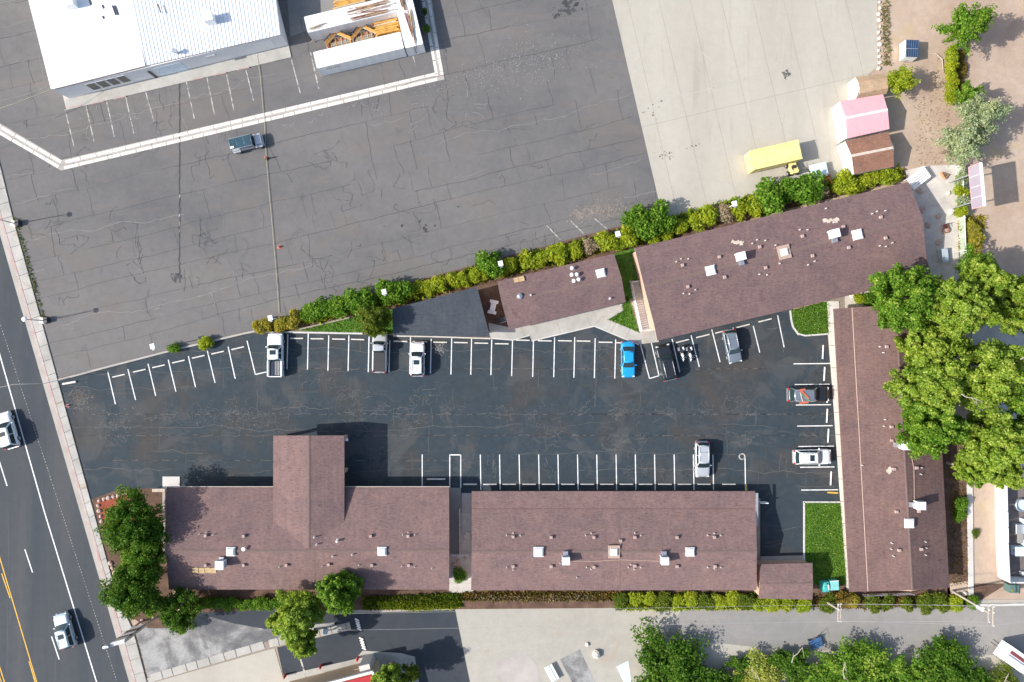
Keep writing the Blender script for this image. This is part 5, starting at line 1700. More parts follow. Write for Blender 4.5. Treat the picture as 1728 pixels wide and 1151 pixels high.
# faint marks on the lowest container
L1 = c1.location
for k in range(7):
    MB().box(-4.6 + k * .26, -1.245, 2.05, .16, .02, .16 - .05 * (k % 2)).build('letter_mark', M['rust'], c1, False)
def pole_bundle(label, pts0, n, length, spread, ang, z, mat, seed, group=None):
    rng = random.Random(seed)
    c = W(*pts0, z)
    root = thing('pole_bundle', label, 'poles', (c.x, c.y, z), ang, group)
    for k in range(n):
        x, y = rng.gauss(0, length * .12), rng.uniform(-spread, spread)
        l = length * rng.uniform(.6, 1.0)
        a = rng.gauss(0, .05)
        dx, dy = l / 2 * math.cos(a), l / 2 * math.sin(a)
        zz = .05 + .05 * (k % 3)
        MB().tube([(x - dx, y - dy, zz), (x + dx, y + dy, zz + .02)], rng.uniform(.03, .055), 5).build('pole', M[mat if k % 4 else 'wood_tan'], root, False)
GP = 'pole bundles on the containers'
pole_bundle('wide spread of rusty poles on the upper container', (624, 18), 18, 5.6, .85, TH, 2.62, 'rust', 1, GP)
pole_bundle('rusty poles on the lower half of the crosswise container', (694, 47), 12, 4.0, .5, TH + PI / 2, 2.62, 'rust', 2, GP)
pole_bundle('short rusty poles on the top part of the crosswise container', (680, 2), 10, 2.4, .5, TH + PI / 2, 2.62, 'rust', 3, GP)
pole_bundle('pale sticks at the left end of the upper container', (536, 46), 7, 2.0, .25, TH + .1, 2.62, 'wood_grey', 4, GP)
def truss(label, px, py, span, rise, ang):
    c = W(px, py, .9)
    root = thing('roof_truss_stack', label, 'trusses', (c.x, c.y, 0), ang, 'timber roof trusses between the containers')
    def bar(a, b, z, r, mat, nm):
        MB().tube([(a[0], a[1], z), (b[0], b[1], z)], r, 4, 0, False).build(nm, M[mat], root, False)
    T_ = (0, rise * .5)
    for k in range(3):
        z, o = .75 + k * .10, k * .17
        for sx in (-1, 1):
            bar((sx * span * .5, -rise * .5 - o), (T_[0], T_[1] - o), z - k * .14, .085, 'wood_orange' if k < 2 else 'wood_tan', 'rafter')
    for sx in (-1, 1):
        bar((sx * span * .52, -rise * .36), (0, rise * .66), 1.0, .06, 'dark_metal', 'cap_rail')
        bar((sx * span * .46, -rise * .5), (sx * span * .46, -rise * 1.15), .6, .07, 'wood_orange', 'timber')
    for t in (-.3, -.1, .12, .28):
        bar((t * span, -rise * .2), (t * span, -rise * 1.05), .5, .05, 'wood_orange' if t < 0 else 'wood_tan', 'timber')
    MB().box(0, -rise * .62, .2, span * .94, rise * 1.0, .34).build('bearer', M['rust'], root, False)
truss('left stack of orange roof trusses between the containers', 568, 59, 3.5, 1.25, TH)
truss('right stack of orange roof trusses with grey gable between the containers', 612, 49, 3.5, 1.35, TH)
rng = random.Random(12)
def lumber(label, px, py, n, l, wd, ang, mat, seed, h=.8):
    rng = random.Random(seed)
    c = W(px, py, h)
    root = thing('lumber_stack', label, 'lumber', (c.x, c.y, 0), ang, 'lumber stacks of the timber yard')
    rows = 4
    for k in range(n):
        r, q = k % rows, k // rows
        y = (q - n / rows / 2 + .5) * wd / (n / rows)
        MB().box(rng.gauss(0, .15), y, .1 + r * h / rows, l * rng.uniform(.85, 1), wd / (n / rows) * .9, h / rows * .9, rng.gauss(0, .02)).build('plank', M[mat if rng.random() < .8 else 'wood_tan'], root, False)
lumber('orange lumber stack beside the crosswise container', 652, 44, 24, 3.2, 1.7, TH, 'wood_orange', 1, 1.2)
lumber('orange lumber stack cut by the top edge behind the upper container', 590, 0, 24, 4.4, 1.3, TH, 'wood_orange', 2, 1.2)
lumber('low stack of weathered boards under the trusses', 596, 72, 20, 6.0, 1.2, TH, 'wood_grey', 3, .45)
pole_bundle('loose pale board leaning at the left container end', (535, 63), 3, 1.6, .12, TH + .35, .3, 'wood_tan', 9, GP)

# ------------------------------------------------------------------ yellow dump body, loader, dinghy and the rest behind the hedge
c = W(1306, 264, 1.6)
yb = thing('yellow_container', 'yellow steel container at the edge of the concrete lot', 'container', (c.x, c.y, .02), R(13))
MB().box(0, 0, 1.25, 6.5, 2.55, 2.3, 0, 0, .985).build('body', M['yellow_body'], yb, False)
vs = [(x, y, z) for x in (-3.2, 3.2) for y, z in ((-1.22, 2.36), (-1.0, 2.46), (-.4, 2.52), (.4, 2.52), (1.0, 2.46), (1.22, 2.36))]
MB().add(vs, [(k, 6 + k, 7 + k, k + 1) for k in range(5)] + [(0, 1, 2, 3, 4, 5), (11, 10, 9, 8, 7, 6)], 0).build('roof', M['yellow_body'], yb, False)
for x in (-1.6, 1.7):
    MB().box(x, 0, 2.515, .05, 2.0, .03).build('roof_seam', M['yellow_body'], yb, False)
for s in (-1, 1):
    MB().box(0, s * 1.24, 2.40, 6.5, .10, .12).build('rail', M['yellow_body'], yb, False)
    for x in (-3.15, 3.15):
        MB().box(x, s * 1.2, 1.25, .16, .16, 2.5).build('post', M['yellow_body'], yb, False)
    MB().box(-3.3, s * .6, 1.25, .06, 1.1, 2.1).build('door', M['yellow_body'], yb, False)
c = W(1338, 284, .8)
fl = thing('yellow_loader', 'small yellow loader parked against the yellow container', 'loader', (c.x, c.y, .02), R(100))
MB().box(0, 0, .75, 1.5, .95, .7, 0, 0, .85).build('body', M['yellow_body'], fl, False)
MB().box(-.55, 0, 1.2, .5, .8, .5, 0, 0, .9).build('engine_cover', M['yellow_body'], fl, False)
MB().box(.1, 0, 1.15, .4, .5, .3).build('seat', M['black_plastic'], fl, False)
for x in (.55, -.55):
    for s in (-1, 1):
        wheel(fl, x, s * .6, .36, .3)
for s in (-1, 1):
    MB().tube([(-.6, s * .4, 1.5), (.9, s * .4, .7), (1.25, s * .4, .3)], .06, 6).build('lift_arm', M['yellow_body'], fl, False)
MB().box(1.35, 0, .3, .5, 1.3, .4, 0, 0, .8).build('bucket', M['yellow_body'], fl, False)
for s in (-1, 1):
    MB().tube([(-.3, s * .4, 1.1), (-.3, s * .4, 2.0), (.35, s * .4, 2.0)], .03, 6).build('roll_bar', M['dark_metal'], fl, False)
c = W(1382, 287, .9)
bt = thing('utility_trailer', 'pale blue boat shaped utility trailer beside the brown shed', 'trailer', (c.x, c.y, .02), R(14))
MB().prism([(-1.1, -.7), (1.1, -.9), (1.15, .85), (-1.0, .9)], .55, .95, 0, None, True).build('tub', M['light_blue'], bt, False)
MB().prism([(-1.0, -.62), (1.02, -.8), (1.06, .76), (-.92, .8)], .95, .99).build('cover', M['light_blue'], bt, False)
MB().tube([(-1.7, -.2, .6), (-1.1, -.78, .98), (0, -1.05, .98), (1.15, -.95, .98)], .05, 6).build('rail', M['white_metal'], bt, False)
for s in (-1, 1):
    wheel(bt, 0, s * .85, .3, .18)
MB().tube([(-1.0, 0, .5), (-1.9, .1, .5)], .05, 6).build('tow_bar', M['white_metal'], bt, False)
c = W(1398, 298, .8)
om = thing('orange_machine', 'rusty orange hand machine beside the pale blue trailer', 'machine', (c.x, c.y, .02), R(95))
MB().box(0, 0, .6, .9, .5, .5, 0, 0, .8).build('body', M['orange_body'], om, False)
MB().tube([(-.4, .2, .7), (-1.0, .25, 1.1)], .04, 6).tube([(-.4, -.2, .7), (-1.0, -.25, 1.1)], .04, 6).build('handle', M['orange_body'], om, False)
MB().cyl(.15, 0, .85, 1.15, .18, 10).build('motor', M['rust'], om, False)
for s in (-1, 1):
    wheel(om, .1, s * .34, .25, .14)
# white box with solar panels
c = W(1536, 84, 1.2)
sp = thing('solar_trailer', 'small white box trailer topped by dark blue solar panels', 'trailer', (c.x, c.y, .0), R(-2))
MB().box(0, 0, .85, 1.75, 2.3, 1.3, 0, 0, .97).build('body', M['white_box'], sp, False)
for k, y in enumerate((-.58, .58)):
    pn = MB().box(0.06, y, 1.60, 1.72, 1.10, .05).build('solar_panel', M['solar'], sp, False)
    for q in range(6):
        MB().box(-.72 + q * .3, y, 1.632, .022, 1.06, .012).build('grid_line', M['grey_metal'], pn, False)
for s in (-1, 1):
    wheel(sp, s * .0 + .0, s * 1.05, .3, .2)
# roadside billboard seen from above
b0, b1 = W(1597, 297), W(1603, 364)
bb = thing('billboard', 'pale billboard on posts, its face turned to the motel', 'billboard', ((b0.x + b1.x) / 2, (b0.y + b1.y) / 2, 0))
d = (b1 - b0); Lb = d.length; ang = math.atan2(d.y, d.x)
bb.rotation_euler = (0, 0, ang)
MB().box(0, 0, 5.65, Lb, .14, 2.1).build('board', M['white_metal'], bb, False)
for k in range(4):
    MB().box((k - 1.5) * Lb / 4, -.09, 5.65, Lb / 4 - .06, .04, 1.96).build('panel', M['sign_glass'], bb, False)
MB().box(0, 0, 6.75, Lb + .1, .34, .10).build('top_frame', M['white_metal'], bb, False)
for z in (4.63, 6.65):
    MB().box(0, -.12, z, Lb + .06, .06, .07).build('edge_strip', M['cloth_pink'], bb, False)
for k in (-.5, .5):
    MB().box(k * Lb, -.12, 5.65, .07, .06, 2.0).build('edge_strip', M['cloth_pink'], bb, False)
for k in (-.33, .33):
    MB().box(k * Lb, .2, 3.35, .14, .14, 6.7).build('post', M['grey_metal'], bb, False)
for k in (-.3, .3):
    MB().tube([(k * Lb, -.1, 4.6), (k * Lb, -.5, 4.65)], .03, 6).build('lamp_arm', M['cloth_pink'], bb, False)

# bins
GB = 'teal recycling bins behind the small brown shed'
c = W(1392, 989.5, .8)
t = thing('recycling_bin', 'narrow teal recycling bin with rounded lid, left of the pair', 'bin', (c.x, c.y, .02), R(4), GB)
MB().box(0, 0, .52, .8, 1.25, 1.0, 0, 0, 1.08).build('body', M['teal'], t, False)
MB().ball((0, 0, 1.02), .43, .68, .16, 14, 8).build('lid', M['teal'], t, False)
MB().box(.30, 0, 1.2, .16, .7, .05).build('lid_stripe', M['white_box'], t, False)
c = W(1407, 987, .8)
t = thing('recycling_bin', 'wide pale teal recycling bin, right of the pair', 'bin', (c.x, c.y, .02), R(3), GB)
MB().box(0, 0, .50, 1.05, 1.2, .96, 0, 0, 1.08).build('body', M['teal'], t, False)
MB().box(0, 0, 1.02, 1.14, 1.3, .07, 0, 0, .96).build('lid', M['teal_light'], t, False)
MB().box(0, .62, 1.06, 1.1, .08, .08).build('handle', M['white_box'], t, False)
c = W(1709, 992.5, .8)
t = thing('dumpster', 'dark green dumpster below the white walled yard', 'dumpster', (c.x, c.y, .02), R(-3))
MB().box(0, 0, .6, 1.4, 1.0, 1.1, 0, 0, 1.06).build('body', M['dumpster'], t, False)
for s in (-1, 1):
    MB().box(s * .36, 0, 1.18, .70, 1.06, .06, 0, 0, .95).build('lid', M['dumpster'], t, False)
MB().box(-.4, -.2, 1.23, .2, .35, .03).build('sticker', M['leaf_yellowgreen'], t, False)
# patio set, grill, chairs
c = W(832, 518, .7)
t = thing('picnic_table', 'white picnic table with two benches on the patio between the roofs', 'table', (c.x, c.y, .05), R(78))
for k in range(3):
    MB().box(0, (k - 1) * .24, .72, 1.1, .22, .04).build('table_board', M['white_box'], t, False)
for s in (-1, 1):
    MB().box(s * .72, 0, .45, .42, 1.15, .04).build('bench', M['white_box'], t, False)
    MB().tube([(s * .35, -.25, 0), (s * .30, -.2, .70)], .03, 5).tube([(s * .35, .25, 0), (s * .30, .2, .70)], .03, 5).build('leg', M['white_metal'], t, False)
    for q in (-1, 1):
        MB().tube([(s * .72, q * .45, 0), (s * .72, q * .42, .44)], .025, 5).build('bench_leg', M['white_metal'], t, False)
c = W(848, 539, .5)
t = thing('barbecue_grill', 'dark barbecue grill at the lower end of the patio', 'grill', (c.x, c.y, .05), R(13))
MB().box(0, 0, .62, 1.0, .7, .5, 0, 0, 1.05).build('firebox', M['dark_metal'], t, False)
MB().box(0, 0, .93, .96, .68, .12, 0, 0, .75).build('lid', M['car_black'], t, False)
MB().box(.0, -.40, .9, .7, .04, .05).build('handle', M['steel'], t, False)
for x in (-.4, .4):
    for y in (-.28, .28):
        MB().tube([(x, y, 0), (x, y, .4)], .03, 5).build('leg', M['dark_metal'], t, False)
def stone(px, py, r, label, mat='stone_pink', seed=1, h=.5, group=None, e=1.25):
    p = W(px, py)
    rng = random.Random(seed)
    o = MB().ball((0, 0, r / S * h * .5), r / S * e, r / S, r / S * h * 1.2, 11, 7, 0, .10, rng).build('boulder', M[mat], None, False)
    o.location = (p.x, p.y, .02)
    o.rotation_euler = (0, 0, rng.uniform(0, 3))
    return tag(o, label, 'boulder', group)
GS = 'boulders of the gravel yard'
for i, (x, y, r, mt, lab) in enumerate([(1551, 323, 4.6, 'stone_pink', 'pinkish boulder near the upper right roof corner'), (1556, 354, 4.6, 'stone_pink', 'pinkish boulder against the roof edge, above the ridge end'), (1565.5, 380, 4.4, 'stone_pink', 'pinkish boulder against the roof edge, below the ridge end'),
                                        (1582.5, 365, 3.8, 'stone_pink', 'small pink boulder in the middle of the gravel yard'), (1604.5, 358, 5, 'stone_white', 'pale square boulder beside the yard fence'), (1583, 408.5, 4.8, 'stone_pink', 'blocky pink boulder above the grey bench table'),
                                        (1600, 326, 3.2, 'stone_white', 'small pale boulder at the upper fence side')]):
    stone(x, y, r, lab, mt, i, .6, GS)
GS2 = 'boulders between the two lower wings'
for i, (x, y, r, lab) in enumerate([(773.5, 946, 3.2, 'pale boulder below the white gate, upper of the left two'), (766, 953, 3.8, 'largest pale boulder between the two lower wings'), (785, 941, 2.6, 'little pale boulder right beneath the white gate'), (782, 965, 3.4, 'pale boulder above the green shrub between the wings')]):
    stone(x, y, r, lab, 'stone_pink', 20 + i, .6, GS2)
stone(789, 904, 6, 'flat pale boulder on the gravel right of the white fence', 'stone_white', 31, .3)
stone(1627, 1001, 4.2, 'white boulder at the foot of the tall utility pole', 'stone_white', 32, .6)
stone(1006, 1103, 7, 'big tan boulder on the gravel below the alley', 'stone_white', 33, .7, None, 1.1)
stone(991, 1087, 3, 'small white boulder above the big tan boulder', 'stone_white', 34, .7)
stone(1437, 497, 5.5, 'white boulder in the corner bed between the wings', 'stone_white', 35, .5)
stone(1450, 493, 5.5, 'cream boulder right of the white one in the corner bed', 'stone_white', 36, .5)
stone(258, 1041.5, 2.2, 'small pale boulder below the street sign', 'stone_pink', 38, .6)
stone(240, 1046, 2.2, 'pink boulder at the upper side of the street sign', 'stone_pink', 39, .6)
GS3 = 'edging stones of the street bed'
edge = [(168, 845), (176, 842), (184, 840), (192, 838), (200, 836), (208, 834), (216, 832), (225, 829.5), (166, 853), (168, 862), (170, 871), (172, 880), (187, 950), (190, 958), (194, 966), (186, 1014), (191, 1022)]
for i, (x, y) in enumerate(edge):
    side = 'along the driveway side of the street bed, %s from the street' % ORD[i] if i < 8 else 'along the pavement side of the street bed, %s from the top' % ORD[i - 8]
    stone(x, y, 2.6 + (i * 7 % 5) * .25, 'pale edging stone ' + side, 'stone_pink', 40 + i, .6, GS3)
# fire pit, bench table and sign in the gravel yard
c = W(1597, 388, .4)
t = thing('fire_pit', 'round rusty fire pit with chair in the gravel yard', 'fire pit', (c.x, c.y, .02))
mb = MB(); n = 16
vs = []
for k in range(n):
    a = 2 * PI * k / n
    for rr, z in ((.38, 0), (.45, .4), (.38, .4), (.32, .08)):
        vs.append((rr * math.cos(a), rr * math.sin(a), z))
mb.add(vs, [(4 * k + j, 4 * ((k + 1) % n) + j, 4 * ((k + 1) % n) + j + 1, 4 * k + j + 1) for k in range(n) for j in range(3)], 0, True).build('bowl', M['rust'], t, False)
MB().cyl(0, 0, .02, .1, .33, 14).build('ash', M['dark_metal'], t, False)
MB().ball((0, 0, .1), .5, .5, .12, 12, 5, 0, .08).build('stone_ring', M['stone_pink'], t, False)
c = W(1596, 382, .5)
t = thing('garden_chair', 'dark red garden chair beside the fire pit', 'chair', (c.x, c.y, .02), R(20))
dr = plain('dark_red_chair', (.10, .035, .03), .6)
MB().box(0, 0, .42, .6, .55, .06).build('seat', dr, t, False)
MB().box(0, .28, .72, .6, .06, .6).build('backrest', dr, t, False)
for x in (-.26, .26):
    for y in (-.24, .24):
        MB().box(x, y, .2, .05, .05, .4).build('leg', dr, t, False)
    MB().box(x * 1.1, 0, .64, .07, .5, .04).build('armrest', dr, t, False)
c = W(1594, 431.5, .6)
t = thing('bench_table', 'grey blue folding table with dark benches at the end of the gravel yard', 'table', (c.x, c.y, .02), R(95))
MB().box(0, 0, .72, 1.85, .8, .06).build('tabletop', plain('grey_blue', (.42, .48, .53), .5), t, False)
for s in (-1, 1):
    MB().box(0, s * .68, .43, 1.7, .26, .05).build('bench', M['grey_metal'], t, False)
    for q in (-1, 1):
        MB().tube([(q * .7, s * .68, 0), (q * .7, s * .15, .70)], .03, 5).build('leg', M['dark_metal'], t, False)
c = W(1593, 296, .3)
t = thing('clay_planter', 'three sided terracotta planter in the top of the gravel yard', 'planter', (c.x, c.y, .02), R(-10))
MB().prism([(-.55, .35), (.55, .2), (.15, -.5)], 0, .45).build('pot', plain('terracotta', (.52, .26, .14), .8), t, False)
MB().prism([(-.42, .28), (.42, .17), (.12, -.38)], .45, .47).build('soil', M['mulch'], t, False)
c = W(1551, 300, 1.0)
t = thing('slatted_gate', 'white slatted gate at the upper right corner of the largest wing', 'gate', (c.x, c.y, .02), R(38))
for k in range(6):
    MB().box(0, (k - 2.5) * .30, .9 + k * .02, 2.9, .22, .05).build('slat', M['white_box'], t, False)
for x in (-1.3, 1.3):
    MB().box(x, 0, .84, .1, 1.8, .06).build('rail', M['white_metal'], t, False)
    for y in (-.8, .8):
        MB().box(x, y, .42, .1, .1, .82).build('post', M['white_metal'], t, False)
# small teal-blue bench
c = W(1379, 1087, .8)
t = thing('slatted_bench', 'blue slatted bench half hidden by trees at the alley', 'bench', (c.x, c.y, 0), R(22))
for k in range(6):
    MB().box(0, (k - 2.5) * .24, .5 + (.10 * (k - 3) if k > 3 else 0), 1.7, .15, .04).build('slat', M['blue_bench'], t, False)
for x in (-.75, .75):
    MB().box(x, 0, .25, .07, 1.3, .48).build('leg', M['dark_metal'], t, False)
# grey bench-like rack and junk on the gravel below the alley
c = W(931, 1136, .5)
t = thing('metal_rack', 'grey metal bench rack beside the dark slab at the bottom edge', 'rack', (c.x, c.y, 0), R(-62))
for k in range(3):
    MB().box(0, (k - 1) * .42, .5, 2.2, .34, .06).build('slat', M['light_blue' if k == 1 else 'wall_grey'], t, False)
for x in (-.9, .9):
    for y in (-.5, .5):
        MB().box(x, y, .24, .06, .06, .48).build('leg', M['grey_metal'], t, False)
t = None
p = W(659.5, 1120)
tk = thing('round_tank', 'dull pink round tank at the restaurant side yard', 'tank', (p.x, p.y, 0))
MB().cyl(0, 0, 0, 1.5, .42, 16).ball((0, 0, 1.5), .42, .42, .15, 16, 6).build('shell', plain('dull_pink', (.50, .30, .30), .6), tk, False)
MB().cyl(0, 0, 1.62, 1.72, .1, 10).build('cap', M['steel'], tk, False)

# cones, rope
GCo = 'orange traffic markers along the yellow rope'
p = W(451, 268)
t = thing('traffic_post', 'orange traffic post with dark base beside the grey open car', 'traffic post', (p.x, p.y, .015), 0, GCo)
MB().cyl(0, 0, 0, .06, .28, 10).build('base', M['rubber'], t, False)
MB().cyl(0, 0, .06, 1.0, .13, 12, 0, .07).build('post', M['cone'], t, False)
MB().cyl(0, 0, .62, .76, .105, 12, 0, .095).build('band', M['white_paint'], t, False)
p = W(471, 417)
t = thing('traffic_cone', 'small orange and white cone by the lower part of the rope', 'cone', (p.x, p.y, .015), 0, GCo)
MB().box(0, 0, .03, .42, .42, .05).build('base', M['cone'], t, False)
MB().cyl(0, 0, .05, .55, .16, 12, 0, .04).build('cone_body', M['cone'], t, False)
MB().cyl(0, 0, .28, .40, .118, 12, 0, .088).build('band', M['white_paint'], t, False)
p = W(115, 684.5)
t = thing('traffic_cone', 'reddish marker cone at the motel driveway beside the pavement', 'cone', (p.x, p.y, .02), 0)
MB().box(0, 0, .03, .42, .42, .05).build('base', plain('cone_base', (.5, .16, .14), .7), t, False)
MB().cyl(0, 0, .05, .5, .15, 12, 0, .04).build('cone_body', M['stone_pink'], t, False)
rng = random.Random(3)
pts = [(434, 92), (439, 130), (443, 170), (446, 210), (449, 262), (453, 310), (457, 360), (461, 400), (464.5, 440), (467.5, 480), (470.5, 528)]
MB().tube([W(x + rng.gauss(0, .3), y, .14) + Vector((0, 0, .0)) for x, y in pts], .028, 5).build('rope', M['rope'])
tag(bpy.data.objects['rope'], 'long yellow rope lying across the old asphalt lot', 'rope')

# ------------------------------------------------------------------ vegetation
def quad_mesh(name, V, mat):
    """V: (n, 4, 3) array of leaf corners"""
    n = len(V)
    me = bpy.data.meshes.new(name)
    me.vertices.add(n * 4)
    me.vertices.foreach_set('co', V.reshape(-1).astype(np.float32))
    me.loops.add(n * 4)
    me.loops.foreach_set('vertex_index', np.arange(n * 4, dtype=np.int32))
    me.polygons.add(n)
    me.polygons.foreach_set('loop_start', np.arange(0, n * 4, 4, dtype=np.int32))
    me.materials.append(mat)
    me.update(calc_edges=True)
    return me

def nrm(a): return a / np.maximum(np.linalg.norm(a, axis=1, keepdims=True), 1e-9)

def leaves(seed, clumps, n, size, up=.45, shell=(.65, 1.08), rnd=.6):
    """leaf quads spread over ellipsoid clumps (cx, cy, cz, ax, ay, az, axis vector or None, stretch)"""
    r = np.random.RandomState(seed)
    cl = np.array([c[:3] for c in clumps]); ra = np.array([c[3] for c in clumps])
    ax = np.array([c[4] for c in clumps], dtype=float); st = np.array([c[5] for c in clumps])
    w = ra ** 2 * st; w /= w.sum()
    k = r.choice(len(clumps), n, p=w)
    d = nrm(r.normal(size=(n, 3)))
    d[:, 2] = np.where((d[:, 2] < -.2) & (r.rand(n) < .7), -d[:, 2], d[:, 2])
    rad = ra[k] * r.uniform(shell[0], shell[1], n)
    off = d * rad[:, None]
    a = ax[k]
    along = (off * a).sum(1, keepdims=True)
    off = off + a * along * (st[k] - 1)[:, None]
    p = cl[k] + off
    nn = nrm(d * (1 - up) + np.array([0, 0, up]) + r.normal(size=(n, 3)) * rnd * .6)
    t = nrm(np.cross(nn, r.normal(size=(n, 3))))
    b = np.cross(nn, t)
    s = (size * r.uniform(.6, 1.35, n))[:, None]
    sag = np.array([0, 0, -.12]) * s
    V = np.stack([p - t * s * .5 + sag, p + b * s * .36, p + t * s * .5 + sag, p - b * s * .36], axis=1)
    return V

def crown_clumps(seed, R_, H_, n, rc, zc, lean=(0, 0), mode='round', flat=.75):
    """clumps through the outer part of an ellipsoid of radius R_ and half height H_ centred at height zc"""
    rng = random.Random(seed)
    out = []
    for i in range(n):
        z = rng.uniform(-.55, 1)
        ph = rng.uniform(0, 2 * PI)
        rr = math.sqrt(max(0, 1 - z * z)) * rng.uniform(.55, 1.0)
        k = rng.uniform(.75, 1.0) * (1 + .16 * math.sin(3 * ph + seed) + .10 * math.sin(5 * ph + 2 * seed))
        x, y, zz = R_ * rr * k * math.cos(ph), R_ * rr * k * math.sin(ph), zc + H_ * z * rng.uniform(.7, 1.05)
        q = rc * rng.uniform(.65, 1.3)
        if mode == 'sprig':
            a = Vector((x, y, (zz - zc) * .8 + R_ * .25)).normalized()
            out.append((x * .74, y * .74, zz, q * .50, tuple(a), rng.uniform(2.2, 3.4)))
        elif mode == 'plume':
            a = Vector((x * .6, y * .6, (zz - zc) * .8 + R_ * .6)).normalized()
            out.append((x, y, zz, q * .8, tuple(a), 1.7))
        else:
            out.append((x + lean[0] * zz, y + lean[1] * zz, zz, q, (0, 0, 1), flat + rng.uniform(-.1, .25)))
    return out

def tree(name, label, px, py, r_px, H_, mat, seed, group=None, n=40, nl=7000, size=.34, mode='round', bark='bark', cat='tree', dead=False, squash=(1.0, 1.0), rc=.30, up=.6, hc=None):
    hc = hc or H_ * .62
    if py > 1095 and px > 1000:
        py += 17
        nl = int(nl * 1.2)
        H_ *= .36; hc *= .36
    c = W(px, py, hc)
    Rw = r_px / S * (1 - hc / HC)
    root = thing(name, label, cat, (c.x, c.y, 0), group=group)
    cl = crown_clumps(seed, Rw * .86, (H_ - hc) * .95, n, Rw * rc, hc, mode=mode)
    cl = [(a[0] * squash[0], a[1] * squash[1]) + tuple(a[2:]) for a in cl]
    # an inner dark mass of leaves keeps the crown from being see-through all over
    inner = [(0, 0, hc * .95, Rw * .55, (0, 0, 1), (H_ - hc) / Rw)]
    inner = [(a[0] * .55, a[1] * .55, hc + (a[2] - hc) * .4, a[3] * 1.1, (0, 0, 1), .8) for a in cl[::3]]
    V = np.concatenate([leaves(seed, cl, nl, size, up, (.45, 1.2), .8), leaves(seed + 1, inner, nl // 5, size * 1.2, up, (.3, 1.0))])
    if py > 1095 and px > 1000:
        V[:, :, 2] = .4 + V[:, :, 2] * .5
    me = quad_mesh('crown', V, mat)
    o = bpy.data.objects.new('crown', me); C.objects.link(o); o.parent = root
    if mat in (M['leaf_cotton'], M['leaf_green'], M['leaf_lime']) and name != 'lime_shrub':  # brighter leaves on the upper clumps: sunlit crown tops put into the colour
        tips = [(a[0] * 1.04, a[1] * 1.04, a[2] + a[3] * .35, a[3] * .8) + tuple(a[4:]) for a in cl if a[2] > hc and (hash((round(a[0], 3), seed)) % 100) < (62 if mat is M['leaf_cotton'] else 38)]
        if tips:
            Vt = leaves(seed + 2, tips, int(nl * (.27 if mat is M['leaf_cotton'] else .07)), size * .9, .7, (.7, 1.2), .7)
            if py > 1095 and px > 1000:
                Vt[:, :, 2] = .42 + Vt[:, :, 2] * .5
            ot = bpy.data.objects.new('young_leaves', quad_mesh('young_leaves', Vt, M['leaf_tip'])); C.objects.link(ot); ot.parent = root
    mb = MB()
    rng = random.Random(seed)
    tr = max(.10, H_ * .022)
    mb.tube([(0, 0, -.1), (rng.uniform(-.1, .1), rng.uniform(-.1, .1), hc * .4), (0, 0, hc * .8)], [tr * 1.3, tr, tr * .6], 8)
    for q in cl[:: max(1, len(cl) // 14)]:
        z0 = hc * rng.uniform(.3, .7)
        m_ = Vector((q[0] * .45, q[1] * .45, (z0 + q[2]) / 2))
        mb.tube([(0, 0, z0), m_, (q[0] * .95, q[1] * .95, q[2])], [tr * .5, tr * .32, tr * .1], 5)
    if py > 1095 and px > 1000:
        mb.v = [(a, b, .2 + z * .5) for a, b, z in mb.v]
    mb.build('trunk', M[bark], root, False)
    if dead:
        mb = MB()
        for _ in range(dead):
            ph = rng.uniform(0, 2 * PI)
            x, y = Rw * .35 * math.cos(ph), Rw * .35 * math.sin(ph)
            p = Vector((x, y, H_ * 1.0 if not (py > 1095 and px > 1000) else H_ * 1.15))
            dr = Vector((math.cos(ph + rng.uniform(-1, 1)), math.sin(ph + rng.uniform(-1, 1)), .15))
            pts = [p]
            for k in range(4):
                dr = (dr + Vector((rng.gauss(0, .35), rng.gauss(0, .35), rng.gauss(0, .1)))).normalized()
                p = p + dr * rng.uniform(.5, .8)
                pts.append(p)
                mb.tube([p, p + Vector((rng.gauss(0, .6), rng.gauss(0, .6), .1))], [.03, .012], 4)
            mb.tube(pts, [.07, .055, .045, .035, .02], 5)
        mb.build('dead_branch', M['bark_pale'], root, False)
    return root

GT1 = 'big cottonwoods over the east wing'
big = [('large cottonwood at the upper left of the big grove, over the corner of the wings', 1526, 506, 66, 11.0, 'leaf_green', 101),
       ('tall lime topped cottonwood in the upper middle of the big grove', 1600, 520, 66, 12.5, 'leaf_cotton', 102),
       ('lime cottonwood at the upper right of the big grove', 1655, 478, 44, 11, 'leaf_cotton', 103),
       ('cottonwood cut by the right edge in the upper part of the grove', 1722, 520, 56, 12, 'leaf_cotton', 104),
       ('broad cottonwood whose left side hangs over the east wing roof', 1565, 645, 64, 12, 'leaf_cotton', 105),
       ('largest light green cottonwood in the middle of the grove', 1650, 625, 76, 14, 'leaf_cotton', 106),
       ('cottonwood at the right edge beside the middle of the grove', 1722, 640, 60, 13, 'leaf_green', 107),
       ('lower left cottonwood of the grove, above the lone rooftop cooler', 1562, 718, 58, 11, 'leaf_green', 108),
       ('yellowish lower cottonwood of the grove above the walled yard', 1668, 742, 62, 12, 'leaf_cotton', 109),
       ('lower right cottonwood of the grove at the right edge', 1716, 738, 50, 11, 'leaf_green', 110),
       ('small lowest cottonwood of the grove, beside the pale garden kerb', 1640, 792, 32, 8, 'leaf_cotton', 111),
       ('small cottonwood of the grove between the two that overhang the east wing roof', 1556, 588, 42, 10, 'leaf_cotton', 113),
       ('small lowest cottonwood of the grove over the top of the walled yard', 1688, 798, 30, 8, 'leaf_cotton', 112)]
for lab, x, y, r_, h_, mt, sd in big:
    tree('cottonwood_tree', lab, x, y, r_, h_, M[mt], sd, GT1, 150, int(300 * r_), .30, 'plume', rc=.15, bark='bark_pale', dead=1 if sd in (105, 106) else False, up=.62)
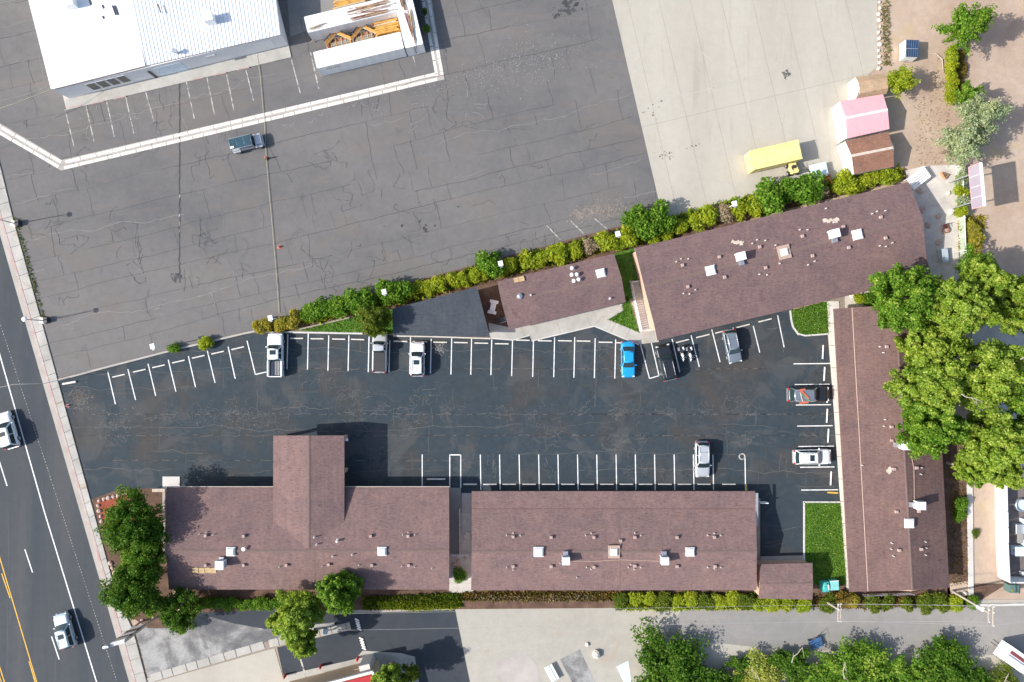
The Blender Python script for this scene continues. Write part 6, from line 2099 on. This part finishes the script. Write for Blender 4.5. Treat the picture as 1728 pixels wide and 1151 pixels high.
tree('bushy_tree', 'round green tree above the grove, behind the gravel yard', 1645, 447, 32, 6, M['leaf_green'], 115, None, 26, 3200, .30)
GT2 = 'trees along the lower alley'
tree('elm_tree', 'large dark green tree at the left end of the alley row', 1135, 1122, 92, 9.5, M['leaf_dark'], 121, GT2, 70, 15000, .36, 'sprig', rc=.26)
tree('elm_tree', 'yellow green feathery tree beside the large dark one', 1285, 1138, 52, 7, M['leaf_yellowgreen'], 122, GT2, 40, 6000, .30, rc=.22, dead=2)
tree('elm_tree', 'small dark tree between the large dark and yellow green ones', 1248, 1108, 26, 5, M['leaf_dark'], 123, GT2, 20, 2200, .30, 'sprig')
tree('elm_tree', 'mid green spiky tree left of the blue bench', 1338, 1104, 40, 7, M['leaf_dark'], 124, GT2, 34, 5000, .32, 'sprig', dead=1)
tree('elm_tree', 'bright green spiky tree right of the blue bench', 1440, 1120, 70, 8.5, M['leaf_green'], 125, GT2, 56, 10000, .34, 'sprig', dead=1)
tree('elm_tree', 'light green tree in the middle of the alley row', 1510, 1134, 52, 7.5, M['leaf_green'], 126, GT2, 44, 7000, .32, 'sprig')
tree('elm_tree', 'tall dark spiky tree toward the right end of the alley row', 1596, 1112, 62, 9, M['leaf_dark'], 127, GT2, 56, 9500, .34, 'sprig')
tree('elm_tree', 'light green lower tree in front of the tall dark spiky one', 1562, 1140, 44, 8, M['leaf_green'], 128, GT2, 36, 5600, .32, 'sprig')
tree('elm_tree', 'olive straggly tree with dead branches beside the striped trailer', 1694, 1146, 42, 6, M['leaf_olive'], 129, GT2, 30, 3400, .28, dead=3)
tree('elm_tree', 'dark tree between the tall spiky one and the olive one', 1650, 1144, 36, 7, M['leaf_dark'], 130, GT2, 30, 4200, .32, 'sprig')
tree('elm_tree', 'dark green tree cut by the bottom edge right of the large dark one', 1222, 1146, 40, 7, M['leaf_dark'], 132, GT2, 40, 5600, .32, 'sprig')
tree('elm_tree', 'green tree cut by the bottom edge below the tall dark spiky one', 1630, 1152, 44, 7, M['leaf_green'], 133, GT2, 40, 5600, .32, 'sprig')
tree('elm_tree', 'green tree cut by the bottom edge in the middle of the row', 1478, 1150, 44, 7, M['leaf_dark'], 134, GT2, 40, 5600, .32, 'sprig')
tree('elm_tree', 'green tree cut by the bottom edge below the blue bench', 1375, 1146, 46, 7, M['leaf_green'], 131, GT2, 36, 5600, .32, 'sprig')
GT3 = 'trees between the street and the office wing'
tree('maple_tree', 'large dark green tree at the upper left corner of the office wing', 226, 882, 63, 8.0, M['leaf_dark'], 141, GT3, 120, 15000, .26, 'plume', rc=.17)
tree('maple_tree', 'mid green low tree between the two dark street trees', 244, 938, 46, 6, M['leaf_green'], 142, GT3, 70, 8000, .24, 'plume', rc=.19)
tree('maple_tree', 'dark green tree at the lower left corner of the office wing', 230, 990, 59, 7.6, M['leaf_dark'], 143, GT3, 110, 14000, .26, 'plume', rc=.17)
tree('maple_tree', 'smaller green tree beside the street sign at the office corner', 302, 1030, 42, 5.5, M['leaf_dark'], 144, GT3, 80, 8500, .23, 'plume', rc=.19)
tree('maple_tree', 'thin grey green young tree right of the smaller street tree', 332, 1022, 20, 4.5, M['leaf_olive'], 145, GT3, 18, 1200, .22)
tag_s = tree('lime_shrub', 'bright lime shrub between two dark trees near the street sign', 256, 1031, 11, 1.6, M['leaf_lime'], 146, None, 12, 900, .2, cat='shrub')
tree('lime_shrub', 'lime low shrub under the smaller tree beside the worn lot', 306, 1060, 13, 2.2, M['leaf_lime'], 147, None, 12, 900, .2, cat='shrub')
GT4 = 'trees at the south side of the office wing'
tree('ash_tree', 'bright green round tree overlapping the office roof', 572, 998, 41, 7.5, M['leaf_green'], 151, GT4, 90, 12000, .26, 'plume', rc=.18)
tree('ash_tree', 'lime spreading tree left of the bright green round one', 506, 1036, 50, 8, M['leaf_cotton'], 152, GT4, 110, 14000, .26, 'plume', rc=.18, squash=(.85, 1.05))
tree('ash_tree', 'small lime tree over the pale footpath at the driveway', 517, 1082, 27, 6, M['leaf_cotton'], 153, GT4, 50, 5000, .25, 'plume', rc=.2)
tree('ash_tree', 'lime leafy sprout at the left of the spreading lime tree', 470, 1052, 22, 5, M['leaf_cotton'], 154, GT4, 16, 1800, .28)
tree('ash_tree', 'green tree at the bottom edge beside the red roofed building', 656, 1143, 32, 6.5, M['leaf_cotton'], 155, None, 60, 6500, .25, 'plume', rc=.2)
tree('ash_tree', 'grey green tree right of the tree beside the red roof', 690, 1138, 20, 5, M['leaf_olive'], 156, None, 18, 1800, .26)
tree('olive_tree', 'round olive green tree over the corner of the charcoal roof', 632, 541, 34, 6, M['leaf_olive'], 157, None, 90, 9500, .20, 'plume', rc=.18)
tree('poplar_tree', 'bright green spiky tree at the top right in the dirt yard', 1627, 45, 38, 7, M['leaf_green'], 161, None, 52, 8500, .28, 'sprig', rc=.36)
tree('lime_shrub', 'round lime green small tree beside the tan barn shed', 1516, 138, 24, 4, M['leaf_lime'], 162, None, 40, 4600, .22, 'sprig', rc=.42, cat='tree')
tree('willow_tree', 'silvery upper half of the pale willow pair by the dirt yard', 1648, 198, 42, 6.5, M['leaf_silver'], 163, 'pale willows by the dirt yard', 48, 9500, .24, 'sprig', rc=.36)
tree('willow_tree', 'silvery lower half of the pale willow pair by the dirt yard', 1622, 244, 40, 6, M['leaf_silver'], 164, 'pale willows by the dirt yard', 48, 9500, .24, 'sprig', rc=.36)
tree('bushy_tree', 'green bush above the silvery willows', 1632, 160, 24, 4.5, M['leaf_green'], 165, None, 20, 2600, .24, 'sprig')

# shrubs: four meshes per colour, every shrub an object of its own
VAR = {}
def shrub_mesh(mat, k, size=.17, n=900):
    key = (mat, k)
    if key not in VAR:
        rng = random.Random(hash(key) % 999 if False else 300 + k * 17 + len(mat))
        cl = []
        for i in range(9):
            ph = rng.uniform(0, 2 * PI); q = rng.uniform(0, .55)
            cl.append((q * math.cos(ph), q * math.sin(ph), rng.uniform(.45, .95), rng.uniform(.38, .55), (0, 0, 1), 1.0))
        V = leaves(k + 7, cl, n, size * 1.15, .72, (.7, 1.22), .9)
        VAR[key] = quad_mesh('shrub', V, M[mat])
    return VAR[key]
def shrub(px, py, r, mat, label, group, h=None, name='hedge_shrub', n=1700):
    r *= 1.30
    h = h or max(1.0, r / S * 1.25)
    c = W(px, py, h * .6)
    sd = int(px * 7 + py * 3)
    rng = random.Random(sd)
    k = sd % 4
    o = bpy.data.objects.new(name, shrub_mesh(mat, k, .17 if r < 16 else .15, n))
    C.objects.link(o)
    rw = r / S * 1.08
    o.location = (c.x, c.y, 0)
    o.scale = (rw, rw * rng.uniform(.92, 1.08), h / 1.35)
    o.rotation_euler = (0, 0, rng.uniform(0, 6.28))
    return tag(o, label, 'shrub', group)

GH = 'shrubs of the long north hedge'
rows = [('leaf_gold', 'golden yellow shrub at the street end of the north hedge', 'from the street', [(438, 552, 10), (452, 545, 10), (470, 549, 11), (487, 543, 12), (500, 536, 11)], None),
        ('leaf_green', 'leafy green shrub over the triangular lawn', 'from its golden end', [(520, 528, 13), (540, 522, 15), (560, 520, 15), (580, 515, 17), (602, 512, 18), (620, 509, 16)], None),
        ('leaf_green', 'tall leafy green shrub at the left end of the charcoal roof', 'from the left', [(656, 490, 17), (673, 489, 16)], 2.6),
        ('leaf_lime', 'lime hedge shrub above the charcoal roof', 'from its left end', [(690, 491, 11), (705, 487, 11), (722, 483, 12), (742, 478, 13), (762, 473, 12), (780, 469, 12), (800, 463, 13), (815, 460, 11)], None),
        ('leaf_lime', 'lime hedge shrub above the tilted cottage', 'from its left end', [(846, 455, 13), (863, 449, 12), (888, 441, 14), (912, 435, 14), (944, 425, 17), (972, 424, 13)], None),
        ('leaf_lime', 'large lime shrub above the gap beside the cottage', 'from the left', [(1022, 408, 16), (1045, 410, 12), (1064, 399, 17)], None),
        ('leaf_green', 'big fresh green bush at the concrete lot corner', 'from the left', [(1066, 371, 13), (1085, 372, 20), (1112, 365, 19), (1098, 388, 16), (1128, 376, 13)], 2.8),
        ('leaf_lime', 'lime hedge shrub above the largest wing', 'from the left', [(1105, 402, 11), (1127, 394, 12), (1148, 379, 14), (1172, 373, 14), (1197, 367, 15), (1248, 353, 14), (1275, 349, 15)], None),
        ('leaf_green', 'tall green bush below the yellow container', 'from the left', [(1300, 334, 22), (1333, 317, 18), (1360, 320, 26)], 3.2),
        ('leaf_lime', 'lime shrub between the brown shed and the largest wing', 'from the left', [(1415, 313, 13), (1433, 309, 17), (1453, 309, 13), (1470, 304, 13), (1490, 299, 13), (1507, 295, 11)], None)]
for mt, lab, tail, pts, h_ in rows:
    for i, (x, y, r_) in enumerate(pts):
        shrub(x, y, r_, mt, '%s, %s %s' % (lab, ORD[i], tail), GH, h_)
shrub(827, 447, 18, 'leaf_green', 'tall green bush left of the lamp box over the patio', GH, 2.8)
for x, y, r_, lab in [(997, 417, 11, 'dry grey shrub in the hedge at the right end of the cottage'), (1222, 359, 13, 'dry grey shrub in the hedge below the fifth lamp box'), (1382, 328, 11, 'dry grey brush beside the orange machine')]:
    shrub(x, y, r_, 'leaf_dry', lab, GH)
shrub(294, 588, 8, 'leaf_green', 'small round weed bush on the kerb nearer the street', 'weed bushes on the north kerb', 1.0)
shrub(347, 577, 11, 'leaf_lime', 'larger weed bush on the kerb left of the white pickup', 'weed bushes on the north kerb', 1.2)
GSo = 'shrubs behind the southern wings'
for i, (x, r_) in enumerate([(1048, 11), (1072, 11), (1096, 11), (1120, 12), (1144, 11), (1168, 12), (1192, 11), (1214, 13), (1236, 13), (1260, 12)]):
    shrub(x, 1014 - (i % 3), r_, 'leaf_lime' if i % 3 else 'leaf_olive', 'low lime shrub behind the middle wing, %s from its roof seam' % ORD[i], GSo, .9)
for i, (x, y, r_) in enumerate([(1284, 1018, 11), (1306, 1018, 15), (1331, 1015, 14), (1356, 1019, 13)]):
    shrub(x, y, r_, 'leaf_lime', 'lime shrub below the small brown utility shed, %s from the left' % ORD[i], GSo, 1.2)
for i, (x, y, r_, mt) in enumerate([(1398, 1017, 13, 'leaf_olive'), (1425, 1013, 15, 'leaf_rust'), (1440, 1016, 11, 'leaf_gold'), (1471, 1018, 12, 'leaf_olive'), (1498, 1019, 11, 'leaf_olive'), (1529, 1020, 9, 'leaf_olive'), (1560, 1017, 13, 'leaf_olive'), (1584, 1017, 13, 'leaf_olive'), (1612, 1016, 13, 'leaf_lime'), (1641, 1015, 10, 'leaf_green')]):
    shrub(x, y, r_, mt, 'round shrub along the alley below the east wing, %s from the teal bins' % ORD[i], GSo, 1.1)
shrub(776, 972, 11, 'leaf_green', 'small green shrub between the two lower wings', None, .8)
shrub(1622, 850, 11, 'leaf_green', 'green shrub against the pale garden kerb right of the east wing', None, 1.4)
shrub(1620, 870, 9, 'leaf_green', 'smaller green shrub below the other at the pale garden kerb', None, 1.0)
shrub(1646, 901, 6, 'leaf_olive', 'little tuft on the dirt drive beside the garden kerb', None, .5)
for i, (x, y, mt) in enumerate([(1452, 503, 'leaf_lime'), (1466, 507, 'leaf_green'), (1474, 500, 'leaf_dark')]):
    shrub(x, y, 9, mt, ['lime plant in the corner bed beside the white boulder', 'green plant in the middle of the corner bed', 'dark green plant at the right of the corner bed'][i], 'plants of the corner bed', 1.0)
for i, (x, y, mt) in enumerate([(1625, 300, 'leaf_silver'), (1624, 322, 'leaf_lime'), (1628, 340, 'leaf_silver'), (1624, 356, 'leaf_lime')]):
    shrub(x, y, 10, mt, 'shrub between the yard fence and the billboard, %s from the top' % ORD[i], 'shrubs beside the billboard', 1.6)
for i, (x, y, r_) in enumerate([(1635, 385, 14), (1640, 405, 15)]):
    shrub(x, y, r_, 'leaf_gold', ['upper dry yellow bush between the fence and the dirt drive', 'lower dry yellow bush between the fence and the dirt drive'][i], 'dry yellow bushes', 1.2)
for i in range(8):
    shrub(1606, 84 + i * 11.5, 8, 'leaf_lime', 'lime hedge bush in the column below the top right tree, %s from the top' % ORD[i], 'hedge column in the dirt yard', 1.8)
for i in range(4):
    shrub(1620 + (i % 2) * 4, 92 + i * 17, 9, 'leaf_rust', 'dry brown brush right of the hedge column, %s from the top' % ORD[i], 'brown brush in the dirt yard', .6)

# grass and weeds that no one could count
def tufts(name, poly, n, size, mats, seed, z=.0, hh=1.0):
    r = random.Random(seed)
    xs_ = [p[0] for p in poly]; ys_ = [p[1] for p in poly]
    P_ = []
    while len(P_) < n:
        p = (r.uniform(min(xs_), max(xs_)), r.uniform(min(ys_), max(ys_)))
        if inside(p, poly):
            P_.append(p)
    pts = np.array(P_)
    rs = np.random.RandomState(seed)
    m = len(pts)
    d = rs.uniform(0, 2 * PI, m)
    s = size * rs.uniform(.5, 1.4, m)
    t = np.stack([np.cos(d), np.sin(d)], 1)
    lean = rs.normal(size=(m, 2)) * .55
    base = np.concatenate([pts, np.full((m, 1), z)], 1)
    tip = base + np.concatenate([lean * s[:, None], (s * hh)[:, None]], 1)
    w = np.concatenate([t * (s * .32)[:, None], np.zeros((m, 1))], 1)
    V = np.stack([base - w, base + w, tip + w * .55, tip - w * .55], 1)
    o = bpy.data.objects.new(name, quad_mesh(name, V, M[mats]))
    C.objects.link(o)
    o['kind'] = 'stuff'
    return o
for i, (nm, pl) in enumerate(lawns):
    gx, gy = sum(p[0] for p in pl) / len(pl), sum(p[1] for p in pl) / len(pl)
    pl = [(gx + (p[0] - gx) * 1.03, gy + (p[1] - gy) * 1.03) for p in pl]
    tufts('grass', pl, [2600, 1200, 3800, 8000, 700][i], .14, 'leaf_green', 400 + i, .07, .7)
flecks('dandelions', 1366, 540, 14, 12, 0, 45, (.03, .07), M['dandelion'], .16, None, 61)
flecks('dandelions', 1390, 915, 12, 36, 0, 90, (.03, .07), M['dandelion'], .16, None, 62)
tufts('weeds', P((612, 1006), (780, 1000), (780, 1024), (612, 1028)), 2600, .30, 'leaf_olive', 410)
tufts('weeds', P((640, 1014), (776, 1012), (776, 1026), (700, 1030), (640, 1026)), 1300, .26, 'leaf_lime', 411)
tufts('weeds', P((780, 998), (1045, 998), (1045, 1014), (780, 1014)), 2600, .24, 'leaf_rust', 412)
tufts('weeds', P((800, 1004), (1000, 1003), (1000, 1012), (800, 1012)), 900, .26, 'leaf_dry', 413)
tufts('weeds', P((1040, 1000), (1285, 1000), (1285, 1024), (1040, 1024)), 3600, .28, 'leaf_olive', 414)
tufts('weeds', P((1040, 1018), (1290, 1018), (1290, 1028), (1040, 1028)), 2200, .28, 'leaf_lime', 415)
tufts('weeds', P((1280, 1005), (1640, 1003), (1640, 1024), (1280, 1028)), 2600, .26, 'leaf_rust', 416)
tufts('weeds', P((22, 366), (30, 366), (78, 540), (73, 545)), 420, .16, 'leaf_olive', 417, .01)
tufts('weeds', P((1486, -40), (1500, -40), (1502, 110), (1490, 110)), 420, .18, 'leaf_olive', 418)
tufts('weeds', P((1488, 10), (1500, 10), (1503, 112), (1492, 112)), 420, .18, 'leaf_dry', 424)
tufts('weeds', P((1540, 180), (1600, 120), (1602, 275), (1545, 280)), 420, .15, 'leaf_dry', 419)
tufts('weeds', P((1616, 365), (1660, 365), (1655, 440), (1618, 440)), 1400, .28, 'leaf_gold', 420)
tufts('weeds', P((1600, 780), (1634, 780), (1632, 985), (1604, 990)), 1300, .16, 'leaf_rust', 421)
tufts('weeds', P((430, 560), (660, 500), (830, 455), (1080, 390), (1300, 325), (1530, 290), (1530, 300), (1300, 345), (1080, 412), (830, 478), (660, 520), (480, 562)), 2200, .22, 'leaf_rust', 422)
tufts('hedge_weeds', P((500, 545), (660, 490), (830, 445), (1000, 402), (1090, 376), (1300, 322), (1520, 284), (1522, 300), (1300, 346), (1085, 408), (1000, 428), (830, 470), (660, 514), (520, 546)), 9000, .42, 'leaf_lime', 425)
tufts('hedge_weeds', P((640, 500), (830, 450), (1000, 405), (1300, 325), (1300, 342), (1000, 424), (830, 468), (660, 512)), 2500, .5, 'leaf_green', 426)
tufts('ivy', P((330, 1012), (478, 1008), (478, 1030), (338, 1034)), 100, .2, 'leaf_green', 423)
cl = []
rng = random.Random(77)
for i in range(46):
    t = i / 45
    p = W(332 + 146 * t, 1021 - 2.0 * t + rng.uniform(-6, 6), .8)
    cl.append((p.x, p.y, .55 + rng.uniform(-.1, .12), .62, (0, 0, 1), .8))
o = bpy.data.objects.new('ivy_hedge', quad_mesh('ivy_hedge', leaves(77, cl, 9000, .19, .5), M['leaf_green']))
C.objects.link(o)
tag(o, 'long dense green hedge below the office wing beside the worn lot', 'hedge')
bpy.data.objects.remove(bpy.data.objects['ivy'])

# ------------------------------------------------------------------ posts, lamps, fences, wires
GL = 'white lamp boxes on poles along the north hedge'
for i, (x, y) in enumerate([(257, 585), (456, 537), (648, 493), (845, 445), (1043, 395), (1240, 344)]):
    hh = 3.6
    b = W(x, y, hh)
    lab = ['on the kerb nearest the street', 'above the golden shrubs of the hedge', 'above the left end of the charcoal roof', 'above the patio', 'at the gap between cottage and largest wing', 'above the left half of the largest wing'][i]
    t = thing('lamp_post', 'white boxy floodlight on a pole ' + lab, 'lamp post', (b.x, b.y, 0), TH, GL)
    MB().cyl(0, 0, 0, hh - .2, .06, 8).build('pole', M['white_metal'], t, False)
    MB().box(.0, .05, hh - .05, .62, .70, .16, 0, 0, .92).build('lamp_head', M['white_box'], t, False)
    MB().box(.0, -.40, hh - .12, .3, .16, .12).build('bracket', M['grey_metal'], t, False)
GSL = 'street lamps beside the pavement'
for (bx, by), (tx, ty), lab in [(((76, 541)), (41, 538.5), 'white street lamp on a pale pedestal at the pavement, nearer the motel'), ((28, 378), (-6, 368), 'white street lamp on a pale pedestal at the pavement, cut by the left edge')]:
    b = W(bx, by)
    hh = 4.7
    tp = W(tx, ty, hh)
    t = thing('street_lamp', lab, 'street lamp', (b.x, b.y, .0), 0, GSL)
    MB().box(-.1, 0, .25, .75, .8, .5, TH * -1, 0, .95).build('pedestal', M['white_concrete'], t, False)
    d = tp - b
    MB().tube([(0, 0, .4), (d.x * .25, d.y * .25, 2.6), (d.x * .6, d.y * .6, 4.3), (d.x, d.y, hh)], [.08, .06, .05, .045], 8).build('pole', M['grey_metal'], t, False)
    MB().ball((d.x, d.y, hh), .34, .34, .16, 14, 8).build('lamp_head', M['white_box'], t, False)
    MB().box(.45, .05, .35, .5, .7, .7).build('shade_box', M['dark_metal'], t, False)  # dark box stands in for the shade beside the pedestal

# utility poles and their wires
GU = 'utility poles in the alley'
def utility(label, base, top, hh, arms, seed, arm_dx):
    b, tp = W(*base), W(*top, hh)
    t = thing('utility_pole', label, 'utility pole', (b.x, b.y, 0), 0, GU)
    d = tp - b
    MB().tube([(0, 0, 0), (d.x, d.y, hh + .2)], [.16, .11], 10).build('pole', M['bark_pale'], t, False)
    MB().tube([(.22, .1, 0), (d.x + .12, d.y + .06, hh * .9)], .03, 5).build('conduit', M['dark_metal'], t, False)
    ends = []
    for dx, la, lb, dz in arms:
        MB().box(d.x + dx, d.y + (la + lb) / 2, hh + dz, .10, abs(la - lb), .12).build('crossarm', M['bark_pale'], t, False)
        for q in (la * .92, (la + lb) / 2 + .5, lb * .92):
            mb = MB(); mb.cyl(d.x + dx, d.y + q, hh + dz + .05, hh + dz + .24, .06, 8); mb.build('insulator', M['white_box'], t, False)
        ends += [Vector((b.x + d.x + dx, b.y + d.y + la * .92, hh + dz + .2)), Vector((b.x + d.x + dx, b.y + d.y + lb * .92, hh + dz + .2))]
    return t, ends
u1, e1 = utility('double arm utility pole in the alley right of the small brown shed', (1392, 1014), (1416, 1029), 4.6, [(-.14, .8, -1.55, 0), (.22, .85, -1.6, -.1)], 1, .3)
u2, e2 = utility('utility pole with insulators and transformer at the alley right end', (1606, 997), (1668, 1034), 7.0, [(.0, 1.0, -1.2, 0), (.62, .8, -1.75, -.1)], 2, .6)
tp = W(1660, 1030, 6.2)
MB().cyl(tp.x - .1, tp.y + .1, 5.2, 6.1, .24, 12).cyl(tp.x - .1, tp.y + .1, 6.1, 6.2, .28, 12).build('transformer', M['white_box'], u2)
def sag(a, b, s, n=10):
    return [a.lerp(b, i / n) - Vector((0, 0, s * 4 * (i / n) * (1 - i / n))) for i in range(n + 1)]
def cable(label, pts, r=.015, mat='wire', group='overhead wires of the alley'):
    o = MB().tube(pts, r, 4).build('overhead_wire', M[mat])
    return tag(o, label, 'wire', group)
u0 = Vector(W(300, 1040, 6.5))
cable('overhead wire along the edge of the weeds between the alley poles', sag(e1[0], e2[0], .15))
cable('overhead wire in the middle of the alley between the alley poles', sag(e1[1], e2[1], .15))
cable('lowest overhead wire between the two alley poles', sag(e1[3], e2[3], .2))
cable('overhead wire from the upper arm of the right pole toward the left pole', sag(e1[2], e2[2], .25))
cable('long overhead wire from the double arm pole left across the driveway', sag(e1[1], W(560, 1064, 6.0), .05, 16))
cable('long overhead wire along the hedge behind the lower wings to the left', sag(e1[0], W(566, 1036, 6.0), .05, 16))
for i, (a, y) in enumerate(((e2[0], 1010), (e2[3], 1038))):
    cable(['wire leaving the right alley pole to the upper right', 'wire leaving the right alley pole to the lower right'][i], sag(a, W(1800, y, 7), .1))
b = W(563, 1062)
t = thing('utility_pole', 'pale steel double pole with box at the driveway below the bright green tree', 'utility pole', (b.x, b.y, 0))
d = W(563, 1034, 0) - b
for s in (-.14, .14):
    MB().tube([(s, 0, 0), (s * 1.3 + .0, 1.3, 3.4)], .06, 6).build('pole', M['white_metal'], t, False)
MB().box(-.35, .95, 2.6, .45, .7, .8).build('meter_box', M['light_blue'], t, False)
cable('overhead wire crossing the street toward the motel driveway', [W(-30, 660, 5), W(24, 648.5, 5.0), W(76, 647, 4.4), W(118, 637, 1.0)], .03, 'wire', 'wires at the street')
cable('overhead wire from the left edge to the white shop corner', [W(-40, 196, 5), W(20, 176, 4.6), W(88, 150, 3.6)], .03, 'rope', 'wires at the street')

# street sign of the motel: a tall pylon seen from above
b = W(256, 1043)
sg = thing('pylon_sign', 'tall pylon sign with red white and dark panels leaning over the pavement', 'sign', (b.x, b.y, 0), R(16))
hh = 7.9
MB().box(-1.35, 0, hh / 2, .22, .22, hh).build('post', M['steel'], sg, False)
MB().box(.75, 0, hh / 2, .22, .22, hh).build('post', M['steel'], sg, False)
for i, (z0, z1, x0_, x1_, mt) in enumerate([(2.6, 3.6, -1.2, .6, 'wall_grey'), (3.7, 4.7, -1.24, .64, 'bark'), (4.8, 5.6, -1.2, .6, 'white_box'), (5.65, 6.1, -1.24, .64, 'dark_metal'), (6.15, 6.9, -1.2, .6, 'stone_pink'), (6.95, 7.4, -1.24, .64, 'white_box')]):
    MB().box((x0_ + x1_) / 2, 0, (z0 + z1) / 2, x1_ - x0_, .42, z1 - z0).build('panel', M[mt], sg, False)
MB().box(-.3, 0, 7.5, 2.1, .3, .10).build('top_cap', M['grey_metal'], sg, False)
MB().ball((-1.7, 0, 7.7), .45, .24, .12, 10, 6).build('arrow_tip', M['steel'], sg, False)
MB().tube([(.75, 0, 2.6), (1.4, .1, .3)], .08, 6).build('brace', M['steel'], sg, False)
for k in range(3):
    MB().box(-.9 + k * .55, -.225, 6.5, .3, .02, .4).build('red_mark', M['red_paint'], sg, False)

# fences, gates and ramps
def fence(label, pts, hh, mat, slat_w, cat='fence', name='fence', post_every=2.4, slat_gap=.03, posts='white_metal'):
    c = W(*pts[0])
    root = thing(name, label, cat, (c.x, c.y, 0))
    for a, b in zip(pts, pts[1:]):
        A_, B_ = W(*a), W(*b)
        L = (B_ - A_).length
        d = (B_ - A_).normalized()
        ang = math.atan2(d.y, d.x)
        n = max(1, round(L / post_every))
        for k in range(n + 1):
            p = A_ + d * L * k / n
            MB().box(p.x, p.y, hh / 2 + .03, .1, .1, hh + .06, ang).build('post', M[posts], root)
        for k in range(n):
            p = A_ + d * L * (k + .5) / n
            for z in (.15, hh - .06):
                MB().box(p.x, p.y, z, L / n - .1, .05, .08, ang).build('rail', M[posts], root)
            m = max(2, int((L / n - .1) / slat_w))
            for q in range(m):
                s = A_ + d * (L * k / n + .05 + (L / n - .1) * (q + .5) / m)
                MB().box(s.x, s.y, hh / 2, (L / n - .1) / m - slat_gap, .025, hh - .25, ang).build('slat', M[mat], root)
    return root
fence('white picket rail fence along the gravel between the two lower wings', [(776.5, 858), (777, 934)], 1.1, 'white_box', .30, slat_gap=.12)
fence('short white fence across the passage between the two lower wings', [(762, 934.5), (791, 935)], .9, 'white_box', .30, slat_gap=.12)
fence('white railing along the ramp between cottage and largest wing', [(1064, 477), (1071, 510), (1081, 557)], 1.0, 'white_box', .28, slat_gap=.1)
fence('white railing across the top of the ramp at the largest wing', [(1064, 477), (1083, 474)], 1.0, 'white_box', .28, slat_gap=.1)
fence('pale green slatted fence along the gravel yard', [(1613, 282), (1616, 340), (1618, 400), (1620, 448)], 1.4, 'pale_green', .4, slat_gap=.02)
fence('low grey wire fence below the end of the east wing', [(1454, 1002), (1536, 999.5)], .9, 'wall_grey', .35, slat_gap=.14, posts='grey_metal')
fence('short white pole fence by the tree near the street sign', [(247, 1021), (272, 1020)], 1.0, 'white_metal', .5, slat_gap=.3)
fence('dark fence with creepers right of the crosswise container', [(704, -30), (716, 30), (722, 54)], 1.7, 'dark_metal', .5, slat_gap=.04, posts='dark_metal')
shrub(719, 48, 5, 'leaf_green', 'small green creeper on the dark fence beside the container', None, 1.6)
shrub(716, 20, 4, 'leaf_dark', 'dark creeper higher on the fence beside the container', None, 1.6)
# row of small rocks that edges the concrete lot
for i in range(12):
    y = 4 + i * 10.2
    stone(1483.5 + math.sin(i * 2.1) * 1.2, y, 2.3 + (i * 5 % 4) * .3, 'rock in the stony edge right of the concrete lot, %s from the top' % ORD[i], 'stone_white', 80 + i, .6, 'rocks edging the concrete lot')
# a fallen branch in the dirt
b = W(1590, 100)
mb = MB()
mb.tube([W(1568, 90, .1), W(1580, 91, .15), W(1590, 100, .12), (W(1592, 122, .1))], [.05, .08, .09, .04], 6)
mb.tube([W(1590, 100, .12), W(1598, 95, .2), W(1603, 94, .3)], [.07, .04, .02], 5).tube([W(1585, 95, .1), W(1580, 103, .15)], [.05, .02], 5)
tag(mb.build('fallen_branch', M['bark_pale']), 'bleached fallen branch in the dirt right of the solar trailer', 'branch')
